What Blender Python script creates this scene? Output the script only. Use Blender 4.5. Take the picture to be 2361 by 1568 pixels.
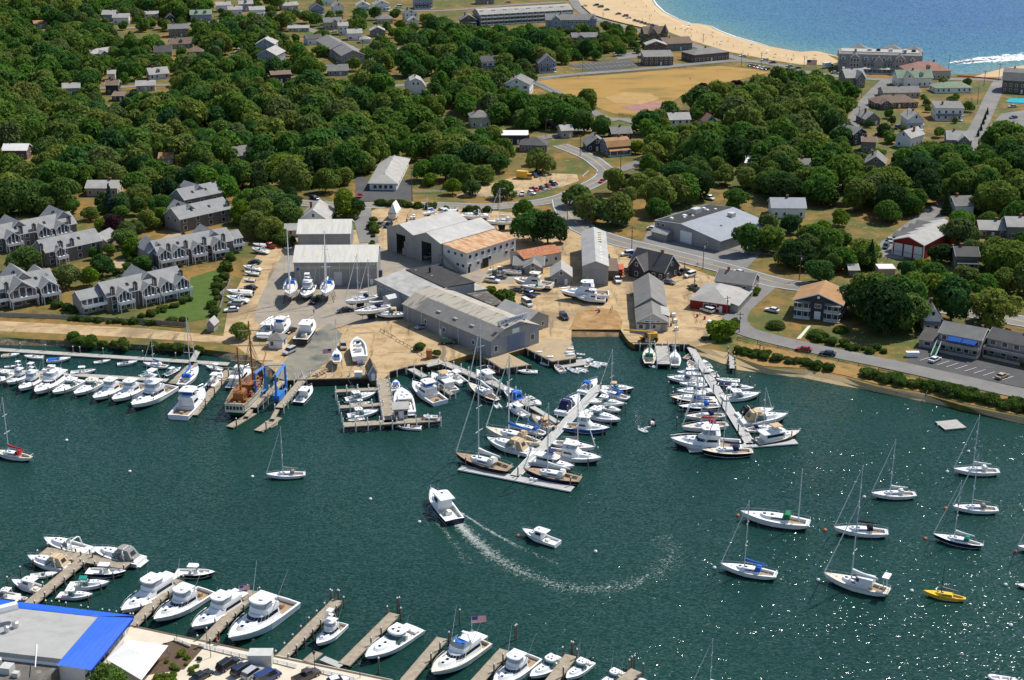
import bpy,bmesh,math,random
from mathutils import Vector,Matrix
from mathutils.geometry import tessellate_polygon
R = math.radians
rnd = random.Random(11)
for _o in list(bpy.data.objects):
 bpy.data.objects.remove(_o)
scene = bpy.context.scene
COL = scene.collection
# ---------------------------------------------------------------- camera,sky,sun,exposure
FPX,PITCH,CAMH = 3373.0,R(20.5),153.0
cam_data = bpy.data.cameras.new('camera')
cam_data.sensor_width = 36.0
cam_data.lens = FPX / 2361.0*36.0
cam_data.clip_start = 1.0
cam_data.clip_end = 12000.0
cam = bpy.data.objects.new('camera',cam_data)
COL.objects.link(cam)
cam.location = (0,0,CAMH)
cam.rotation_euler = (math.pi / 2 - PITCH,0,0)
scene.camera = cam
SUN_EL,SUN_AZ = R(52),R(50)          # azimuth measured from +Y towards +X
world = bpy.data.worlds.new('World')
scene.world = world
world.use_nodes = True
wn = world.node_tree.nodes
sky = wn.new('ShaderNodeTexSky')
sky.sky_type = 'NISHITA'
sky.sun_disc = False
sky.sun_elevation = SUN_EL
sky.sun_rotation = SUN_AZ
sky.air_density = 1.0
sky.dust_density = 0.6
world.node_tree.links.new(sky.outputs[0],wn['Background'].inputs[0])
wn['Background'].inputs[1].default_value = 0.12
sun_data = bpy.data.lights.new('sun','SUN')
sun_data.energy = 4.8
sun_data.angle = R(0.5)
sun_data.color = (1.0,0.955,0.88)
sun = bpy.data.objects.new('sun',sun_data)
COL.objects.link(sun)
sdir = Vector((math.sin(SUN_AZ)*math.cos(SUN_EL),math.cos(SUN_AZ)*math.cos(SUN_EL),math.sin(SUN_EL)))
sun.rotation_euler = sdir.to_track_quat('Z','Y').to_euler()
sun.location = (300,300,500)
vs = scene.view_settings
vs.view_transform = 'Standard'
vs.look = 'None'
vs.gamma = 1.0
vs.exposure = 0.14
vs.use_curve_mapping = False
scene.cycles.max_bounces = 5
scene.cycles.diffuse_bounces = 2
scene.cycles.glossy_bounces = 2
scene.cycles.transmission_bounces = 2
scene.cycles.transparent_max_bounces = 4
scene.cycles.use_denoising = True
scene.cycles.sample_clamp_indirect = 4.0
# ---------------------------------------------------------------- surveying: picture point at height z -> place
G = 1.5                                # level of the land above the water
SP,CP = math.sin(PITCH),math.cos(PITCH)
def P(fx,fy,z=0.0):
 u,v = (fx - 1180.5) / FPX,(fy - 784.0) / FPX
 d = (u,CP - v*SP,-SP - v*CP)
 t = (z - CAMH) / d[2]
 return Vector((d[0]*t,d[1]*t,z))
def proj(p):
 x,y,z = p[0],p[1],p[2] - CAMH
 w = y*CP - z*SP
 return (1180.5+FPX*x / w,784.0+FPX*(-y*SP - z*CP) / w)
def T(c,r):
 return lambda x,y: (c*590.25+x / 4.0,r*392.0+y / 4.0)
# ---------------------------------------------------------------- objects
def link(o,parent=None):
 COL.objects.link(o)
 if parent is not None:
  o.parent = parent
 return o
def tag(o,label=None,cat=None,group=None,kind=None):
 if label: o['label'] = label
 if cat: o['category'] = cat
 if group: o['group'] = group
 if kind: o['kind'] = kind
 return o
def thing(name,label,cat,loc=(0,0,0),rz=0.0,group=None,scale=1.0):
 o = bpy.data.objects.new(name,None)
 o.empty_display_size = 0.5
 link(o)
 o.location = loc
 o.rotation_euler = (0,0,rz)
 if scale != 1.0: o.scale = (scale,scale,scale)
 return tag(o,label,cat,group)
def ob(name,me,mat,parent=None,loc=(0,0,0),rz=0.0):
 if not me.materials: me.materials.append(None)
 o = bpy.data.objects.new(name,me)
 link(o,parent)
 o.location = loc
 if isinstance(rz,(int,float)): o.rotation_euler = (0,0,rz)
 else: o.rotation_euler = rz
 if mat is not None:
  s = o.material_slots[0]
  s.link = 'OBJECT'
  s.material = mat
 return o
class MB:
 def __init__(s): s.v = []; s.f = []
 def add(s,vs,fs):
  n = len(s.v); s.v += [tuple(a) for a in vs]; s.f += [tuple(i+n for i in f) for f in fs]; return s
 def box(s,x0,x1,y0,y1,z0,z1):
  return s.add([(x0,y0,z0),(x1,y0,z0),(x1,y1,z0),(x0,y1,z0),(x0,y0,z1),(x1,y0,z1),(x1,y1,z1),(x0,y1,z1)],
              [(3,2,1,0),(4,5,6,7),(0,1,5,4),(1,2,6,5),(2,3,7,6),(3,0,4,7)])
 def frustum(s,pa,z0,pb,z1):
  n = len(pa)
  za = z0 if isinstance(z0,(list,tuple)) else [z0]*n
  zb = z1 if isinstance(z1,(list,tuple)) else [z1]*n
  vs = [(p[0],p[1],z) for p,z in zip(pa,za)]+[(p[0],p[1],z) for p,z in zip(pb,zb)]
  fs = [(i,(i+1) % n,n+(i+1) % n,n+i) for i in range(n)]
  fs += [tuple(range(n - 1,-1,-1)),tuple(range(n,2*n))]
  return s.add(vs,fs)
 def band(s,pa,z0,pb,z1,t0,t1,off,edges):
  n = len(pa); A = [Vector((p[0],p[1],z0)) for p in pa]; B = [Vector((p[0],p[1],z1)) for p in pb]
  for i,e0,e1 in edges:
   j = (i+1) % n
   nr = (A[j] - A[i]).cross(B[i] - A[i])
   if nr.length < 1e-6: continue
   nr = nr.normalized()*off
   def q(e,t):
    a = A[i].lerp(A[j],e); b = B[i].lerp(B[j],e)
    return a.lerp(b,t)+nr
   s.add([q(e0,t0),q(e1,t0),q(e1,t1),q(e0,t1)],[(0,1,2,3)])
  return s
 def tube(s,a,b,ra,rb=None,n=6):
  a,b = Vector(a),Vector(b); rb = ra if rb is None else rb
  d = (b - a).normalized()
  u = d.cross(Vector((0,0,1)))
  if u.length < 1e-3: u = Vector((1,0,0))
  u.normalize(); w = d.cross(u)
  vs = []
  for c,r in ((a,ra),(b,rb)):
   for k in range(n):
    t = 2*math.pi*k / n
    vs.append(c+u*(r*math.cos(t))+w*(r*math.sin(t)))
  fs = [(k,n+k,n+(k+1) % n,(k+1) % n) for k in range(n)]+[tuple(range(n)),tuple(range(2*n - 1,n - 1,-1))]
  return s.add(vs,fs)
 def path(s,pts,r,n=5):
  for a,b in zip(pts,pts[1:]): s.tube(a,b,r,r,n)
  return s
 def poly(s,pts,z):
  vs = [(p[0],p[1],z) for p in pts]
  tr = tessellate_polygon([[Vector(v) for v in vs]])
  fs = []
  for a,b,c in tr:
   A,B,C = (vs[i] for i in (a,b,c))
   if (B[0]-A[0])*(C[1]-A[1]) - (B[1]-A[1])*(C[0]-A[0]) < 0: b,c = c,b
   fs.append((a,b,c))
  return s.add(vs,fs)
 def skirt(s,pts,z1,z0,closed=False):
  n = len(pts)
  for i in range(n if closed else n - 1):
   a,b = pts[i],pts[(i+1) % n]
   s.add([(a[0],a[1],z0),(b[0],b[1],z0),(b[0],b[1],z1),(a[0],a[1],z1)],[(0,1,2,3)])
  return s
 def sphere(s,c,rx,ry,rz,nu=8,nv=5):
  vs,fs = [],[]
  for j in range(nv+1):
   th = math.pi*j / nv
   for i in range(nu):
    ph = 2*math.pi*i / nu
    vs.append((c[0]+rx*math.sin(th)*math.cos(ph),c[1]+ry*math.sin(th)*math.sin(ph),c[2]+rz*math.cos(th)))
  for j in range(nv):
   for i in range(nu):
    fs.append((j*nu+i,(j+1)*nu+i,(j+1)*nu+(i+1) % nu,j*nu+(i+1) % nu))
  return s.add(vs,fs)
 def mesh(s,name,smooth=False):
  me = bpy.data.meshes.new(name)
  me.from_pydata([tuple(v) for v in s.v],[],s.f)
  if smooth: me.polygons.foreach_set('use_smooth',[True]*len(me.polygons))
  me.materials.append(None)
  me.update()
  return me
 def ob(s,name,mat,parent=None,loc=(0,0,0),rz=0.0,smooth=False):
  return ob(name,s.mesh(name,smooth),mat,parent,loc,rz)
MESH = {}
def cached(key,fn):
 if key not in MESH: MESH[key] = fn()
 return MESH[key]
def box_me(sx,sy,sz,z0=0.0):
 k = ('box',round(sx,2),round(sy,2),round(sz,2),round(z0,2))
 return cached(k,lambda: MB().box(-sx/2,sx/2,-sy/2,sy/2,z0,z0+sz).mesh('block'))
# ---------------------------------------------------------------- materials
MATS = {}
def nd(nt,typ,**kw):
 n = nt.nodes.new(typ)
 for k,v in kw.items():
  if k in n.inputs: n.inputs[k].default_value = v
  else: setattr(n,k,v)
 return n
def M(name,col,rough=0.7,var=0.16,scale=0.8,metal=0.0,bump=0.0,col2=None,local=False,streak=None,spec=0.4,coat=0.0,bscale=None,lo=.3,hi=.7):
 if name in MATS: return MATS[name]
 m = bpy.data.materials.new(name); m.use_nodes = True
 nt = m.node_tree; b = nt.nodes['Principled BSDF']; L = nt.links.new
 b.inputs['Roughness'].default_value = rough
 b.inputs['Metallic'].default_value = metal
 b.inputs['Specular IOR Level'].default_value = spec
 if coat: b.inputs['Coat Weight'].default_value = coat
 if local: src = nd(nt,'ShaderNodeTexCoord').outputs['Object']
 else: src = nd(nt,'ShaderNodeNewGeometry').outputs['Position']
 if streak:
  mp = nd(nt,'ShaderNodeMapping'); mp.inputs['Scale'].default_value = streak
  L(src,mp.inputs['Vector']); src = mp.outputs[0]
 nz = nd(nt,'ShaderNodeTexNoise',Scale=scale,Detail=5.0,Roughness=0.6)
 L(src,nz.inputs['Vector'])
 rp = nd(nt,'ShaderNodeValToRGB')
 c2 = col2 or tuple(min(1,c*(1+var)) for c in col)
 c1 = col if col2 else tuple(c*(1 - var) for c in col)
 rp.color_ramp.elements[0].position = lo; rp.color_ramp.elements[0].color = (*c1,1)
 rp.color_ramp.elements[1].position = hi; rp.color_ramp.elements[1].color = (*c2,1)
 L(nz.outputs['Fac'],rp.inputs['Fac']); L(rp.outputs[0],b.inputs['Base Color'])
 if bump:
  bz = nz
  if bscale:
   bz = nd(nt,'ShaderNodeTexNoise',Scale=bscale,Detail=3.0); L(src,bz.inputs['Vector'])
  bp = nd(nt,'ShaderNodeBump',Strength=bump,Distance=0.1)
  L(bz.outputs['Fac'],bp.inputs['Height']); L(bp.outputs[0],b.inputs['Normal'])
 MATS[name] = m
 return m
def layered(name,base,spots,rough=0.9,bump=0.15):
 """ground: base noise colour + list of (scale, lo, hi, colour, detail) layers of worn or stained patches"""
 m = M(name,base[0],rough,col2=base[1],scale=base[2],bump=bump,bscale=2.5,spec=0.15)
 nt = m.node_tree; b = nt.nodes['Principled BSDF']; L = nt.links.new
 src = nd(nt,'ShaderNodeNewGeometry').outputs['Position']
 prev = b.inputs['Base Color'].links[0].from_socket
 for k,(sc,lo,hi,colr,st) in enumerate(spots):
  mp = nd(nt,'ShaderNodeMapping'); mp.inputs['Location'].default_value = (37.0*k+5,11.0*k,3.0)
  if st: mp.inputs['Scale'].default_value = st
  L(src,mp.inputs['Vector'])
  nz = nd(nt,'ShaderNodeTexNoise',Scale=sc,Detail=6.0,Roughness=0.65); L(mp.outputs[0],nz.inputs['Vector'])
  mr = nd(nt,'ShaderNodeMapRange'); mr.inputs['From Min'].default_value = lo; mr.inputs['From Max'].default_value = hi
  L(nz.outputs['Fac'],mr.inputs['Value'])
  mx = nd(nt,'ShaderNodeMixRGB'); mx.inputs['Color2'].default_value = (*colr,1)
  L(mr.outputs[0],mx.inputs['Fac']); L(prev,mx.inputs['Color1']); prev = mx.outputs[0]
 L(prev,b.inputs['Base Color'])
 return m
def banded(m,axis,scale,amt,bump=0.3,local=True):
 """boards, seams or corrugation along one axis of an existing material"""
 nt = m.node_tree; b = nt.nodes['Principled BSDF']; L = nt.links.new
 src = nd(nt,'ShaderNodeTexCoord').outputs['Object'] if local else nd(nt,'ShaderNodeNewGeometry').outputs['Position']
 wv = nd(nt,'ShaderNodeTexWave',Scale=scale,Distortion=0.15); wv.bands_direction = axis
 wv.inputs['Detail'].default_value = 1.0
 L(src,wv.inputs['Vector'])
 prev = b.inputs['Base Color'].links[0].from_socket
 mr = nd(nt,'ShaderNodeMapRange'); mr.inputs['From Min'].default_value = 0.0; mr.inputs['From Max'].default_value = 0.35
 mr.inputs['To Min'].default_value = 1 - amt; mr.inputs['To Max'].default_value = 1.0
 L(wv.outputs['Fac'],mr.inputs['Value'])
 mx = nd(nt,'ShaderNodeMixRGB',blend_type='MULTIPLY'); mx.inputs['Fac'].default_value = 1.0
 L(prev,mx.inputs['Color1']); L(mr.outputs[0],mx.inputs['Color2']); L(mx.outputs[0],b.inputs['Base Color'])
 if bump:
  bp = nd(nt,'ShaderNodeBump',Strength=bump,Distance=0.05)
  L(wv.outputs['Fac'],bp.inputs['Height']); L(bp.outputs[0],b.inputs['Normal'])
 return m
def water_mat(name,deep,shallow,wave,rough=0.06,strength=0.5,dist=0.4,facets=(),spec=.5):
 m = bpy.data.materials.new(name); m.use_nodes = True
 nt = m.node_tree; b = nt.nodes['Principled BSDF']; L = nt.links.new
 b.inputs['Roughness'].default_value = rough
 b.inputs['IOR'].default_value = 1.33
 src = nd(nt,'ShaderNodeNewGeometry').outputs['Position']
 big = nd(nt,'ShaderNodeTexNoise',Scale=0.012,Detail=4.0); L(src,big.inputs['Vector'])
 rp = nd(nt,'ShaderNodeValToRGB')
 rp.color_ramp.elements[0].position = .35; rp.color_ramp.elements[0].color = (*deep,1)
 rp.color_ramp.elements[1].position = .68; rp.color_ramp.elements[1].color = (*shallow,1)
 L(big.outputs['Fac'],rp.inputs['Fac']); L(rp.outputs[0],b.inputs['Base Color'])
 mp = nd(nt,'ShaderNodeMapping'); mp.inputs['Rotation'].default_value = (0,0,R(-22)); mp.inputs['Scale'].default_value = (0.55,1.25,1)
 L(src,mp.inputs['Vector'])
 n1 = nd(nt,'ShaderNodeTexNoise',Scale=wave,Detail=3.0,Roughness=0.55); L(mp.outputs[0],n1.inputs['Vector'])
 n2 = nd(nt,'ShaderNodeTexNoise',Scale=wave*0.16,Detail=2.0); L(mp.outputs[0],n2.inputs['Vector'])
 ad = nd(nt,'ShaderNodeMath',operation='MULTIPLY_ADD'); ad.inputs[1].default_value = 2.2
 L(n2.outputs['Fac'],ad.inputs[0]); L(n1.outputs['Fac'],ad.inputs[2])
 bp = nd(nt,'ShaderNodeBump',Strength=strength,Distance=dist)
 L(ad.outputs[0],bp.inputs['Height'])
 # wind wavelets: each little facet of the surface has a tilt of its own
 prev = bp.outputs[0]
 gust = nd(nt,'ShaderNodeTexNoise',Scale=.035,Detail=3.0,Roughness=.6); L(mp.outputs[0],gust.inputs['Vector'])
 gm = nd(nt,'ShaderNodeMapRange'); gm.inputs['From Min'].default_value = .36; gm.inputs['From Max'].default_value = .62; gm.inputs['To Min'].default_value = .66; gm.inputs['To Max'].default_value = 1.0; L(gust.outputs['Fac'],gm.inputs['Value'])
 for k,(sc,amp) in enumerate(facets):
  vo = nd(nt,'ShaderNodeTexVoronoi',Scale=sc); L(mp.outputs[0],vo.inputs['Vector'])
  sb = nd(nt,'ShaderNodeVectorMath',operation='SUBTRACT'); sb.inputs[1].default_value = (.5,.5,.5); L(vo.outputs['Color'],sb.inputs[0])
  ml = nd(nt,'ShaderNodeVectorMath',operation='MULTIPLY'); ml.inputs[1].default_value = (amp,amp,0); L(sb.outputs[0],ml.inputs[0])
  gs = nd(nt,'ShaderNodeVectorMath',operation='SCALE'); L(ml.outputs[0],gs.inputs[0]); L(gm.outputs[0],gs.inputs['Scale'])
  add = nd(nt,'ShaderNodeVectorMath',operation='ADD'); L(prev,add.inputs[0]); L(gs.outputs[0],add.inputs[1]); prev = add.outputs[0]
 nm = nd(nt,'ShaderNodeVectorMath',operation='NORMALIZE'); L(prev,nm.inputs[0]); L(nm.outputs[0],b.inputs['Normal'])
 b.inputs['Specular IOR Level'].default_value = spec
 MATS[name] = m
 return m
WHITE = M('white gelcoat',(.80,.80,.79),.25,.03,.6,spec=.5)
CREAM = M('cream gelcoat',(.70,.64,.52),.35,.05,.6)
NAVYH = M('navy hull paint',(.012,.018,.05),.18,.1,.6)
BLACKH = M('black hull paint',(.012,.012,.016),.2,.1,.6)
BLUEH = M('blue hull paint',(.02,.10,.36),.2,.06,.6)
GREENH = M('green hull paint',(.01,.09,.06),.3,.1,.6)
YELLOWH = M('yellow hull paint',(.80,.50,.02),.3,.06,.6)
REDH = M('red hull paint',(.45,.03,.03),.3,.08,.6)
BOTTOM = M('antifouling paint',(.02,.022,.03),.8,.2,1.5)
BOTTOMR = M('red antifouling paint',(.16,.03,.02),.8,.2,1.5)
TEAK = M('teak deck',(.34,.235,.14),.7,.2,3.0)
VARN = M('varnished wood',(.33,.12,.03),.35,.2,2.0)
NONSKID = M('non skid deck',(.72,.70,.64),.7,.05,2.0)
GLASS = M('dark boat glass',(.012,.014,.018),.08,.2,.8,spec=.6)
GGLASS = M('green windscreen glass',(.05,.11,.10),.08,.2,.8,spec=.6)
METAL = M('brushed alloy',(.55,.56,.58),.35,.1,2.0,metal=.6)
ENGINE = M('black engine cowl',(.02,.022,.026),.35,.2,2.0)
RIG = M('stainless rigging',(.30,.31,.33),.4,.1,1.0,metal=.4)
CANV = {'tan': M('tan canvas',(.52,.38,.22),.9,.12,2.5,bump=.2),'blue': M('blue canvas',(.015,.13,.50),.85,.12,2.5,bump=.2),
  'navy': M('navy canvas',(.015,.022,.08),.9,.15,2.5),'teal': M('teal canvas',(.01,.20,.17),.85,.12,2.5),
  'grey': M('grey canvas',(.26,.25,.23),.9,.12,2.5),'white': M('white canvas',(.78,.77,.74),.85,.05,2.5),
  'red': M('red canvas',(.42,.02,.025),.85,.12,2.5),'black': M('black canvas',(.015,.015,.018),.9,.2,2.5),
  'green': M('green canvas',(.01,.17,.07),.85,.12,2.5)}
RUBBER = M('grey inflatable tube',(.62,.63,.64),.6,.06,2.0)
PILE = M('weathered piling',(.16,.13,.10),.9,.3,1.6,bump=.3)
CAPM = M('white piling cap',(.80,.80,.78),.5,.05,2.0)
PWHITE = M('white painted piling',(.66,.66,.64),.7,.12,1.5)
PLANK = banded(M('weathered dock planks',(.36,.30,.22),.9,.22,.9,bump=.2),'X',3.2,.35)
PLANKG = banded(M('grey dock planks',(.42,.40,.36),.9,.16,.9,bump=.2),'X',3.2,.3)
CONC = M('pale concrete float',(.42,.415,.39),.8,.1,.8,bump=.1)
TIMBER = M('dark wet timber',(.035,.028,.022),.85,.35,.9,bump=.4)
# ---------------------------------------------------------------- the setting: land,water,roads,yards
def PT(pts,z=G): return [P(x,y,z) for x,y in pts]
def struct(o): o['kind'] = 'structure'; return o
SHORE = [(-260,768),(0,778),(200,788),(420,800),(530,812),(575,822),(600,835),(625,850),(660,879),(735,876),(850,873),(872,879),(889,870),(900,859),(946,846),(985,842),
  (1035,833),(1084,817),(1100,818),(1121,829),(1158,853),(1225,843),(1172,815),(1210,804),(1273,836),(1328,828),(1317,784),(1318,758),(1428,756),(1444,780),(1450,787),(1463,795),(1590,796),
  (1603,801),(1640,806),(1678,813),(1696,826),(1771,850),(1871,855),(1946,870),(2021,891),(2133,910),(2221,935),(2361,963),(2640,1020)]
SEA = [(1380,-215),(1425,-130),(1470,-55),(1505,0),(1513,12),(1530,27),(1565,45),(1590,54),(1618,56),(1638,60),(1656,70),(1693,85),(1731,95),(1771,106),(1821,115),(1853,120),(1891,119),(1933,129),
  (1985,140),(2080,150),(2170,165),(2195,172),(2253,172),(2316,156),(2361,150),(2480,150),(2600,155)]
sh_w = PT(SHORE,G)
sea_w = PT(SEA,0)
def offset(pts,d):
 out = []
 for i,p in enumerate(pts):
  a,b = pts[max(0,i - 1)],pts[min(len(pts) - 1,i+1)]
  t = (b - a).normalized()
  out.append(p+Vector((-t.y,t.x,0))*d)
 return out
sea_in = offset(sea_w,-9.0)           # towards the land
sh_w2 = [Vector((-900,sh_w[0].y,G))]+sh_w+[Vector((900,sh_w[-1].y - 60,G))]
land_poly = sh_w2+[Vector((900,sea_in[-1].y+60,0))]+sea_in[::-1]+[Vector((sea_in[0].x - 60,4200,0)),Vector((-2600,4200,0)),Vector((-2600,1500,0)),Vector((-900,700,0))]
DRY = layered('dry grass and soil',((.285,.155,.042),(.19,.125,.04),.05),[(.045,.42,.56,(.085,.105,.028),None),(.3,.56,.75,(.34,.215,.08),None),(.12,.5,.64,(.10,.085,.03),None),(.9,.55,.7,(.15,.115,.045),None)],bump=.2)
mb = MB().poly(land_poly,G)
mb.skirt(sh_w2,G,-3.0)
struct(mb.ob('ground',DRY))
HW = water_mat('harbour water',(.0068,.0355,.0290),(.0098,.0450,.0352),1.3,.105,.22,.45,((3.6,.58),(7.0,.12)),.26)
struct(MB().poly([Vector((-1200,-300,0)),Vector((1200,-300,0)),Vector((1200,P(2361,960).y+60,0)),Vector((120,P(1180,700).y,0)),Vector((-1200,P(0,720).y,0))],0).ob('harbour_water',HW))
# open sea: the colour of the water follows its depth,i.e. the distance from the sand
SW = water_mat('sea water',(.006,.088,.225),(.008,.096,.235),.3,.3,.3,.5,((2.0,.9),),.15)
_nt = SW.node_tree; _at = nd(_nt,'ShaderNodeAttribute'); _at.attribute_name = 'shore_distance'
_rp = nd(_nt,'ShaderNodeValToRGB'); _cr = _rp.color_ramp
_cr.elements[0].position = 0; _cr.elements[0].color = (.16,.22,.17,1); _cr.elements[1].position = 1; _cr.elements[1].color = (.006,.088,.225,1)
for _p,_c in ((.04,(.10,.22,.20)),(.12,(.050,.185,.215)),(.32,(.022,.135,.225))): _e = _cr.elements.new(_p); _e.color = (*_c,1)
_nt.links.new(_at.outputs['Fac'],_rp.inputs['Fac'])
_mx = nd(_nt,'ShaderNodeMixRGB',blend_type='MIX'); _mx.inputs['Fac'].default_value = .75
_bs = _nt.nodes['Principled BSDF'].inputs['Base Color']; _nt.links.new(_bs.links[0].from_socket,_mx.inputs['Color1']); _nt.links.new(_rp.outputs[0],_mx.inputs['Color2']); _nt.links.new(_mx.outputs[0],_bs)
def shore_dist(x,y):
 d = 1e9
 for a_,b_ in zip(sea_w,sea_w[1:]):
  dx,dy = b_.x - a_.x,b_.y - a_.y; t_ = max(0,min(1,((x - a_.x)*dx+(y - a_.y)*dy) / (dx*dx+dy*dy)))
  d = min(d,math.hypot(x - a_.x - t_*dx,y - a_.y - t_*dy))
 return min(1,d / 170)
gx = [60+9*i for i in range(52)]; gy = [640+9*i for i in range(78)]
_m = MB(); _m.v = [(x,y,0) for y in gy for x in gx]; _m.f = [(j*52+i,j*52+i+1,(j+1)*52+i+1,(j+1)*52+i) for j in range(77) for i in range(51)]
_me = _m.mesh('sea'); _a = _me.attributes.new('shore_distance','FLOAT','POINT'); _a.data.foreach_set('value',[shore_dist(v[0],v[1]) for v in _m.v])
struct(ob('sea',_me,SW))
SD = water_mat('deep sea water',(.006,.088,.225),(.008,.096,.235),.3,.3,.3,.5,((2.0,.9),),.15)
struct(MB().poly(sea_in+[Vector((900,sea_in[-1].y+40,0)),Vector((4300,900,0)),Vector((4300,5000,0)),Vector((sea_w[0].x - 200,5000,0))],-.03).ob('sea',SD))
def strip_between(a,b,za,zb):
 m = MB()
 for i in range(len(a) - 1):
  m.add([(a[i].x,a[i].y,za),(a[i+1].x,a[i+1].y,za),(b[i+1].x,b[i+1].y,zb),(b[i].x,b[i].y,zb)],[(0,1,2,3)])
 return m
wob = lambda pts,d: [p+Vector((rnd.uniform(-d,d),rnd.uniform(-d,d),0)) for p in pts]
sea_mid = [v for v in sea_w[3:18]]
FOAM = M('breaking foam',(.75,.77,.78),.8,.1,1.0)
fl = []
for i,p in enumerate(sea_mid[:-4]):
 fl.append(p)
o = strip_between(offset(fl,.2),wob(offset(fl,1.1),.5),.03,.03).ob('surf_foam',FOAM); tag(o,kind='stuff')
SAND = layered('pale beach sand',((.47,.335,.18),(.56,.415,.245),.06),[(.4,.55,.75,(.38,.265,.14),None),(.08,.6,.72,(.50,.385,.24),None)],bump=.25)
sand_in = [(1300,-90),(1322,-30),(1337,15),(1355,30),(1393,45),(1430,57),(1485,67),(1543,74),(1593,93),(1680,119),(1771,137),(1846,149),(1911,150),(1936,142)]
beach = PT(sand_in,G)
sea_b = [p for p in sea_in if p.y > sea_in[17].y - 1][:18]
struct(MB().poly(beach+sea_b[::-1],G+.02).ob('beach_sand',SAND))
struct(strip_between(sea_in,sea_w,G+.02,-.15).ob('beach_sand',SAND))
# point of sand at the right
struct(MB().poly(PT([(2240,178),(2316,158),(2361,151),(2420,152),(2400,170),(2330,178)],G),G+.03).ob('beach_sand',SAND))
# natural harbour banks
BANK = layered('rocky grass bank',((.16,.12,.07),(.09,.085,.04),.5),[(.9,.5,.62,(.26,.24,.21),None),(.2,.55,.7,(.07,.09,.03),None)],bump=.6)
HSAND = layered('harbour sand',((.44,.32,.17),(.52,.39,.22),.3),[(1.2,.6,.75,(.24,.18,.10),None),(.15,.55,.7,(.36,.26,.14),None)],bump=.3)
lt = PT([(-260,768),(0,778),(200,788),(420,800),(530,812),(575,822),(600,835),(625,850),(650,872)],G)
lb = PT([(-260,796),(0,799),(150,802),(300,807),(460,815),(545,838),(575,850),(598,866),(640,884)],-.3)
struct(strip_between(lt,lb,G,-.3).ob('shore_bank',BANK))
rt = PT(SHORE[33:],G)
rb = PT([(1590,815),(1622,826),(1678,847),(1701,858),(1771,866),(1845,873),(1935,892),(2021,906),(2146,932),(2271,959),(2361,981),(2640,1040)],-.25)
rm = [a.lerp(b,.45) for a,b in zip(rt,rb)]
struct(strip_between(rt,rm,G,.55).ob('harbour_sand',HSAND))
struct(strip_between(rm,rb,.55,-.25).ob('harbour_sand',HSAND))
ALGAE = M('green weed line',(.14,.20,.03),.9,.4,.6)
gl = [a.lerp(b,.84) for a,b in zip(rm,rb)][4:9]; gh = [a.lerp(b,.70) for a,b in zip(rm,rb)][4:9]
gz = [.55+(-.8)*.84,.55+(-.8)*.70]
struct(strip_between(gh,gl,gz[1]+.012,gz[0]+.012).ob('weed_line',ALGAE))
# boat ramp in the cove
RAMP = layered('wet ramp ground',((.24,.145,.062),(.15,.095,.05),.4),[(.5,.5,.66,(.31,.19,.085),None),(.25,.55,.7,(.05,.045,.04),None)],rough=.5,bump=.3)
ra = PT([(1318,758),(1428,756)],G); rw = PT([(1316,777),(1444,776)],0); rbm = [w_+(w_ - a_)*.7 for a_,w_ in zip(ra,rw)]
struct(MB().add([ra[0],ra[1],rbm[1],rbm[0]],[(0,3,2,1)]).ob('boat_ramp',RAMP))
# foreground quay
QUAY = PT([(-300,1330),(0,1390),(303,1443),(590,1504),(700,1527),(916,1572),(1100,1613)],G)
ql = QUAY+[Vector((QUAY[-1].x,40,G)),Vector((-260,40,G))]
PAVE = layered('pale quay paving',((.42,.35,.24),(.36,.29,.19),.6),[(.2,.55,.7,(.30,.25,.17),None)],bump=.1)
struct(MB().poly(ql,G).skirt(QUAY,G,-3).ob('quay',PAVE))
struct(strip_between(QUAY,offset(QUAY,-.45),G+.22,G+.22).skirt(QUAY,G+.22,-3).skirt(offset(QUAY,-.45)[::-1],G+.22,G).ob('quay_coping',M('timber coping',(.13,.10,.07),.9,.25,1.2,bump=.2)))
ASPH = layered('worn asphalt',((.17,.165,.155),(.22,.21,.195),.12),[(.5,.58,.75,(.14,.14,.135),None),(.05,.52,.66,(.25,.235,.21),None)],bump=.06)
ASPHD = layered('dark asphalt',((.075,.075,.077),(.10,.098,.095),.15),[(.3,.6,.75,(.13,.125,.12),None)],bump=.06)
YARD = layered('dirt boatyard',((.43,.305,.165),(.50,.37,.21),.1),[(.22,.46,.66,(.33,.215,.105),None),(.9,.56,.72,(.52,.39,.22),None),(.07,.53,.66,(.27,.195,.115),None),(.35,.57,.66,(.20,.155,.10),(1,.12,1)),(.5,.58,.68,(.22,.165,.10),(.14,1,1))],bump=.25)
GREY = layered('gravelled yard',((.27,.235,.185),(.33,.285,.225),.12),[(.3,.53,.7,(.22,.20,.165),None),(.08,.56,.68,(.38,.31,.21),None)],bump=.15)
OILY = layered('oil stained concrete',((.19,.185,.15),(.27,.24,.185),.2),[(.12,.5,.68,(.10,.115,.105),None)],bump=.1)
LAWN = layered('green lawn',((.06,.105,.02),(.085,.13,.026),.4),[(.12,.55,.7,(.10,.14,.03),None)],bump=.3)
FIELD = layered('parched playing field',((.38,.225,.062),(.31,.19,.055),.05),[(.03,.5,.66,(.21,.15,.045),(1,3,1)),(.5,.6,.75,(.40,.26,.09),None)],bump=.25)
CLAY = M('faded red court',(.30,.15,.12),.9,.18,.2)
CONCG = layered('tan concrete apron',((.42,.32,.20),(.36,.275,.17),.3),[(.6,.55,.7,(.28,.22,.15),None)],bump=.1)
STONEW = M('limestone chips',(.62,.54,.42),.9,.1,.4)
_lv = [0]
def patch(name,pts,mat,z=G):
 _lv[0] += 1
 return struct(MB().poly(PT(pts,z),z+.02+.004*_lv[0]).ob(name,mat))
yard_shore = [p for p in SHORE[7:33]]
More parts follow.
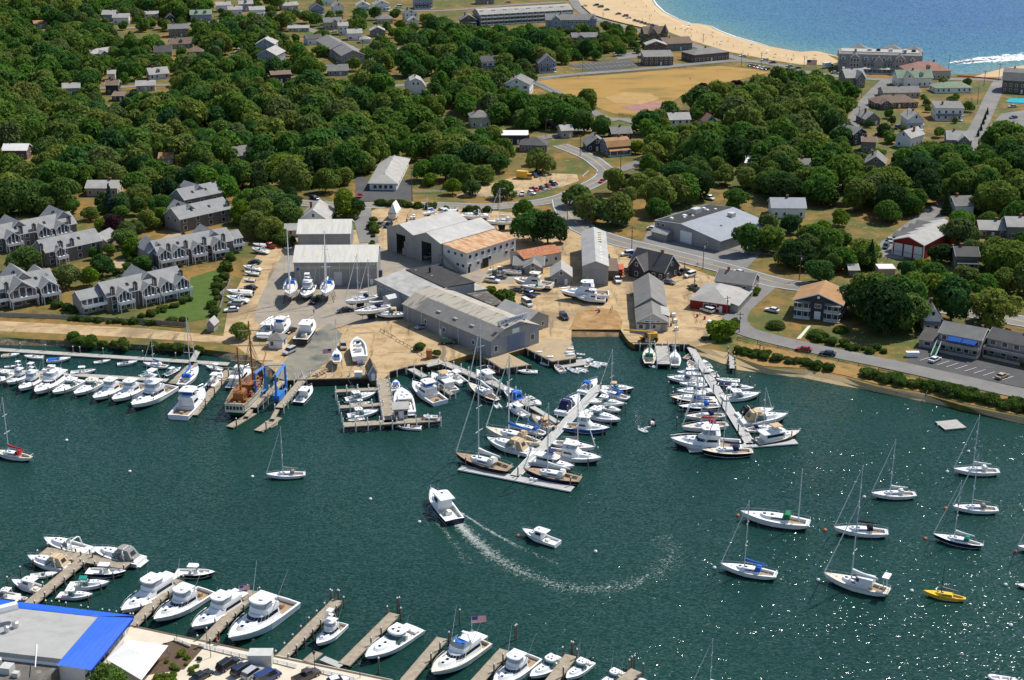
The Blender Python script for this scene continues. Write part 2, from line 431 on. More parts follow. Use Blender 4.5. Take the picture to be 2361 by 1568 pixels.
patch('boatyard',[(515,775),(528,700),(560,640),(600,575),(660,548),(830,505),(905,455),(1000,478),(1190,490),(1300,495),(1330,525),(1420,565),(1560,605),(1650,640),(1755,655),(1735,665),(1690,715),(1685,750),(1650,790),(1603,800)]+yard_shore[::-1]+[(575,822)],YARD)
patch('track',[(-40,738),(150,748),(330,757),(520,776),(575,790),(560,800),(500,790),(330,780),(150,770),(-40,762)],YARD)
patch('boatyard',[(598,690),(650,588),(830,560),(1000,600),(1190,640),(1180,655),(1080,650),(1040,690),(900,740),(700,760),(585,742)],GREY)
patch('slip_apron',[(628,868),(690,790),(760,745),(790,770),(760,830),(700,878),(664,879)],OILY)
patch('quay_apron',[(1121,829),(1158,853),(1225,843),(1172,815),(1150,822)],CONCG)
patch('quay_apron',[(1210,804),(1273,836),(1328,828),(1316,784),(1260,780),(1240,795)],CONCG)
patch('ramp_head',[(1312,760),(1330,722),(1370,708),(1420,715),(1436,740),(1432,760)],layered('rutted brown earth',((.29,.165,.065),(.38,.23,.10),.2),[(.4,.5,.66,(.20,.12,.055),None),(.15,.52,.65,(.42,.28,.14),None)]))
patch('gravel_lot',[(1040,455),(1110,430),(1185,408),(1275,400),(1330,402),(1335,418),(1290,432),(1180,452)],YARD)
patch('playing_field',[(1232,185),(1420,171),(1660,152),(1740,160),(1780,166),(1700,185),(1600,205),(1540,240),(1470,268),(1415,262),(1330,230)],FIELD)
patch('tennis_court',[(1425,247),(1512,233),(1540,240),(1482,263)],CLAY)
patch('bare_infield',[(1395,225),(1440,213),(1500,216),(1520,228),(1480,240),(1420,238)],M('worn infield soil',(.38,.235,.075),.9,.15,.2))
patch('lawn',[(352,728),(420,690),(440,640),(515,618),(520,640),(500,690),(500,730),(440,742)],LAWN)
patch('lawn',[(765,500),(820,500),(822,530),(765,535)],LAWN)
patch('lawn',[(700,75),(735,70),(780,78),(770,88),(720,85)],LAWN)
patch('lawn',[(1060,148),(1095,146),(1100,156),(1065,158)],LAWN)
patch('parking_lot',[(1305,150),(1450,137),(1490,150),(1375,166)],ASPHD)
patch('parking_lot',[(820,395),(870,430),(950,412),(952,462),(820,465)],ASPHD)
patch('parking_lot',[(2085,838),(2120,800),(2361,850),(2500,880),(2480,920)],ASPHD)
patch('parking_lot',[(2270,302),(2310,262),(2420,246),(2480,310),(2400,318)],ASPH)
patch('parking_lot',[(2015,590),(2030,560),(2150,470),(2190,465),(2185,500),(2080,600)],ASPH)
patch('parking_lot',[(1500,520),(1560,490),(1700,560),(1760,580),(1700,640),(1480,560)],ASPH)
patch('parking_lot',[(1415,125),(1490,118),(1510,128),(1425,138)],ASPH)
patch('lawn',[(1850,752),(1905,766),(1925,782),(1880,788),(1845,772)],LAWN)
patch('lawn',[(225,470),(262,468),(262,482),(222,484)],LAWN)
patch('driveway',[(300,590),(400,535),(430,545),(330,620)],CONCG)
patch('driveway',[(255,605),(315,590),(320,615),(265,630)],CONCG)
patch('dry_bank',[(1700,790),(1800,805),(1920,832),(2080,868),(2250,905),(2400,945),(2361,960),(2220,930),(2130,905),(2020,886),(1946,866),(1860,850),(1760,845),(1700,826)],layered('parched orange bank',((.33,.19,.065),(.26,.155,.055),.3),[(.25,.52,.66,(.13,.12,.04),None),(.9,.55,.7,(.38,.25,.11),None)]))
patch('garden_path',[(1836,782),(1846,782),(1870,752),(1863,752)],STONEW)
patch('restaurant_terrace',[(300,1445),(390,1462),(520,1490),(640,1512),(905,1568),(905,1700),(200,1700)],STONEW)
patch('flower_bed',[(355,1492),(400,1478),(472,1492),(425,1545),(330,1560)],M('garden soil',(.10,.065,.04),.95,.3,1.5,bump=.4))
ROADS = []
LINEY = M('yellow road paint',(.55,.36,.06),.8,.2,1.0)
LINEW = M('white road paint',(.70,.69,.66),.8,.12,1.0)
def smooth(pts,k=3):
 out = []
 n = len(pts)
 for i in range(n - 1):
  p0,p1,p2,p3 = pts[max(0,i-1)],pts[i],pts[i+1],pts[min(n-1,i+2)]
  for j in range(k):
   t = j / k
   out.append(.5*((2*p1)+(p2 - p0)*t+(2*p0 - 5*p1+4*p2 - p3)*t*t+(3*p1 - p0 - 3*p2+p3)*t**3))
 out.append(pts[-1])
 return out
def road(pts,w,mat=ASPH,centre=False,edge=False,name='road'):
 c = smooth(PT(pts))
 ROADS.append((c,w))
 _lv[0] += 1
 z = G+.02+.004*_lv[0]
 a,b = offset(c,w / 2),offset(c,-w / 2)
 o = struct(strip_between(b,a,z,z).ob(name,mat))
 for on,d,lw,m in ((centre,0.14,.08,LINEY),(centre,-0.14,.08,LINEY),(edge,w/2 - .6,.10,LINEW),(edge,-w/2+.6,.10,LINEW)):
  if on: strip_between(offset(c,d - lw),offset(c,d+lw),z+.005,z+.005).ob('road_marking',m,o)
 return o
road([(560,455),(700,469),(830,474),(1000,473),(1120,477),(1220,470),(1290,457),(1340,436),(1385,413),(1398,396),(1385,382),(1362,365),(1330,350),(1290,335)],8.5,ASPH,True,True)
road([(835,472),(836,500),(845,535),(852,560)],7)
road([(1300,460),(1310,490),(1345,527),(1420,555),(1500,575),(1590,598),(1690,624),(1790,652),(1900,668),(2100,700),(2238,721),(2361,742),(2600,785)],10.5,ASPH,True,True)
road([(1770,655),(1735,685),(1703,715),(1695,738),(1712,760),(1760,777),(1850,799),(1960,822),(2071,845),(2246,884),(2361,909),(2620,962)],7.5,ASPH)
road([(1375,400),(1430,392),(1500,365),(1570,345),(1640,330)],6)
road([(2225,360),(2240,322),(2265,275),(2290,220),(2310,185),(2330,178)],8)
road([(1960,300),(1978,262),(2005,225),(2050,182)],7)
road([(1223,186),(1305,174),(1480,160),(1680,141),(1771,146),(1850,165),(1930,176),(2060,185),(2200,183),(2350,186)],7.5)
road([(1223,186),(1280,212),(1340,245),(1400,275)],6)
road([(1300,-40),(1322,0),(1337,22),(1371,42),(1431,60),(1483,73),(1560,92),(1640,118),(1720,140)],7.5)
road([(600,30),(680,58),(745,80),(815,115),(883,147)],7)
road([(270,66),(390,60),(520,47),(700,25)],7)
road([(875,200),(950,196),(1020,190)],7)
road([(520,170),(545,130),(560,110)],7)
road([(860,20),(1000,26),(1180,12),(1300,5)],7)
road([(930,112),(860,118),(800,122)],6)
road([(1240,320),(1300,310),(1340,300),(1420,275),(1470,285)],6)
road([(40,212),(230,204),(390,196)],6)
# painted stalls
def stalls(a,b,n,ln,ang):
 pa,pb = P(*a,G),P(*b,G)
 d = (pb - pa).normalized(); nv = Vector((-d.y,d.x,0)); nv.rotate(Matrix.Rotation(ang,3,'Z'))
 _lv[0] += 1
 z = G+.05+.004*_lv[0]
 mbb = MB()
 for i in range(n):
  p = pa.lerp(pb,i / (n - 1)); q = p+nv*ln; e = d*.07
  mbb.add([(p.x-e.x,p.y-e.y,z),(p.x+e.x,p.y+e.y,z),(q.x+e.x,q.y+e.y,z),(q.x-e.x,q.y-e.y,z)],[(0,1,2,3)])
 struct(mbb.ob('parking_marking',LINEW))
stalls((1325,162),(1478,151),15,5.5,0)
stalls((1330,153),(1455,143),14,5.5,0)
stalls((2120,833),(2310,878),10,5.0,-.3)
# the crossing lines at the junction
stalls((1408,568),(1422,571),2,14,-1.1)
# ---------------------------------------------------------------- buildings: kit of parts
def roofm(name,col,var=.14): return banded(M(name,col,.9,var,.35,bump=.1,spec=.2),'Z',5.0,.12,0)
ROOF = {'grey': roofm('grey shingle roof',(.215,.205,.19)),'light': roofm('pale shingle roof',(.38,.365,.335)),'dark': roofm('dark shingle roof',(.105,.10,.098)),
  'brown': roofm('brown shingle roof',(.20,.145,.105)),'tan': roofm('tan shingle roof',(.37,.21,.10)),'green': roofm('green shingle roof',(.22,.28,.20)),'red': roofm('red tile roof',(.33,.18,.14)),
  'town': roofm('townhouse shingle roof',(.285,.283,.275)),'black': M('black tar roof',(.035,.033,.032),.9,.35,.5),'white': M('white membrane roof',(.72,.70,.66),.7,.08,.5),
  'tin': banded(M('galvanised sheet roof',(.36,.35,.33),.6,.16,.25,metal=.15,streak=(1,1,.3)),'X',2.2,.10,.15),'shed': banded(M('white sheet roof',(.62,.59,.52),.55,.12,.3,streak=(3,.4,1)),'X',1.6,.14,.2),
  'old': M('patched old roll roof',(.40,.36,.295),.9,col2=(.17,.145,.12),scale=.5,streak=(.35,1.6,1),lo=.50,hi=.66,local=True),
  'rust': M('rusting sheet roof',(.40,.17,.055),.7,col2=(.56,.40,.24),scale=.55,streak=(.5,1.5,1),lo=.38,hi=.62,local=True),
  'rust2': M('deep rust sheet roof',(.30,.085,.03),.8,col2=(.44,.19,.08),scale=1.2,lo=.35,hi=.65),
  'bgrey': M('blue grey sheet roof',(.25,.27,.295),.6,.1,.4),'corr': banded(M('stained sheet roof',(.40,.385,.35),.7,.25,.4),'X',1.5,.30,.2)}
def wallm(name,col,amt=.12,var=.1): return banded(M(name,col,.85,var,.6,bump=.05,spec=.2),'Z',3.2,amt,.1)
WALL = {'grey': wallm('grey shingle wall',(.20,.19,.18)),'white': wallm('white clapboard wall',(.72,.72,.71),.08,.04),'brown': wallm('brown shingle wall',(.155,.115,.09)),'dark': wallm('dark shingle wall',(.055,.055,.062)),
  'blue': wallm('blue grey clapboard wall',(.27,.31,.38)),'beige': wallm('beige clapboard wall',(.46,.41,.33)),'red': wallm('red board wall',(.27,.025,.022)),
  'town': wallm('weathered townhouse shingle',(.165,.14,.128)),'tgrey': wallm('weathered grey shingle',(.30,.275,.26)),
  'metal': banded(M('grey metal siding',(.30,.295,.28),.6,.12,.4,streak=(1,1,.25)),'X',1.7,.14,.2),'mblue': banded(M('blue grey metal siding',(.26,.275,.30),.6,.14,.4,streak=(1,1,.25)),'X',1.7,.14,.2),
  'mwhite': banded(M('pale metal siding',(.56,.555,.53),.6,.1,.4,streak=(1,1,.25)),'X',1.7,.14,.2)}
TRIM = M('white trim',(.78,.78,.77),.6,.04,1.0)
PANE = M('window glass',(.035,.042,.055),.12,.3,.5,spec=.6)
DOORW = M('white door',(.74,.74,.73),.6,.04,1.0)
BRICK = M('chimney brick',(.22,.09,.06),.9,.2,2.5)
PAINTED_SHADE = M('painted interior shade',(.012,.012,.013),.9,.3,.3)  # near-black colour standing in for the shade inside buildings
HVAC = M('rooftop unit metal',(.52,.51,.48),.5,.1,1.0)
SHUTTER = M('dark shutter',(.02,.025,.035),.7,.1,1.0)
KEEP,FOOT = [],[]
def profile(kind,w,rise):
 if isinstance(kind,(list,tuple)): return kind
 if kind == 'gable': return [(0,0),(.5,rise),(1,0)]
 if kind == 'gambrel': return [(0,0),(.2,rise*.68),(.5,rise),(.8,rise*.68),(1,0)]
 if kind == 'shed': return [(0,0),(1,rise)]
 if kind == 'shedb': return [(0,rise),(1,0)]
 if kind == 'salt': return [(0,0),(.35,rise),(1,-.3)]
 return [(0,0),(1,0)]
def body(p,x0,x1,y0,y1,z0,eave,rise,kind,ridge,wm,rm,o=.45,th=.16,fascia=None,gate=None):
 """one wing: wall + roof parts; ridge along local 'x' or 'y'"""
 sw = (lambda a,b,z: (a,b,z)) if ridge == 'x' else (lambda a,b,z: (b,a,z))
 a0,a1,c0,c1 = (x0,x1,y0,y1) if ridge == 'x' else (y0,y1,x0,x1)
 flip = ridge != 'x'
 w = c1 - c0
 mb = MB()
 if kind in ('hip','flat') and isinstance(kind,str):
  pr = [(c0,eave),(c1,eave)]
 else:
  pr = [(c0+u*w,eave+dz) for u,dz in profile(kind,w,rise)]
 for a in (a0,a1):
  if gate and a == a0:
   def pz(c):
    for (ca,za),(cb,zb) in zip(pr,pr[1:]):
     if ca <= c <= cb: return za+(zb - za)*(c - ca) / (cb - ca)
   d0,d1,hh = c0+gate[0]*w,c0+gate[1]*w,gate[2]
   for lo_,hi_,zb_ in ((c0,d0,z0),(d0,d1,hh),(d1,c1,z0)):
    top = [(lo_,pz(lo_))]+[(c,z) for c,z in pr if lo_ < c < hi_]+[(hi_,pz(hi_))]
    pts = [sw(a,lo_,zb_),sw(a,hi_,zb_)]+[sw(a,c,z) for c,z in reversed(top)]
    f = tuple(range(len(pts)))
    mb.add(pts,[f if not (not flip) else f[::-1]])
   continue
  pts = [sw(a,c0,z0),sw(a,c1,z0)]+[sw(a,c,z) for c,z in reversed(pr)]
  f = tuple(range(len(pts)))
  mb.add(pts,[f if (a == a1) != flip else f[::-1]])
 for c,z in (pr[0],pr[-1]):
  pts = [sw(a0,c,z0),sw(a1,c,z0),sw(a1,c,z),sw(a0,c,z)]
  f = (0,1,2,3)
  mb.add(pts,[f if (c == c0) != flip else f[::-1]])
 wall = mb.ob('wall',wm,p)
 rb = MB()
 if kind == 'flat':
  rb.box(x0 - .15,x1+.15,y0 - .15,y1+.15,eave+.003,eave+.30)
 elif kind == 'hip':
  s = rise / (min(x1 - x0,y1 - y0) / 2)
  X0,X1,Y0,Y1 = x0 - o,x1+o,y0 - o,y1+o
  e = eave - s*o
  hw,hd = (X1 - X0) / 2,(Y1 - Y0) / 2
  zr = e+s*min(hw,hd); xm,ym = (X0+X1) / 2,(Y0+Y1) / 2
  k = max(0.05,hw - hd) ; k2 = max(0.05,hd - hw)
  if hw >= hd: rg = [(xm - k,ym,zr),(xm+k,ym,zr)]
  else: rg = [(xm,ym - k2,zr),(xm,ym+k2,zr)]
  b = [(X0,Y0,e),(X1,Y0,e),(X1,Y1,e),(X0,Y1,e)]
  t = [(x,y,z+th) for x,y,z in b+rg]
  if hw >= hd: fs = [(0,1,5,4),(1,2,5),(2,3,4,5),(3,0,4)]
  else: fs = [(0,1,4),(1,2,5,4),(2,3,5),(3,0,4,5)]
  rb.add(t,fs)
  rb.add(b+t[:4],[(0,1,5,4),(1,2,6,5),(2,3,7,6),(3,0,4,7),(3,2,1,0)])
 else:
  q = list(pr)
  (ca,za),(cb,zb) = q[0],q[1]
  s = (zb - za) / (cb - ca); q[0] = (ca - o,za - s*o)
  (ca,za),(cb,zb) = q[-1],q[-2]
  s = (zb - za) / (cb - ca); q[-1] = (ca+o,za+s*o)
  n = len(q)
  lo = [(c,z+.004) for c,z in q]; hi = [(c,z+th) for c,z in q]
  ring = lo+hi[::-1]
  m = len(ring)
  vs = [sw(a0 - o,c,z) for c,z in ring]+[sw(a1+o,c,z) for c,z in ring]
  fs = [(i,m+i,m+(i+1) % m,(i+1) % m) for i in range(m)]
  for i in range(n - 1):
   j = m - 1 - i
   fs += [(i,i+1,j - 1,j),(m+j,m+j - 1,m+i+1,m+i)]
  if flip: fs = [f[::-1] for f in fs]
  rb.add(vs,fs)
  if fascia is not None:
   for a,sg in ((a0 - o,-1),(a1+o,1)):
    fb = MB()
    n_ = len(q)
    vs_ = [sw(a+sg*dd,c,z - .14) for dd in (.004,.05) for c,z in q]+[sw(a+sg*dd,c,z+th+.01) for dd in (.004,.05) for c,z in q]
    for i_ in range(n_ - 1):
     for A_,B_ in ((0,2*n_),(n_,3*n_),(0,n_),(2*n_,3*n_)):
      fb.add([],[])
      fb.f.append((A_+i_,A_+i_+1,B_+i_+1,B_+i_))
    fb.v = [tuple(v_) for v_ in vs_]
    fb.ob('rake_trim',fascia,p)
 roof = rb.ob('roof',rm,p)
 return wall,roof
FACE = {'f': 0.0,'b': math.pi,'l': -math.pi / 2,'r': math.pi / 2}
def at_face(face,u,z,x0,x1,y0,y1,off=0.0):
 if face == 'f': return (x0+u*(x1 - x0),y0 - off,z)
 if face == 'b': return (x0+u*(x1 - x0),y1+off,z)
 if face == 'l': return (x0 - off,y0+u*(y1 - y0),z)
 return (x1+off,y0+u*(y1 - y0),z)
def window(p,face,u,z,w,h,B,frame=TRIM,pane=PANE,name='window',shut=False):
 o = ob(name,box_me(w+.26,.10,h+.26,-(h+.26) / 2),frame,p,at_face(face,u,z,*B,off=.03),FACE[face])
 ob('pane',box_me(w,.05,h,-h / 2),pane,o,(0,-.06,0))
 if shut:
  for s in (-1,1): ob('shutter',box_me(.4,.05,h+.1,-(h+.1) / 2),SHUTTER,o,(s*(w / 2+.34),-.03,0))
 return o
def door(p,face,u,w,h,B,mat=DOORW,z0=0.0,name='door'):
 return ob(name,box_me(w,.10,h,0),mat,p,at_face(face,u,z0+.02,*B,off=.04),FACE[face])
def chimney(p,x,y,z0,z1,w=.8,mat=BRICK):
 o = MB().box(x - w/2,x+w/2,y - w/2,y+w/2,z0,z1).ob('chimney',mat,p)
 MB().box(x - w*.62,x+w*.62,y - w*.62,y+w*.62,z1 - .25,z1 - .05).ob('chimney_cap',mat,o)
 return o
def dormer(p,x,y,z,w,h,d,wm,rm,face='f'):
 sg = 1 if face == 'f' else -1
 o = MB().frustum([(x-w/2,y),(x+w/2,y),(x+w/2,y+sg*d),(x-w/2,y+sg*d)][::sg],z,[(x-w/2,y),(x+w/2,y),(x+w/2,y+sg*d),(x-w/2,y+sg*d)][::sg],z+h).ob('dormer',wm,p)
 r = MB()
 ya,yb = y - sg*.2,y+sg*d
 q = [(x-w/2-.2,z+h-.05),(x,z+h+.5*w*.75),(x+w/2+.2,z+h-.05)]
 vs = [(c,ya,zz) for c,zz in q]+[(c,yb,zz) for c,zz in q]+[(c,ya,zz+.12) for c,zz in q]+[(c,yb,zz+.12) for c,zz in q]
 fs = [(6,7,10,9),(7,8,11,10),(0,1,7,6),(1,2,8,7),(0,6,9,3),(2,5,11,8)]
 r.add(vs,fs+[f[::-1] for f in fs]).ob('dormer_roof',rm,o)
 tri = MB().add([(x-w/2,y-sg*.01,z+h),(x+w/2,y-sg*.01,z+h),(x,y-sg*.01,z+h+.5*w*.7)],[(0,1,2),(2,1,0)]).ob('dormer_gable',wm,o)
 f = ob('window',box_me(w*.6+.2,.08,h*.75,-h*.375),TRIM,o,(x,y - sg*.05,z+h*.55))
 ob('pane',box_me(w*.6,.05,h*.6,-h*.3),PANE,f,(0,-sg*.04,0))
 return o
def porch(p,x0,x1,y0,d,h,rm,mat=TRIM):
 o = MB().box(x0,x1,y0 - d,y0 - .02,.1,.45).ob('porch',mat,p)
 r = MB().add([(x0-.2,y0-d-.2,h-.25),(x1+.2,y0-d-.2,h-.25),(x1+.2,y0-.02,h+.35),(x0-.2,y0-.02,h+.35),(x0-.2,y0-d-.2,h-.4),(x1+.2,y0-d-.2,h-.4),(x1+.2,y0-.02,h+.2),(x0-.2,y0-.02,h+.2)],
  [(0,1,2,3),(7,6,5,4),(0,4,5,1),(1,5,6,2),(3,7,4,0)]).ob('porch_roof',rm,o)
 n = max(2,int((x1 - x0) / 2.6)+1)
 for i in range(n):
  x = x0+.15+(x1 - x0 - .3)*i / (n - 1)
  ob('porch_post',box_me(.2,.2,h - .8,.45),mat,o,(x,y0 - d+.2,0))
 return o
def frame_at(A,B,z=G):
 a,b = P(*A,z),P(*B,z)
 d = b - a
 return a,d.length,math.atan2(d.y,d.x)
def register(root_loc,rz,W,D,zt,keep=True,x0=0,y0=0,frac=.8):
 FOOT.append((root_loc.copy(),rz,x0,W,y0,D))
 if not keep: return
 pts = []
 for x in (x0,W):
  for y in (y0,D):
   q = Vector((x,y,0)); q.rotate(Matrix.Rotation(rz,3,'Z')); q += root_loc
   for z in (G,G+zt): pts.append(proj((q.x,q.y,z)))
 xs,ys = [a for a,b in pts],[b for a,b in pts]
 near = min((root_loc+Matrix.Rotation(rz,3,'Z') @ Vector((x,y,0))).y for x in (x0,W) for y in (y0,D))
 KEEP.append((min(xs),min(ys),max(xs),min(ys)+(max(ys) - min(ys))*frac,near))
def H(t,ax,ay,bx,by,depth,eave,rise,kind,wall,roof,label,ridge='x',name='house',cat='house',cols=None,chim=1,por=0,dorm=0,shut=False,group=None,keep=.62,fasc=True,wins=True,cross=None):
 A,B = t(ax,ay),t(bx,by)
 a,W,rz = frame_at(A,B)
 p = thing(name,label,cat,a,rz,group)
 register(a,rz,W,depth,eave+rise,True,frac=keep)
 wm,rm = WALL[wall],ROOF[roof]
 body(p,0,W,0,depth,0,eave,rise,kind,ridge,wm,rm,fascia=TRIM if fasc and kind in ('gable','gambrel') else None)
 Bd = (0,W,0,depth)
 if wins:
  nf = max(1,int(eave / 2.6))
  for f in range(nf):
   z = 1.55+f*2.65
   for face,n in (('f',cols or max(2,int(W / 2.7))),('l',max(1,int(depth / 3.6))),('r',max(1,int(depth / 3.6)))):
    for i in range(n):
     u = (i+.5) / n
     if f == 0 and face == 'f' and i == n // 2 and not por: door(p,'f',u,1.0,2.1,Bd); continue
     window(p,face,u,z,.95,1.3,Bd,shut=shut and face == 'f')
  if kind in ('gable','gambrel') and rise > 2.0:
   for face in (('l','r') if ridge == 'x' else ('f',)):
    if kind == 'gambrel':
     for u in (.38,.62): window(p,face,u,eave+rise*.35,.9,1.2,Bd)
    else: window(p,face,.5,eave+rise*.38,.9,1.2,Bd)
 if por: porch(p,.2,W - .2,0,por,2.9,rm)
 if chim and kind != 'flat': chimney(p,W*rnd.choice((.3,.5,.7)),depth*.5+.3,eave,eave+rise+1.1)
 if dorm:
  for i in range(dorm):
   dormer(p,W*(i+.7) / (dorm+.4),depth*.12,eave+rise*.2,1.7,1.3,depth*.3,wm,rm)
 if cross:
  cx,cw,cd,cr = cross
  body(p,W*cx - cw/2,W*cx+cw/2,-cd,depth*.5,0,eave+.02,cr,'gable','y',wm,rm,fascia=TRIM)
  for f in range(max(1,int(eave / 2.6))): window(p,'f',.5,1.55+f*2.65,1.1,1.3,(W*cx - cw/2,W*cx+cw/2,-cd,0))
  window(p,'f',.5,eave+cr*.35,.9,1.1,(W*cx - cw/2,W*cx+cw/2,-cd,0))
 return p
t00,t10,t20,t30 = T(0,0),T(1,0),T(2,0),T(3,0)
t01,t11,t21,t31 = T(0,1),T(1,1),T(2,1),T(3,1)
t02,t12,t22,t32 = T(0,2),T(1,2),T(2,2),T(3,2)
t03,t13,t23,t33 = T(0,3),T(1,3),T(2,3),T(3,3)
# --- the wooded neighbourhood,upper left
H(t00,945,200,1060,200,9,5,2.4,'gable','blue','light','tall blue grey house with pale roof behind a lower white one, far upper left')
H(t00,1045,224,1190,222,8,4.6,2.2,'gable','white','light','white house with pale roof and a row of windows above the far left street')
H(t00,318,258,440,252,8,3,1.4,'gable','beige','tan','small tan cottage almost lost in trees, farthest left',chim=0)
H(t00,1762,202,1955,196,9,5,2.6,'gable','blue','green','blue grey house with a long green roof beside the far street',dorm=2)
H(t00,1560,346,1745,340,9,5.6,2.4,'gable','grey','grey','two storey grey house with white stairs above a brown roofed house')
H(t00,1575,452,1780,442,9,3,3,'gable','beige','brown','low house with brown roof and white shed dormer, in front of the grey one',dorm=1)
H(t00,1430,527,1585,522,9,3,3.2,'gable','grey','dark','dark roofed house with two small skylights among the trees')
H(t00,1730,522,1880,520,10,3,2.6,'hip','brown','brown','house with reddish brown hip roof beside a pale green tree')
H(t00,1385,737,1560,722,8,3,3,'gable','white','light','white cape cottage with gabled dormer and pale roof in the left wood',dorm=1)
H(t00,850,542,1075,512,8,2.8,2.2,'gable','beige','light','rambling low house with pale roofs half hidden by the left wood',cross=(.4,5,3,1.6))
H(t00,585,882,740,876,7,4,2,'gable','blue','light','small blue house with white roof edge at the left of the wood')
H(t00,980,872,1095,870,8,5,1.8,'gable','dark','brown','dark house with brown roof and white balcony in the left wood')
H(t00,1035,936,1140,935,7,2.8,.8,'shed','dark','brown','low brown shed roofed outbuilding with a white dish in the wood',chim=0,name='outbuilding',cat='outbuilding')
H(t00,1260,842,1430,836,8,3,2,'gable','beige','light','bungalow with pale grey roof beside the sunlit lane in the wood')
H(t00,1000,748,1065,746,7,4,1.5,'gable','white','light','narrow white house end among dark trees in the left wood')
H(t00,30,1472,250,1472,8,4.2,2,'gable','brown','white','barn like brown house with near white roof at the left edge',chim=0)
H(t00,1470,1520,1590,1518,7,2.8,1.8,'gable','beige','tan','cottage with tan roof and brick chimney sunk in the left wood')
H(t00,2185,1532,2385,1502,9,4.5,3,'gable','blue','grey','grey gabled house peering out at the right edge of the left wood')
H(t00,2000,114,2130,110,8,5,2,'gable','white','light','white house in the far left row, leftmost of four')
H(t00,2110,142,2235,138,7,4,2,'gable','white','light','white house in the far left row, in front of the leftmost')
H(t00,2210,106,2335,102,8,5.4,2,'gable','blue','light','blue sided house in the far left row with a wide dormer',dorm=1)
H(t00,2310,158,2445,152,8,5,2,'gable','white','light','white house in the far left row, rightmost with a porch',por=1.8)
H(t00,1535,203,1612,200,7,3,2.6,'gable','dark','dark','tiny dark gabled cottage by the far left street',ridge='y')
H(t00,1335,165,1460,162,7,2.6,1.6,'gable','white','light','low white roofed bungalow behind the bright green tree')
H(t10,240,97,390,88,7,3.4,2,'gable','beige','light','pale cottage at the left of the far upper row')
H(t10,505,142,630,137,8,4.8,3.4,'gable','blue','dark','dark roofed gable house with white porch in the far upper row',ridge='y',por=1.8)
H(t10,625,46,720,43,8,5,2.4,'gable','white','light','white house at the top edge behind the dark gabled one')
H(t10,715,124,815,120,9,5,3,'gable','white','light','white gable fronted house with red steps in the far upper row',ridge='y')
H(t10,930,110,1050,107,9,4.6,2.8,'gable','white','light','cream gable house with black shutters in the far upper row',ridge='y',shut=True,por=1.5)
H(t10,1095,107,1235,102,9,5,3,'gable','white','light','white gable house with deep pillared porch near the camper',ridge='y',por=2)
H(t10,1460,84,1630,80,10,7.6,1.8,'hip','blue','dark','tall three storey blue grey house at the top edge with porch',por=2)
H(t10,2040,42,2195,38,9,4.6,2,'gable','grey','grey','long grey house with white windows cut by the top edge')
H(t10,635,270,795,264,9,4.6,2.6,'gable','beige','grey','cream house with grey roof and small gable behind the hedges',cross=(.6,4.5,1.2,1.8))
H(t10,765,324,850,322,8,6,2,'gable','white','light','tall narrow white house beside the diagonal street')
H(t10,850,374,980,370,8,4.6,2.2,'gable','white','light','white house with dark shutters and lit entry porch on the diagonal street',shut=True)
H(t10,1055,340,1190,337,8,4,2.4,'gable','grey','light','grey gable cottage right of the shuttered white house',ridge='y')
H(t10,960,399,1055,397,6,2.6,1.6,'hip','white','light','white garage with pale hip roof beside parked cars',name='garage',cat='garage',chim=0)
H(t10,1120,222,1265,217,9,3.4,2.6,'hip','beige','grey','house with grey hip roof left of a taller white house, near the hedges')
H(t10,1378,197,1490,192,9,5.4,2.6,'gable','white','grey','tall white gable house with brick chimney amid the upper gardens',ridge='y')
H(t10,1410,232,1500,229,7,3,2.4,'gable','white','light','small white gabled annex in front of the tall white house',ridge='y',chim=0)
H(t10,300,297,490,292,7,2.6,1.2,'gable','beige','light','long low house with pale roof at the upper left of the diagonal street',chim=0)
H(t10,480,417,610,407,8,4,2,'gable','white','dark','white walled building with dark roof left of the grey row houses')
for k,(ax,ay,bx,by) in enumerate(((560,452,690,535),(692,520,792,598))):
 H(t10,ax,ay,bx,by,14,5.4,3,'gable','beige' if k == 0 else 'tgrey','grey',('upper' if k == 0 else 'lower')+' half of the grey row houses along the diagonal street',name='row_house',cat='row house',group='row houses on the diagonal street',chim=0)
H(t10,14,598,192,604,16,6,3.2,'gable','blue','light','front one of two blue grey stepped gable houses by a big tree',ridge='y',cols=3)
H(t10,2,520,178,520,14,7.4,3.4,'gable','blue','light','rear one of two blue grey stepped gable houses by a big tree',ridge='y',cols=3)
H(t10,150,768,325,758,9,4.6,1.4,'gable','dark','brown','square dark house with flat brown roof beside a purple tree')
H(t10,665,700,850,694,9,2.8,2.8,'gable','blue','grey','grey gable roof just above the central wood')
H(t10,1385,868,1565,864,11,4,4.4,'gambrel','white','light','white barn shaped gambrel house at the edge of the central wood',ridge='y')
H(t10,1890,243,2035,240,10,4.6,3.2,'gable','brown','grey','dark brown gable house with white porch left of the long motel',ridge='y',por=2)
H(t10,1985,1178,2165,1172,10,5,2.4,'hip','beige','grey','square house with grey hip roof above the central wood')
H(t10,2085,664,2240,658,10,6,2.4,'gable','white','dark','white house with dark roof and three upper windows, left of the field',shut=True,por=1.6)
H(t10,2285,872,2522,880,13,5.8,3.2,'gable','white','grey','white house with tall chimney at the field corner',ridge='y',cols=3,shut=True)
H(t20,245,668,410,664,12,5.4,4.6,'gable','blue','grey','blue victorian gable house with white porch facing the road by the field',ridge='y',por=2.2,cols=3)
H(t20,560,388,790,384,10,3,2.2,'gable','grey','grey','low grey cottage group behind the big inn, among trees',cross=(.3,5,2,1.8))
H(t20,1410,472,1660,458,12,4.4,3,'gable','grey','brown','long shingled building with brown roof behind the turreted house')
H(t20,1218,606,1486,602,12,5.2,1.6,'shed','brown','grey','shingled three storey building with stepped roofs beside the striped car park',chim=0)
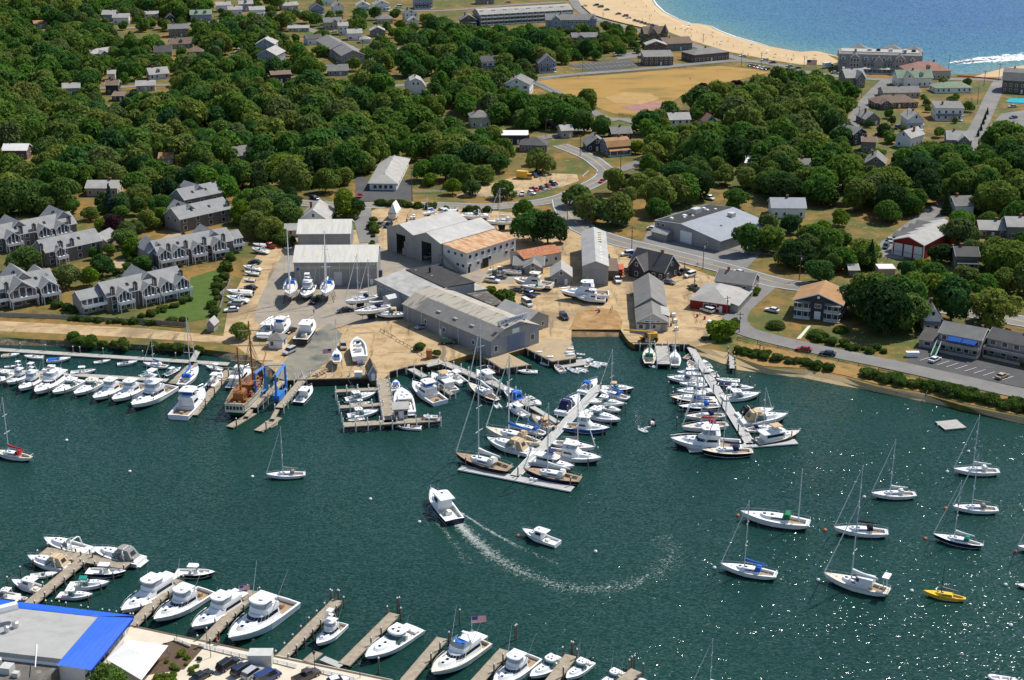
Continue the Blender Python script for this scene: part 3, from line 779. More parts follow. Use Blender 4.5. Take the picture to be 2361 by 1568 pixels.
H(t20,1680,578,2000,548,14,4.6,2.2,'hip','brown','grey','wide shingled seaside restaurant with low hip roof opposite the field')
H(t20,925,1288,1100,1282,9,2.8,2.2,'gable','dark','grey','dark cottage with grey roof near the road below the field')
H(t20,885,1442,1085,1424,9,4.4,2.8,'gambrel','grey','tan','tan roofed gambrel house with white porch at the road corner',por=2)
H(t20,690,1398,880,1392,10,3,3.4,'gable','dark','grey','dark gable cottage left of the tan roofed house',ridge='y')
H(t20,460,1275,560,1270,8,3.6,1.8,'gable','beige','light','small beige house by the shaded road under trees')
H(t20,1455,1208,1640,1202,9,5.4,2.4,'gable','white','light','white two storey house hidden in trees right of the red court',keep=.4)
H(t20,1780,1198,1885,1192,9,4,3,'gable','blue','red','blue cottage with rust red roof deep in the right wood',keep=.45,ridge='y')
H(t20,2115,1455,2225,1448,8,3,2.2,'gable','grey','light','pale grey roof in the right wood behind a big round tree',keep=.4)
H(t20,2150,1560,2245,1556,7,2.8,1,'shed','white','white','small white roofed garage in the right wood',keep=.35,name='garage',cat='garage',chim=0)
H(T(1,0),2262,1330,2510,1330,10,4,0,'flat','dark','white','flat white roofed shop building beside the shaded junction',name='shop',cat='shop',chim=0)
H(t20,70,1400,320,1405,10,3.2,2.4,'hip','grey','dark','grey hip roofed house in front of the flat white roof')
# --- seaside and upper right
H(t30,1290,738,1680,732,16,5,3.8,'hip','beige','red','large house with pinkish red hip roof in front of the sea',dorm=1)
H(t30,715,808,890,802,11,5.4,3.8,'gable','grey','light','grey house with steep white edged cross gables left of the narrow street',cross=(.7,5,2,3.4))
H(t30,1195,803,1510,800,11,5,3.4,'gable','white','green','white house with green roof and gabled dormers behind the street',dorm=2,cross=(.3,6,1.5,3.2))
H(t30,1545,860,1880,854,10,2.8,2.2,'hip','white','green','long low bungalow with green hip roof',keep=.9)
H(t30,1070,908,1400,903,11,3,2.2,'gable','beige','grey','long grey roofed house just below the green roofed white one')
H(t30,990,1003,1380,994,11,3,2.8,'hip','brown','brown','brown roofed rambling house with chimneys right of the narrow street',cross=(.2,6,3,2))
H(t30,1540,1108,1795,1112,11,6,1.2,'shed','white','grey','white modern house with roof deck and grey slanting roof',por=2)
H(t30,1285,1198,1430,1197,12,5,3,'gable','white','light','white gable house with pale green roof near parked cars',ridge='y',por=1.8)
H(t30,895,1158,1030,1152,11,3.2,3,'gable','grey','light','grey gable cottage with white trim behind a spreading tree',ridge='y')
H(t30,598,1302,778,1346,9,5.4,2.4,'gable','dark','grey','dark shingled two storey house with white porch at the right wood edge')
H(t30,862,1407,988,1412,9,5,1.4,'gable','grey','brown','grey box house with brown roof next to the dark shingled house')
H(t30,1172,1348,1310,1372,12,5,2.8,'gable','white','light','white gable house with lean to porch, below the parked cars',ridge='y')
H(t30,890,1592,1075,1604,11,4.4,3,'gable','grey','grey','grey gable house beside the sandy drive with a blue bin',ridge='y')
H(t30,1650,1345,1875,1352,10,3,3,'gable','grey','light','pale cross gabled cottage at the foot of the straight street',cross=(.65,5,2,2.4))
H(t30,2152,852,2470,872,16,7,5,'gambrel','brown','grey','big brown shingled block with grey gambrel roof at the right edge',dorm=0)
H(t30,265,1590,385,1592,9,3,2,'gable','grey','grey','grey roof with brick chimney low in the right wood',keep=.4)
H(t31,35,442,340,444,10,4,2.6,'gable','white','bgrey','white house with bright metal roof behind street trees')
H(t31,1725,424,1890,418,9,4,2.6,'gable','white','grey','white house with grey roof right behind the red barn')
H(t31,1950,622,2190,627,9,3,2.2,'gable','brown','light','brown bungalow with pale roof right of the red barn')
H(t31,2200,642,2400,646,9,5,2.4,'gable','grey','light','grey two storey house with black shutters at the right edge',shut=True)
H(t31,1727,917,1930,922,9,4.8,2,'gable','grey','dark','grey house with covered balcony below the red barn',por=2)
H(t31,1432,1487,1585,1493,11,4.6,3,'gable','white','grey','white gabled cottage behind the balcony flats',ridge='y',por=1.8)
H(t01,800,242,1085,242,9,3.4,2,'gable','beige','light','bungalow hidden behind a blue spruce, left of the townhouses')
# white farmhouse beside the yard lane
H(t11,408,552,660,556,14,4.2,3.6,'gable','white','light','white farmhouse with grey roof beside the lane into the yard',ridge='y',cols=3,shut=True,cross=None)
# ---------------------------------------------------------------- the larger buildings
def root_at(name,label,cat,A,rz,z=G,group=None):
 return thing(name,label,cat,P(*A,z),rz,group)
Zs = lambda x,y: ((1500+x / 3.1066) / 1.7348,(1060+y / 3.1066) / 1.7348)
Zc = lambda x,y: ((3600+x / 4.76) / 1.7348,(1240+y / 4.76) / 1.7348)
def reg(p,W,D,zt,x0=0,y0=0,frac=.9): register(Vector(p.location),p.rotation_euler[2],W,D,zt,True,x0,y0,frac)
def text_me(txt,size,name):
 cu = bpy.data.curves.new(name,'FONT'); cu.body = txt; cu.size = size; cu.extrude = .02; cu.align_x = 'LEFT'; cu.offset = .012*size
 o = bpy.data.objects.new(name,cu); COL.objects.link(o)
 bpy.context.view_layer.update()
 me = bpy.data.meshes.new_from_object(o.evaluated_get(bpy.context.evaluated_depsgraph_get()))
 bpy.data.objects.remove(o)
 me.materials.clear(); me.materials.append(None)
 return me
def sign_text(p,txt,size,loc,rot,mat,sx=1.0):
 o = ob('lettering',text_me(txt,size,'lettering'),mat,p,loc,rot)
 o.scale.x = sx
 return o
INK = M('dark blue lettering',(.01,.015,.06),.6,.1,1.0)
# twin gabled boat storage shed
p = root_at('storage_shed','huge grey twin gabled boat shed with two open dark doorways','shed',t11(1213,745),R(-44))
W,D = 27.5,26.0
reg(p,W,D,11)
for k in range(2):
 x0,x1 = k*W / 2+(.03 if k else 0),(k+1)*W / 2
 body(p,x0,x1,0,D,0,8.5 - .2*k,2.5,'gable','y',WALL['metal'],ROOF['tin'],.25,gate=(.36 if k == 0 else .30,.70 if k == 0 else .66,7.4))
for i in range(4):
 ob('wall_panel',box_me(2.0,.06,2.4),WALL['tgrey'],p,(1.2+i*.9+(6 if i > 1 else 0),-.05,.4+2.6*(i % 2)))
MB().box(2,25,24.9,25.1,0,8).ob('painted_shade_sheet',PAINTED_SHADE,p)  # near-black sheet behind the doorways: interior shade put into its colour
boat_in = None
# white annex with rusty roof
p = root_at('workshop_annex','two storey pale annex with rust streaked roof against the twin gabled shed','workshop',t11(1728,893),R(-42))
W,D = 11.2,24.5
reg(p,W,D,8)
body(p,0,W,0,D,0,8.0,-.9,'shed','y',WALL['mwhite'],ROOF['rust'],.2)
Bd = (0,W,0,D)
for i in range(3): window(p,'f',.25+i*.27,6.0,1.3,1.1,Bd)
for u in (.62,.84): window(p,'f',u,2.4,1.2,1.0,Bd)
for i in range(8): window(p,'r',.06+i*.125,5.6,1.35,1.2,Bd)
for u in (.06,.22,.46,.80,.93): window(p,'r',u,2.6 if u < .3 else 3.1,1.3,1.1,Bd)
door(p,'r',.04,1.0,2.1,Bd,PAINTED_SHADE); door(p,'r',.30,1.0,2.1,Bd,PANE); door(p,'r',.37,2.9,3.4,Bd,PAINTED_SHADE,name='opening_shade_panel')  # near-black slabs: doorway shade painted on the wall, no real hole
st = MB()
for i in range(14): st.box(.6+i*.55,1.2+i*.55,-1.6,-.5,4.1 - i*.29,4.2 - i*.29)
st.tube((.4,-1.6,5.2),(8.2,-1.6,1.1),.05).tube((.4,-1.6,4.1),(8.2,-1.6,.1),.09).tube((.4,-.5,4.1),(8.2,-.5,.1),.09).box(-.9,.6,-1.6,-.2,4.1,4.25)
for x in (-.8,.4): st.tube((x,-1.5,0),(x,-1.5,5.2),.07)
st.ob('outside_stairs',WALL['metal'],p)
# white roofed storage sheds
p = root_at('storage_shed','long shed with white sheet roof and skylights, boats parked in front','shed',t11(360,1066),R(1))
W,D = 27.0,17.0
reg(p,W,D,11,frac=.75)
_,rf = body(p,0,W,0,D,0,8.0,3.2,'gable','x',WALL['metal'],ROOF['shed'],.35,fascia=TRIM)
SKY = M('yellowed skylight sheet',(.66,.60,.42),.5,.08,1.0)
for i in range(6):
 x = 3.0+i*4.1
 MB().add([(x,2.6,8.0+2.6*3.2/8.5+.2),(x+.9,2.6,8.0+2.6*3.2/8.5+.2),(x+.9,4.4,8.0+4.4*3.2/8.5+.2),(x,4.4,8.0+4.4*3.2/8.5+.2)],[(0,1,2,3)]).ob('skylight',SKY,rf)
MB().box(.1,W-.1,-.06,-.02,5.6,6.6).ob('pale_band',M('yellow grey siding band',(.40,.37,.26),.7,.1,.6),p)
ob('door',box_me(2.6,.08,4.6),WALL['mwhite'],p,(14.2,-.05,.02)); ob('door',box_me(1.0,.08,2.1),DOORW,p,(25.2,-.05,.02))
ob('sign_board',box_me(1.1,.06,1.0),M('blue sign paint',(.06,.07,.30),.6,.1,1.0),p,(1.3,-.05,5.2))
sb = ob('sign_board',box_me(1.6,.06,1.1),DOORW,p,(25.6,-.05,6.9))
for k in range(3): ob('lettering',box_me(1.2 - .2*(k % 2),.03,.10),INK,sb,(0,-.04,.25+.27*k))
for k in range(8):
 ob('wall_sheet',box_me(.12,.05,7.9),WALL['mwhite'],p,(1.6+k*3.3,-.05,.03))
p = root_at('storage_shed','smaller white roofed shed standing behind the long one','shed',t11(392,760),R(1.5))
W,D = 18.3,15.0
reg(p,W,D,11,frac=.5)
_,rf = body(p,0,W,0,D,0,6.8,3.0,'gable','x',WALL['metal'],ROOF['shed'],.35,fascia=TRIM)
for i in range(4):
 x = 3.0+i*3.8
 MB().add([(x,4.2,6.8+4.2*.4+.2),(x+.9,4.2,6.8+4.2*.4+.2),(x+.9,5.8,6.8+5.8*.4+.2),(x,5.8,6.8+5.8*.4+.2)],[(0,1,2,3)]).ob('skylight',SKY,rf)
H(t11,275,618,465,612,6,2.6,1.5,'gable','mwhite','light','low pale shed in front of the white farmhouse',name='outbuilding',cat='outbuilding',chim=0)
H(t01,1912,1492,1975,1496,3.2,2.6,1.3,'gable','tgrey','light','tiny grey hut at the end of the lawn wall',name='garden_hut',cat='hut',chim=0,ridge='y',wins=False)
# old office with corrugated and black roofs
a = P(*t11(1110,1010),G+6.0); a.z = G
p = thing('marina_office','old blue grey yard office, half corrugated and half black flat roof','office',a,R(-54))
W = 23.5
reg(p,W,22,8)
body(p,0,W,0,10.8,0,5.9,1.3,'shed','x',WALL['mblue'],ROOF['corr'],.5)
body(p,1.0,W - .3,10.83,22,0,7.3,-.5,'shed','x',WALL['mblue'],ROOF['black'],.25,.3)
Bd = (0,W,0,10.8)
for u in (.06,.13,.30,.36,.78,.84): window(p,'f',u,4.2,1.0,1.2,Bd)
for u in (.08,.2,.33,.45): window(p,'f',u,1.6,.9,1.2,Bd,frame=WALL['mblue'])
MB().box(11.5,15.0,-4.6,-.03,0,4.4).add([(11.3,-4.8,4.42),(15.2,-4.8,4.42),(15.2,.0,4.42),(11.3,.0,4.42),(13.2,-4.8,5.2),(13.2,.0,5.2)],[(0,1,4),(1,2,5,4),(2,3,5),(3,0,4,5)]).ob('lean_to',WALL['mwhite'],p)
ch = MB().tube((7.5,15.5,7),(7.5,15.5,9.2),.35,.35,10).ob('flue',ENGINE,p)
for (x,y) in ((3,13),(11,14)): MB().tube((x,y,7),(x,y,7.6),.25,.25,8).ob('roof_vent',HVAC,p)
# long marina shed with the big sign
A,B = Zs(1440,1150),Zs(2030,970)
p = root_at('marina_shed','long old grey marina shed with rooftop sign board over the slipway','shed',A,R(40))
W,D = 18.2,42.5
reg(p,W,D,9)
prof = [(0,0),(.27,2.5),(.58,3.5),(1.0,.6)]
body(p,0,W,0,D,0,5.0,0,prof,'y',WALL['mblue'],ROOF['old'],.3)
sl = 2.5 / (.27*W)
MB().add([(-.35,-.3,5.0 - .35*sl+.19),(.26*W,-.3,5.0+.26*W*sl+.19),(.26*W,36,5.0+.26*W*sl+.19),(-.35,36,5.0 - .35*sl+.19)],[(0,1,2,3)]).ob('roof_slope',ROOF['grey'],p)
for y in (10,18,26): MB().box(1.6,3.0,y,y+1.8,5+2.3*sl - .25,5+2.3*sl+.26).ob('skylight',M('dirty skylight',(.30,.29,.25),.6,.3,1.5),p)
Bd = (0,W,0,D)
ob('slip_door',box_me(6.4,.10,5.4),M('faded blue door',(.17,.20,.29),.7,.12,.5,streak=(3,1,.3)),p,(9.4,-.06,.02))
ob('upper_cladding',box_me(11.5,.12,2.0),WALL['metal'],p,(8.8,-.08,5.1))
window(p,'f',.10,2.2,1.1,1.6,Bd); window(p,'f',.86,2.6,1.2,1.6,Bd)
ob('notice_board',box_me(2.6,.06,1.4),DOORW,p,(9.2,-.18,5.5))
for y,w_ in ((8,1.0),(22,1.2),(31,1.0)): window(p,'l',y / D,2.4,w_,1.2,Bd)
door(p,'l',.56,1.1,2.1,Bd)
for y in (6,15,24,33,40): ob('wall_post',box_me(.2,.2,4.9),WALL['mwhite'],p,(-.08,y,.02))
sb = ob('sign_board',box_me(10.6,.12,1.7),M('white sign panel',(.74,.75,.78),.5,.04,1.0),p,(8.6,.5,8.65))
for x in (-4.6,-1.6,1.6,4.6): ob('sign_strut',box_me(.12,1.2,1.2),ENGINE,sb,(x,.65,-.6))
rot = (math.pi / 2,0,0)
sign_text(sb,'M',1.0,(-3.0,-.07,.62),rot,INK,1.05); sign_text(sb,'AC',.62,(-2.12,-.07,.62),rot,INK); sign_text(sb,"DOUGALLS'",1.0,(-1.28,-.07,.62),rot,INK,.98)
GINK = M('grey lettering',(.25,.26,.30),.6,.1,1.0)
for k in range(6): ob('lettering',box_me(.95 - .2*(k % 3 == 1),.03,.14),GINK,sb,(-2.3+k*1.05,-.07,.28))
for k,x in enumerate((-4.5,-3.8)): MB().add([(x,-.075,.35),(x+.62,-.075,.35),(x+.56,-.075,1.45)],[(0,1,2)]).ob('sail_emblem',(INK if k == 2 else REDH),sb)
# lean-tos behind the long shed
for nm,pts,z0,z1,mt,lab in (('lean_to',[Zs(985,225),Zs(1140,190),Zs(1400,300),Zs(1130,345)],3.0,3.0,'corr','low pale sheet roof between the yard office and the white pickup'),
                                 ('lean_to',[Zs(1130,360),Zs(1390,330),Zs(1600,480),Zs(1470,510)],4.2,4.2,'black','low dark gravelled roof behind the long marina shed')):
 w = [P(x,y,G+z0) for x,y in pts]
 c = sum(w,Vector()) / 4; c.z = G
 loc = [(q.x - c.x,q.y - c.y) for q in w]
 if sum((loc[i][0]*loc[(i+1) % 4][1] - loc[(i+1) % 4][0]*loc[i][1]) for i in range(4)) < 0: loc = loc[::-1]
 q = thing('lean_to',lab,'shed',c)
 MB().frustum([(x*.97,y*.97) for x,y in loc],0,[(x*.97,y*.97) for x,y in loc],z0).ob('wall',WALL['mblue'],q)
 MB().frustum(loc,z0,loc,z0+.2).ob('roof',ROOF['corr'] if mt == 'corr' else layered('dark gravel roof',((.12,.105,.09),(.07,.062,.055),1.2),[(.6,.5,.65,(.26,.24,.21),(1,2,1))]),q)
b = P(*Zs(2155,775),G)
p = thing('gabled_store','plain grey gabled store at the right of the long marina shed','shed',b - Vector((math.cos(R(40)),math.sin(R(40)),0))*8.5,R(40))
reg(p,8.5,15,6)
body(p,0,8.5,0,15,0,3.6,2.3,'gable','y',WALL['metal'],ROOF['light'],.25)
for u in (.35,.72): window(p,'f',u,1.9,.8,1.1,(0,8.5,0,15))
# tall steel shed
p = root_at('steel_shed','tall narrow grey steel shed with pale skylights, gable to the yard','shed',t21(650,1064),R(-2))
reg(p,8.4,40,9)
_,rf = body(p,0,8.4,0,40,0,6.6,1.7,'gable','y',WALL['metal'],ROOF['tin'],.2)
for i in range(5): MB().box(5.2,6.4,3+i*3.6,4.2+i*3.6,7.55,7.72).ob('skylight',TRIM,rf)
for i in range(6): MB().box(4.5,6.6,24+i*2.2,25+i*2.2,7.6,8.1).ob('skylight',SKY,rf)
ob('sliding_door',box_me(6.2,.08,5.4),WALL['mblue'],p,(4.2,-.05,.02))
MB().box(8.43,12.0,6,20,0,3.2).ob('side_bay',WALL['brown'],p)
for i in range(3): ob('rack_shelf',box_me(1.8,6.0,.3),M('orange rack',(.42,.10,.04),.7,.1,1.0),p,(12.9,10,1.1+i*1.0))
# rusty roofed workshop,small blue shed,flat gables
a,W,rz = frame_at(t21(330,905),t21(500,880))
p = thing('workshop','small pale workshop with bright orange rusted roof','workshop',a - Vector((8,3,0)),R(32))
reg(p,15,9,5)
body(p,0,15,0,9,0,4.2,1.4,'gable','x',WALL['mwhite'],ROOF['rust2'],.3)
for u in (.3,.6,.85): window(p,'f',u,2.2,.9,1.1,(0,15,0,9))
H(t21,358,1060,545,1062,9,3.2,2.4,'gable','mblue','light','small blue grey shed with pale gable roof beside the tall steel shed',name='shed',cat='shed',chim=0,ridge='y',wins=True)
H(t21,20,950,285,955,10,2.8,1.6,'gable','mblue','grey','low double pitched grey shed behind the stored motor yacht',name='shed',cat='shed',chim=0,cross=(.65,5.5,1.5,1.5))
# dark shingled house
p = H(t21,1085,955,1400,1030,9,3.4,4.6,'gable','dark','dark','weathered dark house with steep gables and lean to, across from the tall shed',ridge='x',chim=1,cross=(.32,6.2,2.5,4.0),name='old_house')
# boat shed at the cove
p = root_at('boat_shed','long low grey boat shed with white front and sign beside the cove','shed',t21(1147,1484),R(-3))
reg(p,9.4,36,6)
body(p,0,9.4,12.03,36,0,3.6,3.0,'gable','y',WALL['metal'],ROOF['grey'],.3)
body(p,0,9.4,0,12,0,3.1,2.6,'gable','y',WALL['mwhite'],ROOF['grey'],.3,fascia=TRIM)
MB().box(6.2,9.9,4,12,0,3.4).add([(5.2,3.8,5.0),(10.1,3.8,3.5),(10.1,12.2,3.5),(5.2,12.2,5.0)],[(0,1,2,3)]).ob('side_dormer',ROOF['light'],p)
Bd = (0,9.4,0,12)
window(p,'f',.14,1.5,1.2,1.3,Bd); window(p,'f',.56,1.5,.9,1.1,Bd); door(p,'f',.38,1.6,2.1,Bd,WALL['grey']); door(p,'f',.86,1.8,2.0,Bd,WALL['metal'])
sb = ob('sign_board',box_me(5.2,.08,.7),DOORW,p,(4.8,-.08,2.75))
for k in range(3): ob('lettering',box_me(1.2,.03,.26),(INK,M('grey lettering',(.25,.26,.30)),BRICK)[k],sb,(-1.7+k*1.7,-.05,.22))
ob('wall_band',box_me(9.0,.05,.5),WALL['brown'],p,(4.7,-.05,2.2))
# red and grey shop
p = root_at('red_shop','low grey roofed shop with red walls and glazed side veranda','shop',t21(1640,1275),R(-24))
reg(p,12.4,20,6)
body(p,0,12.4,0,17,0,3.0,2.7,'hip','y',WALL['red'],ROOF['light'],.4)
MB().box(12.43,15.0,1.5,17,0,2.5).add([(12.3,1.2,3.2),(15.4,1.2,2.55),(15.4,17.4,2.55),(12.3,17.4,3.2)],[(0,1,2,3)]).ob('side_veranda',ROOF['light'],p)
for i in range(9): window(p,'r',.06+i*.11,1.35,1.2,1.5,(0,15.03,1.5,17))
Bd = (0,12.4,0,17)
for u in (.42,.62): window(p,'f',u,1.6,1.6,1.3,Bd)
door(p,'f',.80,1.0,2.1,Bd); ob('notice',box_me(.9,.04,.6),DOORW,p,(9.0,-.08,.9))
a2 = p.location+Matrix.Rotation(R(-24),3,'Z') @ Vector((3,17.1,0))
p = thing('grey_house','taller grey house joined behind the red walled shop','house',a2,R(-24))
reg(p,12,9,7)
body(p,0,12,0,9,0,4.4,2.6,'gable','x',WALL['tgrey'],ROOF['grey'],.35,fascia=TRIM)
chimney(p,3,4.5,4,8.2,.7)
for u in (.2,.5,.8): window(p,'f',u,3.2,.9,1.2,(0,12,0,9)); window(p,'r',u,2.2,.9,1.2,(0,12,0,9))
# big commercial hall
p = root_at('commercial_hall','wide grey commercial hall with half black, half pale sloping roof','hall',t21(1315,602),R(-45))
W,D = 29.8,31
reg(p,W,D,8)
body(p,0,W,0,D,0,5.6,0,[(0,0),(.40,1.1),(1.0,-1.7)],'y',WALL['metal'],ROOF['bgrey'],.3)
MB().add([(.6,.4,5.95),(11.6,.4,6.95),(11.6,D - .4,6.95),(.6,D - .4,5.95)],[(0,1,2,3)]).ob('tar_roof',ROOF['black'],p)
for x,y,s in ((4,3,1.3),(5,9,1.6),(7,7,1),(7.6,11,1.1),(4,22,1.3),(6.5,21,1.2),(8,24,1.1)): MB().frustum([(x,y),(x+s,y),(x+s,y+s),(x,y+s)],6.2,[(x+.15,y+.15),(x+s-.15,y+.15),(x+s-.15,y+s-.15),(x+.15,y+s-.15)],7.0).ob('skylight',TRIM,p)
MB().box(5.0,7.6,14,17.6,6.2,8.4).ob('roof_unit',HVAC,p); MB().box(16,18.2,22,24.2,5.6,7.4).ob('roof_unit',HVAC,p)
MB().tube((21,12,4.5),(21,12,6.0),.4,.4,8).ob('roof_vent',HVAC,p)
Bd = (0,W,0,D)
ob('garage_door',box_me(5.2,.1,4.4),DOORW,p,(14.5,-.06,.05))
for u in (.05,.13): window(p,'f',u,4.6,1.1,.9,Bd)
body(p,1.5,8.5,-3.6,-.03,0,2.7,1.0,'gable','x',WALL['metal'],ROOF['light'],.4)
window(p,'r',.4,2.4,.8,1.0,Bd); window(p,'f',.8,2.0,.8,.8,Bd)
# red barn
p = root_at('red_barn','dark red barn with three white garage doors and pale roof','barn',t31(1145,776),R(-39))
W,D = 11.4,28.5
reg(p,W,D,8)
body(p,0,W,0,D,0,5.4,2.0,'gable','y',WALL['red'],ROOF['light'],.35,fascia=TRIM)
for i in range(3):
 g = ob('garage_door',box_me(3.0,.08,4.4),DOORW,p,(2.05+i*3.65,-.05,.03))
 for k in range(4): ob('pane',box_me(.4,.03,.25),PANE,g,(-1.05+k*.7,-.05,1.4))
for x in (0,W): ob('corner_board',box_me(.3,.3,5.3),TRIM,p,(x,-.02,.02))
for i in range(4): body(p,-2.2,5.0,4+i*6,8.4+i*6,0 if i == 9 else 4.6,5.3,1.4,'gable','x',WALL['red'],ROOF['grey'],.2)
# apartment house with tan roof
p = root_at('apartment_house','dark two storey apartment house with wide tan gable roof and balconies','apartment house',t31(232,1352),R(-20))
W,D = 14.6,13.0
reg(p,W,D,9)
body(p,0,W,0,D,0,5.6,2.7,'gable','y',WALL['dark'],ROOF['tan'],.5,fascia=TRIM)
Bd = (0,W,0,D)
window(p,'f',.5,4.3,1.7,1.1,Bd); door(p,'f',.5,1.9,2.5,Bd)
MB().tube((W/2,-.02,7.1),(W/2,-.12,7.1),.45,.45,14).ob('round_vent',TRIM,p)
RAIL = M('white railing',(.74,.74,.74),.6,.05,1.0)
def balcony(p,x0,x1,y0,d,z,h=1.0,mat=RAIL,name='balcony',solid=False):
 o = MB().box(x0,x1,y0 - d,y0 - .02,z,z+.15).ob(name,mat,p)
 r = MB()
 if solid:
  r.box(x0,x1,y0 - d,y0 - d+.08,z+.15,z+h).box(x0,x0+.08,y0 - d+.08,y0 - .02,z+.15,z+h).box(x1 - .08,x1,y0 - d+.08,y0 - .02,z+.15,z+h)
 else:
  r.box(x0,x1,y0 - d,y0 - d+.08,z+h - .1,z+h)
  n = max(3,int((x1 - x0) / .33))
  for i in range(n+1):
   x = x0+(x1 - x0 - .06)*i / n
   r.box(x,x+.07,y0 - d,y0 - d+.05,z+.15,z+h - .1)
  for xs in (x0,x1 - .06): r.box(xs,xs+.06,y0 - d+.08,y0 - .02,z+h - .1,z+h)
 r.ob('railing',mat,o)
 return o
for x0,x1 in ((.3,5.2),(9.4,14.3)):
 for z in (.1,2.8):
  balcony(p,x0,x1,0,1.6,z)
  for u in (.3,.7): window(p,'f',(x0+(x1 - x0)*u) / W,z+1.2,1.3,1.7,Bd)
 MB().add([(x0,-1.8,5.2),(x1,-1.8,5.2),(x1,-.03,5.6),(x0,-.03,5.6)],[(0,1,2,3),(3,2,1,0)]).ob('balcony_roof',ROOF['light'],p)
for f in range(2):
 for u in (.2,.5,.8): window(p,'r',u,1.6+2.7*f,.9,1.2,Bd)
# balcony flats at the right
p = root_at('balcony_flats','grey two storey flats with long balcony, blue awnings and outside stairs','flats',Zc(720,760),R(-33))
W,D = 12.0,8.5
reg(p,W,D,8)
body(p,0,W,0,D,0,5.4,2.2,'gable','x',WALL['tgrey'],ROOF['grey'],.4,fascia=TRIM)
Bd = (0,W,0,D)
for f in range(2):
 for u in (.12,.3,.5,.68,.88): window(p,'f',u,1.5+2.7*f,1.2,1.4,Bd)
balcony(p,0,W,0,2.4,2.7,1.0,WALL['tgrey'],solid=True); balcony(p,1.0,W,0,2.2,.1,.9,WALL['tgrey'],solid=True)
for x in (.2,4,8,11.8): ob('post',box_me(.16,.16,2.7),WALL['tgrey'],p,(x,-2.2,.02))
for x0 in (2.9,7.1): MB().add([(x0,-2.7,4.6),(x0+4.0,-2.7,4.6),(x0+4.0,-.03,5.3),(x0,-.03,5.3),(x0,-2.7,4.4),(x0+4.0,-2.7,4.4)],[(0,1,2,3),(3,2,1,0),(0,4,5,1)]).ob('awning',CANV['blue'],p)
def stairs(p,x,y,z,n,w=1.2,run=.42,mat=CANV['green'],rail=TRIM):
 m_ = MB()
 for i in range(n): m_.box(x,x+w,y - run*(i+1),y - run*i,max(0,z - z*(i+1) / n),z - z*i / n)
 o = m_.ob('stairs',mat,p)
 for xs in (x - .12,x+w+.02): MB().add([(xs,y,z),(xs+.1,y,z),(xs+.1,y-run*n,0),(xs,y-run*n,0),(xs,y,z+1),(xs+.1,y,z+1),(xs+.1,y-run*n,.9),(xs,y-run*n,.9)],[(0,1,2,3),(4,7,6,5),(0,3,7,4),(1,5,6,2)]).ob('stair_rail',rail,o)
 return o
stairs(p,.1,-2.4,2.7,11)
chimney(p,10.6,5.0,6,8.3,.6)
MB().box(-5.6,-.03,-.5,5.5,0,2.6).ob('annex',WALL['tgrey'],p)
MB().add([(-6,-.9,2.5),(0.3,-.9,2.5),(.3,5.8,4.2),(-6,5.8,4.2)],[(0,1,2,3),(3,2,1,0)]).ob('annex_roof',ROOF['grey'],p)
window(p,'f',.45,1.5,1.8,1.1,(-5.6,-.03,-.5,5.5))
p = root_at('balcony_flats','lower grey flats with wide deck, at the right edge above the car park','flats',Zc(1570,900),R(-37))
W,D = 17,9
reg(p,W,D,7)
body(p,0,W,2.5,D+2.5,0,5.2,1.8,'gable','x',WALL['tgrey'],ROOF['dark'],.4,fascia=TRIM)
Bd = (0,W,2.5,D+2.5)
for f in range(2):
 for u in (.1,.3,.5,.7,.9): window(p,'f',u,1.5+2.7*f,1.5,1.3,Bd)
balcony(p,0,W,2.5,3.2,2.7,.9,WALL['tgrey'],solid=True)
for x in (.2,3.4,6.8,10.2,13.6,16.8): ob('post',box_me(.16,.16,2.7),WALL['tgrey'],p,(x,-.5,.02))
MB().box(.3,11,-.75,-.65,.2,1.1).ob('lower_rail',WALL['tgrey'],p)
stairs(p,14.2,-.7,2.7,11)
chimney(p,9,7,5.4,7.6,.6)
# long shop above the main road
p = root_at('roadside_shop','long single storey shop with broad pale hip roof by the main road','shop',t11(1050,186),R(-3))
reg(p,10.9,42,6,frac=1.0)
body(p,0,10.9,0,42,0,3.2,2.5,'hip','y',WALL['white'],ROOF['light'],.8)
for u in (.2,.4,.6,.8): window(p,'f',u,1.5,1.3,1.4,(0,10.9,0,42))
for i in range(6): window(p,'r',.08+i*.16,1.6,1.2,1.2,(0,10.9,0,42))
door(p,'f',.5,1.1,2.1,(0,10.9,0,42))
for i in range(5): MB().tube((5.6,5+i*8,5.4),(5.6,5+i*8,6.1),.15,.15,6).ob('roof_vent',HVAC,p)
# seaside hotel
p = root_at('seaside_hotel','large grey gambrel roofed hotel with dormers at the end of the beach','hotel',t30(652,662),R(-10))
W,D = 46.0,24.0
reg(p,W,D,12)
body(p,0,W,0,D,0,5.6,5.2,[(0,0),(.12,4.2),(.30,5.0),(.70,5.0),(.88,4.2),(1,0)],'x',WALL['tgrey'],ROOF['grey'],.4,fascia=TRIM)
MB().box(1,W - 1,6.5,17.5,10.5,10.95).ob('flat_roof',ROOF['light'],p)
for x in (16,21,28,36,41): MB().box(x,x+2.2,10,12,10.95,12.2).ob('roof_unit',ENGINE if x % 2 else HVAC,p)
for cx,cw in ((8.5,8.6),(34,8.6)):
 body(p,cx - cw/2,cx+cw/2,-1.4,10,0,4.6,6.0,'gambrel','y',WALL['tgrey'],ROOF['dark'],.3,fascia=TRIM)
 for z in (1.6,4.4,7.2):
  for u in (.3,.5,.7): window(p,'f',u,z,1.1,1.5,(cx - cw/2,cx+cw/2,-1.4,10))
for x in (2,15,19.5,25,28,41): dormer(p,x,1.0,7.0,2.2,1.6,3.2,TRIM,ROOF['grey'])
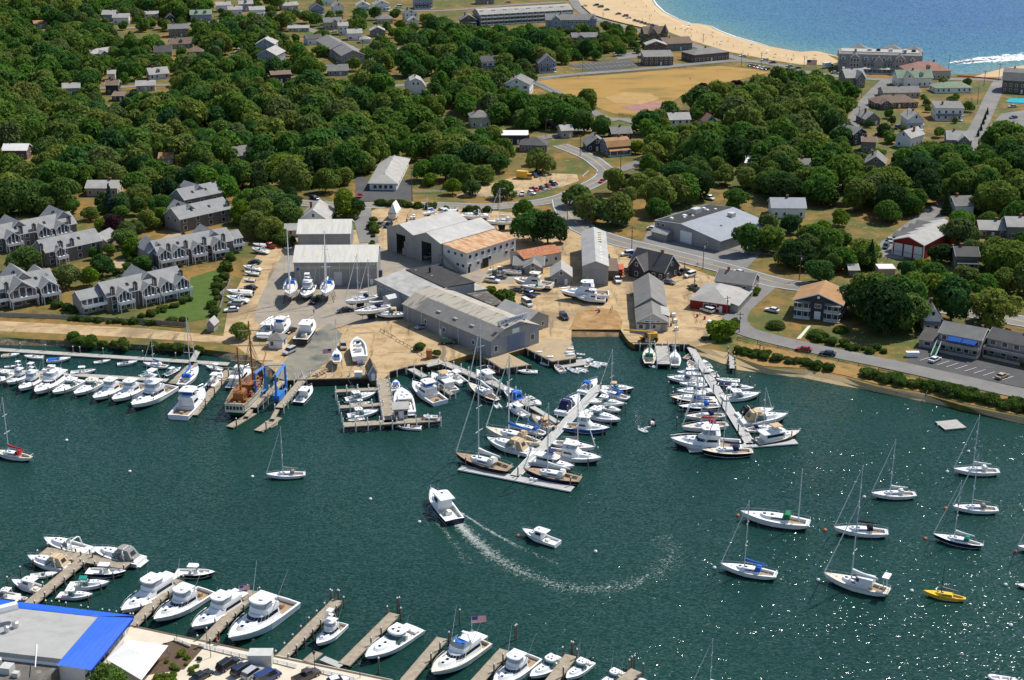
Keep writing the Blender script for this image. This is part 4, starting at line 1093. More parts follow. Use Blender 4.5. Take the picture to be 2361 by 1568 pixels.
for i in range(9):
 x = 14.5+i*1.9
 for z in (1.6,4.3): window(p,'f',x / W,z,1.1,1.4,(0,W,0,D))
porch(p,2,W - 8,-1.5,2.4,3.0,ROOF['light'])
for x,y in ((12,22),(31,24),(43,20)): body(p,x - 5,x+5,y - 4,y+6,0,10.0,2.6,'hip','x',WALL['tgrey'],ROOF['grey'],.4)
body(p,19.5,24.5,-1.2,9,0,6.4,3.2,'gable','y',WALL['tgrey'],ROOF['grey'],.3,fascia=TRIM)
for x in (9,37): chimney(p,x,7,9,12.4,1.2,WALL['tgrey'])
# motel
p = root_at('motel','long three storey grey motel with white balconies near the beach','motel',t10(2065,238),R(22))
W,D = 70.0,14.0
reg(p,W,D,11)
body(p,0,W,0,D,0,7.6,2.6,[(0,0),(.28,2.3),(.55,2.9),(1,0)],'x',WALL['tgrey'],ROOF['light'],.5)
for f in range(3):
 o = MB().box(0,W,-1.5,-.02,2.6*f+.05,2.6*f+.2).ob('balcony',TRIM,p)
 MB().box(0,W,-1.5,-1.42,2.6*f+.2,2.6*f+1.0).ob('railing',RAIL,o)
 for i in range(16): window(p,'f',(i+.5) / 16,2.6*f+1.3,1.9,1.7,(0,W,0,D))
for i in range(17): ob('divider',box_me(.3,1.6,7.5),WALL['tgrey'],p,(W*i / 16,-.8,.02))
for i in range(8): MB().add([(W*(i+.1)/8,.3,7.8),(W*(i+.45)/8,.3,7.8),(W*(i+.45)/8,3.4,9.8),(W*(i+.1)/8,3.4,9.8)],[(0,1,2,3)]).ob('dormer_slope',ROOF['dark'],p)
# turreted inn and turreted victorian
def turret(p,x,y,r,h,hr,wm,rm):
 o = MB().frustum([(x+r*math.cos(k*math.pi/4),y+r*math.sin(k*math.pi/4)) for k in range(8)],0,[(x+r*math.cos(k*math.pi/4),y+r*math.sin(k*math.pi/4)) for k in range(8)],h).ob('turret',wm,p)
 n = 8; v = [(x+(r+.35)*math.cos(k*math.pi/4),y+(r+.35)*math.sin(k*math.pi/4),h) for k in range(8)]+[(x,y,h+hr)]
 MB().add(v,[(k,(k+1) % 8,8) for k in range(8)]+[tuple(range(7,-1,-1))]).ob('turret_roof',rm,o)
 for k in (5,6,7):
  a_ = (k+.5)*math.pi / 4 - math.pi / 8
  for z in (h*.3,h*.75):
   w_ = ob('window',box_me(1.0,.08,1.5,-.75),TRIM,o,(x+r*.96*math.cos(a_),y+r*.96*math.sin(a_),z),a_+math.pi/2)
   ob('pane',box_me(.8,.05,1.3,-.65),PANE,w_,(0,-.05,0))
p = H(t20,315,265,760,264,12,6,3,'gable','blue','grey','big blue grey inn with round corner turret near the beach road',name='inn',cat='inn',cross=(.2,7,1.5,3))
a,W,rz = frame_at(t20(315,265),t20(760,264))
turret(p,W - .5,1.2,2.4,6.6,2.8,WALL['blue'],ROOF['grey'])
p = H(t20,1222,407,1420,402,11,6.6,3.8,'gable','brown','brown','brown victorian house with pointed corner turret beside the beach',name='victorian_house',cross=(.35,6,2,3.8),por=0)
a,W,rz = frame_at(t20(1222,407),t20(1420,402))
turret(p,W - .8,.6,2.1,7.6,5.0,WALL['brown'],ROOF['dark'])
p2 = H(t20,1235,530,1420,528,8,7.6,2.2,'gable','brown','light','upper shingled block with brown decks behind the stepped roofs',chim=0,ridge='y')
# townhouses
def townhouse(A,rz,W,D,label,gables=(),chims=(),eave=5.0,rise=3.3,wing=None,backs=()):
 p = thing('townhouse_block',label,'townhouse',P(*A,G),rz,'grey shingled townhouse blocks')
 reg(p,W,D,eave+rise,frac=.75)
 wm,rm = WALL['town'],ROOF['town']
 body(p,0,W,0,D,0,eave,rise,'gable','x',WALL['tgrey'],rm,.3,fascia=TRIM)
 MB().box(0,W,-.06,-.02,0,eave - .1).ob('front_shingle',wm,p)
 for u,w,d in gables:
  x = u*W
  body(p,x - w/2,x+w/2,-d,D*.45,0,eave - .1,w*.38,'gable','y',wm,rm,.3,fascia=TRIM)
  B = (x - w/2,x+w/2,-d,D*.45)
  for k in (-1,0,1):
   hh = 2.6 if k else 3.2
   window(p,'f',.5+k*.25,2.9+hh / 2+.1,w*.2,hh,B)
  for k in (-1,1): window(p,'f',.5+k*.22,1.3,w*.28,1.4,B)
  b = balcony(p,x - w/2 - .1,x+w/2+.1,-d,2.2,2.55,1.0,solid=True)
  for k in (-1,1): ob('balcony_post',box_me(.18,.18,2.5),TRIM,b,(x+k*w*.48,-d - 2.0,.02))
  for k in range(2): ob('chair',box_me(.6,.6,.7),TRIM,b,(x - .8+k*1.5,-d - 1.0,2.7))
  for k in (-1,1): ob('corner_board',box_me(.22,.22,eave - .2),TRIM,p,(x+k*(w/2),-d,.02))
 for u,y in chims:
  c = MB().box(u*W - .55,u*W+.55,y - .55,y+.55,0,eave+rise*.55+(1.6 if y > 2 else .6)).ob('chimney',wm,p)
  zt = eave+rise*.55+(1.6 if y > 2 else .6)
  MB().box(u*W - .62,u*W+.62,y - .62,y+.62,zt,zt+.2).box(u*W - .25,u*W+.25,y - .25,y+.25,zt+.2,zt+.6).ob('chimney_cap',ENGINE,c)
  for sx in (-1,1): MB().box(u*W+sx*.56 - .05,u*W+sx*.56+.05,y - .6,y - .5,0,zt).ob('chimney_trim',TRIM,c)
 for k in range(max(1,int(W / 5))):
  window(p,'f',(k+.35) / max(1,int(W / 5)),1.5,1.3,1.5,(0,W,0,D)); window(p,'f',(k+.35) / max(1,int(W / 5)),4.1,1.3,1.3,(0,W,0,D))
 for u in (.3,.7): window(p,'l',u,4.0,1.0,1.3,(0,W,0,D)); window(p,'r',u,4.0,1.0,1.3,(0,W,0,D))
 for k in range(2): ob('skylight',box_me(.9,1.2,.12),GLASS,p,(W*(.3+.35*k),D*.25,eave+rise*.5+.16),(math.atan2(rise,D / 2),0,0))
 for u,w,h in backs:
  x = u*W
  body(p,x - w/2,x+w/2,D*.3,D+3,0,eave+h,w*.42,'gable','y',WALL['tgrey'],rm,.3,fascia=TRIM)
 if wing:
  x0,x1,y0,y1,e,r_ = wing
  body(p,x0,x1,y0,y1,0,e,r_,'gable','x',WALL['tgrey'],rm,.3,fascia=TRIM)
  balcony(p,x0,x1,y0,2.4,2.5,1.0,solid=True)
  for k in range(4): window(p,'f',(k+.5) / 4,3.8,abs(x1 - x0) / 5,1.9,(x0,x1,y0,y1))
  for k in range(3): window(p,'f',(k+.5) / 3,1.4,1.2,1.4,(x0,x1,y0,y1))
 return p
townhouse(t01(1010,1312),R(40),26.5,11,'townhouse block with four white balconies, nearest the green lawn',((.18,4.8,1.4),(.50,4.8,1.4),(.73,4.8,1.6),(.93,4.8,1.8)),((.07,.5),(.36,.5),(.61,.5),(.99,2.0),(.28,7),(.75,7.5)),wing=(-7.5,-.03,3.0,9.5,4.8,2.0),backs=((.58,7,1.0),))
townhouse(t01(1475,905),R(36),27.5,11,'townhouse block with three big arched gables, behind the lawn block',((.06,4.6,1.4),(.24,4.8,1.6),(.50,4.8,1.6),(.78,5.2,1.8)),((.14,.5),(.37,.5),(.62,.5),(.88,.5),(.45,7)),wing=(27.53,32,2,9,4.8,2),backs=((.05,7,0),(.8,7,.6)))
townhouse(t01(100,1262),R(36),15,12,'dark fronted townhouse block at the left end of the garden wall',((.25,8.5,1.6),(.80,5.6,2.6)),((-.02,1.0),(.3,8)),wing=(-12,-.03,1,11,5.2,3.2),backs=((.4,8,1.0),(.9,6,0)))
townhouse(t01(440,892),R(44),21,10,'plain roofed townhouse block with tall chimneys, middle of the left cluster',((.22,3.6,1.2),),((-.03,2.0),(.48,.6),(.28,.5)),backs=())
townhouse(t01(-40,770),R(42),31,11,'rearmost left townhouse block showing two arched gables over another roof',((.20,5.4,1.8),(.58,5.2,1.8),(.80,5.2,1.8)),((.33,.5),(.49,.5),(.92,.6),(.4,8),(.85,8)),backs=((.35,8,.8),(.9,8,1.2)))
townhouse(t01(1672,578),R(44),22,11,'upper townhouse block with broad pale roof beside the boatyard trees',(),((.98,1.5),(.2,8)),backs=((.3,7,.6),))
townhouse(t01(1715,412),R(44),17,10,'highest townhouse block, its stepped roofs against the wood',(),((.1,6),(.6,7),(.95,5)),eave=5.8,backs=((.5,7,.8),))
H(t01,815,705,995,722,8,2.6,2.2,'gable','tgrey','town','detached garage with grey gable roof between the townhouse blocks',name='garage',cat='garage',chim=0,ridge='y',wins=False)
# restaurant with blue awnings in the foreground
Cn = P(*t03(1215,1003),G+3.9); Cn.z = G
p = thing('restaurant','waterfront restaurant with flat grey roof edged by bright blue awnings','restaurant',Cn,R(-11))
BLUE = banded(M('bright blue awning',(.006,.10,.62),.55,.07,.5),'X',.35,.12,.05)
FLAT = layered('grey flat roof membrane',((.36,.355,.34),(.42,.41,.39),.25),[(.1,.52,.7,(.31,.305,.29),(1,3,1)),(.8,.62,.75,(.25,.24,.22),None)],bump=.05)
ang = R(0)
FOOT.append((Cn.copy(),R(-11),-70,0,-40,0))
MB().box(-60,-1.0,-17.38,-.8,0,3.88).ob('wall',WALL['white'],p)
MB().box(-60,-5.4,-17.5,-2.6,3.95,5.4).ob('roof',FLAT,p)
MB().add([(-60,.6,5.1),(.2,.6,4.3),(-5.3,-2.9,5.47),(-60,-2.9,5.47)],[(0,1,2,3)]).add([(-60,.6,5.1),(.2,.6,4.3),(.2,.6,3.6),(-60,.6,3.6)],[(3,2,1,0)]).ob('awning',BLUE,p)
MB().add([(.22,.2,4.0),(.22,-17.5,3.75),(-5.3,-19.5,5.45),(-5.3,-2.6,5.45)],[(3,2,1,0),(0,1,2,3)]).add([(.22,.2,4.0),(.22,-17.5,3.75),(.22,-17.5,3.4),(.22,.2,3.4)],[(0,1,2,3),(3,2,1,0)]).ob('awning',BLUE,p)
for i in range(8): window(p,'r',.06+i*.115,1.9,1.6,1.5,(-60,-1.0,-18,-.8))
r2 = MB().box(-60,-6.0,-34,-17.7,0,3.9).ob('rear_wing',layered('dirty gravel roof',((.11,.10,.09),(.17,.155,.135),.6),[(.5,.55,.7,(.26,.25,.23),None)]),p)
MB().box(-60,-5.6,-17.68,-17.4,3.9,4.5).ob('parapet',TRIM,p)
d_ = MB().path([(-23,-9,5.4),(-23,-9,8.2),(-19.5,-6.5,8.4)],.9,8).ob('exhaust_duct',TRIM,p)
for x,y,r_ in ((-18.8,-9.2,.7),(-19.6,-11,.55),(-16.8,-19.5,.8)): MB().tube((x,y,4.0 if y < -17 else 5.4),(x,y,6.4 if y > -17 else 5.2),r_,r_*.8,10).sphere((x,y,6.4 if y > -17 else 5.2),r_,r_,.3).ob('roof_fan',METAL,p)
MB().box(-15.2,-13.2,-22,-20,3.9,5.2).box(-12.4,-11.3,-22.6,-21.6,3.9,4.8).ob('roof_unit',HVAC,p)
MB().tube((-12,-14,5.45),(-8.6,-21,5.5),.1).ob('roof_pipe',TRIM,p)
# marquee
c = [P(*t03(x,y),G+2.6) for x,y in ((980,1375),(1180,1197),(1552,1250),(1305,1568))]
cc = sum(c,Vector()) / 4; cc.z = G
p = thing('marquee','large white tent canopy beside the blue awning restaurant','tent',cc)
l = [Vector((q.x - cc.x,q.y - cc.y,2.6)) for q in c]
rA = (l[0]+l[1]) / 2*.35+Vector((0,0,3.6 - .35*2.6)); rB = (l[2]+l[3]) / 2*.35+Vector((0,0,3.6 - .35*2.6))
rA.z = rB.z = 3.7
MB().add([*l,rA,rB],[(1,0,4),(0,3,5,4),(3,2,5),(2,1,4,5)]).ob('canopy',CANV['white'],p)
for q in l: ob('pole',box_me(.12,.12,2.6),METAL,p,(q.x*.98,q.y*.98,0))
FOOT.append((cc.copy(),0,-9,9,-9,9))
# small huts
H(t12,118,76,245,84,4.2,2.9,1.2,'hip','white','grey','small white hut with wide dark windows at the boatyard edge',name='yard_hut',cat='hut',chim=0,cols=2)
H(t12,1046,378,1116,372,5.2,2.7,1.9,'gable','blue','brown','little pale blue hut with weathered shingle roof at the pier head',name='pier_hut',cat='hut',chim=0,ridge='y',cols=1)
H(t12,1275,728,1402,722,3.0,2.7,.4,'shed','tgrey','light','grey fuel booth with flat pale roof on the timber pier',name='fuel_booth',cat='booth',chim=0,cols=3)
H(t31,1020,985,1170,985,5,2.6,0,'flat','beige','white','small flat roofed carport, bright white among trees',name='carport',cat='carport',chim=0,wins=False)
H(t31,750,985,830,985,6,2.4,1.2,'gable','grey','light','low shed roof under trees left of the white carport',name='shed',cat='shed',chim=0,wins=False)
# ---------------------------------------------------------------- trees and shrubs
import numpy as np
def leaf_mat(name,ramp,tint):
 m = bpy.data.materials.new(name); m.use_nodes = True
 nt = m.node_tree; L = nt.links.new
 nt.nodes.remove(nt.nodes['Principled BSDF'])
 out = nt.nodes['Material Output']
 if tint == 'object': src = nd(nt,'ShaderNodeObjectInfo').outputs['Random']
 else:
  at = nd(nt,'ShaderNodeAttribute'); at.attribute_name = 'tint'; src = at.outputs['Fac']
 rp = nd(nt,'ShaderNodeValToRGB'); cr = rp.color_ramp
 cr.elements[0].color = (*ramp[0],1); cr.elements[1].color = (*ramp[-1],1)
 for i,c in enumerate(ramp[1:-1]):
  e = cr.elements.new((i+1) / (len(ramp) - 1)); e.color = (*c,1)
 L(src,rp.inputs['Fac'])
 pos = nd(nt,'ShaderNodeNewGeometry').outputs['Position']
 nz = nd(nt,'ShaderNodeTexNoise',Scale=.55,Detail=3.0); L(pos,nz.inputs['Vector'])
 mr = nd(nt,'ShaderNodeMapRange'); mr.inputs['From Min'].default_value = .3; mr.inputs['From Max'].default_value = .7
 mr.inputs['To Min'].default_value = .68; mr.inputs['To Max'].default_value = 1.32
 L(nz.outputs['Fac'],mr.inputs['Value'])
 mx = nd(nt,'ShaderNodeMixRGB',blend_type='MULTIPLY'); mx.inputs['Fac'].default_value = 1.0
 L(rp.outputs[0],mx.inputs['Color1']); L(mr.outputs[0],mx.inputs['Color2'])
 d = nd(nt,'ShaderNodeBsdfDiffuse'); t = nd(nt,'ShaderNodeBsdfTranslucent')
 L(mx.outputs[0],d.inputs[0]); L(mx.outputs[0],t.inputs[0])
 ms = nd(nt,'ShaderNodeMixShader'); ms.inputs[0].default_value = .38
 L(d.outputs[0],ms.inputs[1]); L(t.outputs[0],ms.inputs[2]); L(ms.outputs[0],out.inputs[0])
 return m
BROAD = [(.108,.188,.034),(.062,.150,.034),(.130,.208,.034),(.172,.200,.050),(.085,.180,.028),(.056,.128,.040),(.195,.240,.046),(.118,.160,.056),(.112,.225,.030),(.050,.112,.038),(.150,.220,.038)]
LEAF = leaf_mat('broadleaf foliage',BROAD,'object')
LEAFS = leaf_mat('distant woodland foliage',BROAD,'attr')
LEAFB = leaf_mat('bright young foliage',[(.13,.22,.022),(.17,.22,.03),(.11,.20,.022)],'object')
LEAFP = leaf_mat('purple foliage',[(.050,.022,.028),(.066,.028,.034)],'object')
LEAFC = leaf_mat('blue spruce foliage',[(.05,.078,.066),(.06,.09,.08)],'object')
LEAFD = leaf_mat('dark conifer foliage',[(.034,.072,.024),(.046,.084,.026)],'object')
SHRUB = leaf_mat('shrub foliage',[(.075,.135,.024),(.095,.155,.028),(.065,.115,.028),(.115,.15,.04),(.08,.145,.022)],'object')
BARK = M('tree bark',(.09,.07,.055),.9,.25,2.0,bump=.4)
nr = np.random.RandomState(5)
def leaf_cloud(centres,radii,squash,n,size,core=.12):
 """triangles scattered over the surface of overlapping lobes, gaps between them"""
 C = np.array(centres); Rr = np.array(radii)
 w = Rr ** 2 / (Rr ** 2).sum()
 k = nr.choice(len(Rr),n*2,p=w)
 d = nr.normal(size=(n*2,3)); d /= np.linalg.norm(d,axis=1)[:,None]
 d[:,2] = np.where(d[:,2] < -.75,-d[:,2],d[:,2])
 rr = Rr[k]*nr.uniform(.80,1.10,n*2)
 pos = C[k]+d*rr[:,None]*np.array([1,1,squash])
 keep = np.ones(len(pos),bool)
 for c,r in zip(C,Rr):
  q = (pos - c) / np.array([1,1,squash])
  keep &= ~((np.linalg.norm(q,axis=1) < r*.78))
 pos,d = pos[keep][:n],d[keep][:n]
 nn = int(len(pos)*core)
 kk = nr.choice(len(Rr),nn,p=w); dd = nr.normal(size=(nn,3)); dd /= np.linalg.norm(dd,axis=1)[:,None]
 pos = np.vstack([pos,C[kk]+dd*(Rr[kk]*nr.uniform(.3,.75,nn))[:,None]*np.array([1,1,squash])]); d = np.vstack([d,dd])
 nrm = d+nr.normal(size=d.shape)*.55+np.array([0,0,.3]); nrm /= np.linalg.norm(nrm,axis=1)[:,None]
 u = np.cross(nrm,nr.normal(size=d.shape)); u /= np.linalg.norm(u,axis=1)[:,None]
 v = np.cross(nrm,u)
 s = (size*nr.uniform(.6,1.35,len(pos)))[:,None]
 tri = np.stack([pos+u*s*.62,pos - u*s*.45+v*s*.55,pos - u*s*.35 - v*s*.55],1)
 return tri.reshape(-1,3)
def tri_mesh(name,V,tint=None):
 me = bpy.data.meshes.new(name)
 n = len(V)
 me.vertices.add(n); me.vertices.foreach_set('co',V.astype(np.float32).ravel())
 me.loops.add(n); me.loops.foreach_set('vertex_index',np.arange(n,dtype=np.int32))
 me.polygons.add(n // 3); me.polygons.foreach_set('loop_start',np.arange(0,n,3,dtype=np.int32))
 if tint is not None:
  a = me.attributes.new('tint','FLOAT','POINT'); a.data.foreach_set('value',tint.astype(np.float32))
 me.materials.append(None); me.update(); me.validate()
 return me
def broad_crown(w,h,n,size,flat=1.0):
 """crown about w wide, h tall, lowest leaves at z = 0"""
 cs,rs = [],[]
 m = nr.randint(9,14)
 for i in range(m):
  a = nr.uniform(0,2*np.pi); r = w*.5*nr.uniform(.15,.68)
  z = h*nr.uniform(.22,.74)*(1 - .3*(r / (w*.5)) ** 2)
  cs.append((r*math.cos(a),r*math.sin(a),z)); rs.append(w*nr.uniform(.14,.25))
 cs.append((0,0,h*.62)); rs.append(w*.27)
 return leaf_cloud(cs,rs,min(1.0,h / w*1.15)*flat,n,size)
def cone_crown(w,h,n,size):
 t = 1 - np.sqrt(nr.uniform(0,1,n))
 a = nr.uniform(0,2*np.pi,n)
 tier = .82+.18*np.cos(t*2*np.pi*8)
 r = w*.5*(1 - t)*tier*nr.uniform(.75,1.05,n)
 pos = np.stack([r*np.cos(a),r*np.sin(a),t*h],1)
 d = np.stack([np.cos(a),np.sin(a),np.full(n,.5)],1)+nr.normal(size=(n,3))*.4; d /= np.linalg.norm(d,axis=1)[:,None]
 u = np.cross(d,nr.normal(size=d.shape)); u /= np.linalg.norm(u,axis=1)[:,None]; v = np.cross(d,u)
 s = (size*nr.uniform(.6,1.3,n))[:,None]
 return np.stack([pos+u*s*.6,pos - u*s*.45+v*s*.5,pos - u*s*.4 - v*s*.5],1).reshape(-1,3)
def trunk_mesh(h,r,w):
 mb = MB()
 mb.tube((0,0,-.2),(.1,.05,h*.62),r,r*.7,7)
 for i in range(5):
  a = i*1.26+.4
  mb.tube((.05,.05,h*(.45+.04*i)),(w*.26*math.cos(a),w*.26*math.sin(a),h*(.85+.08*(i % 3))),r*.5,r*.15,5)
 return mb.mesh('trunk')
NV = 9
CROWN = [tri_mesh('crown',broad_crown(12.0+(k % 3),7.6+.5*(k % 4),1900,.80)) for k in range(NV)]
CROWNT = [broad_crown(12.0+(k % 3),7.6+.5*(k % 4),950,1.08) for k in range(6)]
TRUNK = [trunk_mesh(6.5+.4*k,.34,11) for k in range(3)]
CONE = [tri_mesh('crown',cone_crown(6.2,10.5,1300,.7)) for k in range(2)]
SLIM = [tri_mesh('crown',cone_crown(2.6,4.8,500,.42))]
BUSH = [tri_mesh('foliage',broad_crown(3.6,2.3,700,.42,.9)) for k in range(5)]
DOME = [tri_mesh('foliage',leaf_cloud([(0,0,.5)],[2.0],.75,1500,.34)) for k in range(2)]
TREES = []                      # x,y,size factor,label,group,leaf material,crown kind
def on_road(x,y,m):
 for c,w in ROADS:
  for a,b in zip(c,c[1:]):
   dx,dy = b.x - a.x,b.y - a.y
   l2 = dx*dx+dy*dy
   t = max(0,min(1,((x - a.x)*dx+(y - a.y)*dy) / l2))
   if (x - a.x - t*dx) ** 2+(y - a.y - t*dy) ** 2 < (w/2+m) ** 2: return True
 return False
def in_foot(x,y,m):
 for loc,rz,x0,W,y0,D in FOOT:
  dx,dy = x - loc.x,y - loc.y
  lx,ly = dx*math.cos(rz)+dy*math.sin(rz),-dx*math.sin(rz)+dy*math.cos(rz)
  if x0 - m < lx < W+m and y0 - m < ly < D+m: return True
 return False
def hides(x,y,w,h):
 px,py = proj((x,y,G)); s = FPX / (y*CP+(CAMH - G)*SP)
 x0,x1,y0,y1 = px - w*.5*s,px+w*.5*s,py - h*s*.96,py - h*s*.25
 for a0,b0,a1,b1,near in KEEP:
  if y < near+1 and x1 > a0 and x0 < a1 and y1 > b0 and y0 < b1: return True
 return False
def in_poly(px,py,poly):
 r = False; n = len(poly)
 for i in range(n):
  (xa,ya),(xb,yb) = poly[i],poly[i - 1]
  if (ya > py) != (yb > py) and px < (xb - xa)*(py - ya) / (yb - ya)+xa: r = not r
 return r
# places that stay open to view: lanes,lots,lawns,the field
for r_ in ((1235,150,1700,212,640),(1300,136,1490,160,700),(700,452,1300,476,560),(1330,385,1420,440,560),(1035,405,1300,455,560),(560,700,800,800,420),(2245,185,2300,320,600),(1985,182,2050,258,700),
           (740,78,880,140,800),(280,58,395,76,1000),(870,192,1020,203,770),(2020,470,2110,560,470),(1700,560,1790,640,470),(1500,70,2361,160,700),(320,590,420,680,425),(2270,250,2361,310,640),
           (820,430,960,470,540),(2240,715,2361,745,420),(300,195,380,206,800),(1205,420,1300,470,540),(1250,300,1330,325,640),(740,25,1010,50,950),(560,30,700,48,950),(1830,1,1940,120,600),(1395,190,1535,255,640)): KEEP.append(r_)
def wood(poly,gap,label,group,size=(.92,1.4),tries=None,p_keep=1.0,seed=1):
 rg = random.Random(seed)
 W = [P(x,y,G) for x,y in poly]
 wx0,wx1 = min(w.x for w in W),max(w.x for w in W); wy0,wy1 = min(w.y for w in W),max(w.y for w in W)
 wp = [(w.x,w.y) for w in W]
 n = int((wx1 - wx0)*(wy1 - wy0) / (gap*gap)*3)
 cell = {}
 for _ in range(n):
  x,y = rg.uniform(wx0,wx1),rg.uniform(wy0,wy1)
  if not in_poly(x,y,wp): continue
  g = gap*rg.uniform(.8,1.15)
  cx,cy = int(x // gap),int(y // gap)
  if any((x - a)**2+(y - b)**2 < g*g for i in (-1,0,1) for j in (-1,0,1) for a,b in cell.get((cx+i,cy+j),())): continue
  if rg.random() > p_keep: continue
  if on_road(x,y,2.0) or in_foot(x,y,2.5): continue
  s = rg.uniform(*size)*(1.15 if rg.random() < .15 else .75 if rg.random() < .22 else 1)
  if hides(x,y,11.5*s,11*s):
   s *= .62
   if hides(x,y,10.5*s,10.5*s): continue
  cell.setdefault((cx,cy),[]).append((x,y))
  k_ = rg.random(); TREES.append((x,y,s,label,group,LEAFB if k_ < .07 else LEAFD if k_ < .16 else None,'cone' if k_ > .975 else 'broad'))
wood([(-60,8),(440,6),(560,55),(650,120),(690,200),(725,300),(725,400),(705,458),(620,452),(520,470),(400,470),(300,482),(200,492),(130,492),(-60,505)],8.5,'rounded oak in the dense wood that fills the upper left','trees of the left wood',seed=2)
wood([(545,470),(690,478),(702,530),(650,572),(582,566),(556,520)],7.6,'leafy tree in the clump behind the white farmhouse','trees beside the farmhouse',seed=3)
wood([(700,215),(870,214),(1012,206),(1020,265),(985,300),(1140,322),(1165,365),(1085,392),(960,380),(840,398),(790,440),(712,455)],8.5,'broad oak in the central wood above the main road','trees of the central wood',seed=4)
wood([(560,10),(880,40),(1100,60),(1110,140),(1020,190),(880,205),(760,200),(640,120)],12.5,'garden tree among the far upper houses','garden trees of the upper streets',p_keep=.75,seed=5)
wood([(1010,80),(1180,62),(1330,72),(1420,118),(1310,148),(1220,170),(1225,235),(1130,300),(1030,255),(1010,190)],8.6,'tree in the belt between the motel and the central wood','trees left of the playing field',seed=6)
wood([(1175,262),(1240,240),(1330,275),(1400,305),(1470,318),(1460,335),(1400,330),(1290,300),(1190,300)],8.5,'tree below the near corner of the playing field','trees below the field',seed=7)
wood([(1470,318),(1550,280),(1650,240),(1770,215),(1930,200),(1975,230),(1985,290),(1950,330),(1945,400),(1965,470),(1840,478),(1720,440),(1600,410),(1500,350)],8.8,'dark broad tree in the wood right of the playing field','trees of the right wood',seed=8)
wood([(1990,330),(2060,385),(2130,355),(2240,345),(2440,320),(2460,490),(2240,490),(2180,440),(2040,430),(1960,400)],8.5,'tree in the belt above the red barn at the right','trees above the red barn',seed=9)
wood([(1935,455),(2010,430),(2090,440),(2140,470),(2090,500),(2010,500),(1950,490)],10,'street tree on the dry verge left of the red barn','verge trees near the barn',seed=10)
wood([(1965,640),(2040,605),(2120,612),(2210,628),(2290,690),(2240,752),(2130,762),(2060,768),(1990,742)],6.6,'tall tree in the grove left of the balcony flats','trees of the near right grove',seed=11)
wood([(2280,480),(2440,470),(2440,700),(2340,690),(2260,640),(2290,560)],10,'tree among the houses at the right edge','trees of the right edge',seed=12)
wood([(1000,385),(1150,372),(1240,345),(1290,375),(1240,402),(1100,425),(1020,440),(960,440)],10.0,'park tree on the parched grass above the main road','park trees above the road',p_keep=.8,size=(.7,.95),seed=13)
wood([(1340,520),(1420,540),(1520,500),(1600,470),(1640,430),(1500,370),(1420,420),(1350,480)],9.5,'oak on the dry grass right of the road junction','oaks on the dry grass',p_keep=.85,size=(.8,1.1),seed=14)
wood([(30,500),(200,495),(330,480),(420,478),(420,520),(330,560),(300,600),(240,640),(180,610),(230,560),(160,480)],6.5,'garden tree between the townhouse roofs','townhouse garden trees',size=(.45,.75),seed=15)
wood([(1560,330),(1700,400),(1800,470),(1880,480),(1960,440)],8.2,'tree along the lower edge of the right wood','trees of the right wood edge',seed=16)
wood([(1700,535),(1790,560),(1900,560),(2000,560),(2020,600),(1950,640),(1850,640),(1800,600)],9,'verge tree between the main road and the red barn','verge trees by the main road',size=(.6,.95),seed=18)
wood([(2170,480),(2260,470),(2300,560),(2290,640),(2220,600)],9,'tree among the houses behind the red barn','trees behind the red barn',size=(.7,1.0),seed=19)
wood([(1325,75),(1420,70),(1500,95),(1495,122),(1400,137),(1310,142)],8.5,'small garden tree near the turreted inn','inn garden trees',size=(.45,.75),seed=20)
wood([(2040,190),(2230,185),(2230,330),(1990,330),(1990,270)],14,'small garden tree among the seaside houses','seaside garden trees',size=(.4,.65),seed=17)
def tree(t,x,y,h,label,mat=None,kind='broad',group=None):
 p = P(*t(x,y),G)
 TREES.insert(0,(p.x,p.y,h / 11.0,label,group,mat,kind))
tree(t11,830,442,11,'big yellow green maple between the farmhouse lane and the road',LEAFB)
tree(t11,905,440,8.5,'dark narrow tree touching the yellow green maple',LEAFD)
tree(t21,200,662,13,'tall tree behind the rusty roofed workshop, left of two')
tree(t21,330,690,13,'tall tree behind the rusty roofed workshop, right of two',LEAFD)
tree(t21,445,668,8.5,'lower dark tree leaning to the tall steel shed',LEAFD)
tree(t21,105,455,8,'small tree beside the junction behind the stored boats')
tree(t21,680,472,11.5,'tall slim tree on the grass island by the junction')
tree(t21,610,335,11,'spreading tree above the junction fence')
tree(t21,922,502,12,'oak with bare trunk on the dry grass above the tall shed')
tree(t21,1042,482,9,'smaller oak right of the bare trunked oak')
tree(t21,1060,186,6.6,'round purple leaved tree on the dry grass',LEAFP)
tree(t21,1350,378,13,'very wide oak on the dry grass behind the commercial hall')
tree(t21,1510,330,12,'oak right of the very wide oak')
tree(t21,1700,262,12,'dark tree behind the commercial hall',LEAFD)
tree(t21,2062,348,9,'round grey green tree at the back corner of the commercial hall')
tree(t21,2185,770,12,'full tree shading the right end of the commercial hall')
tree(t21,2361,760,11.5,'tree right of the one shading the commercial hall')
tree(t31,240,902,10.5,'dark maple with clear trunk on the dry triangle',LEAFD)
tree(t31,495,614,7,'light green young tree on the dry verge, left of two',LEAFB)
tree(t31,655,522,7,'light green young tree on the dry verge, right of two',LEAFB)
tree(t31,195,582,8,'street tree in front of the bright metal roof')
tree(t31,20,622,9,'tree left of the street tree by the metal roof')
tree(t31,470,1046,8,'bright round tree behind the tan roofed apartment house')
tree(t31,560,905,8.5,'feathery tree above the apartment house, left')
tree(t31,705,922,8.5,'feathery tree above the apartment house, middle')
tree(t31,885,905,8.5,'feathery tree above the apartment house, right')
tree(t31,1090,482,10,'spreading tree left of the red barn')
tree(t31,1255,402,10,'grey green tree behind the barn drive')
tree(t31,1360,396,9.5,'thin trunked tree beside the barn drive')
tree(t31,1765,722,12,'dense tree leaning on the right side of the red barn')
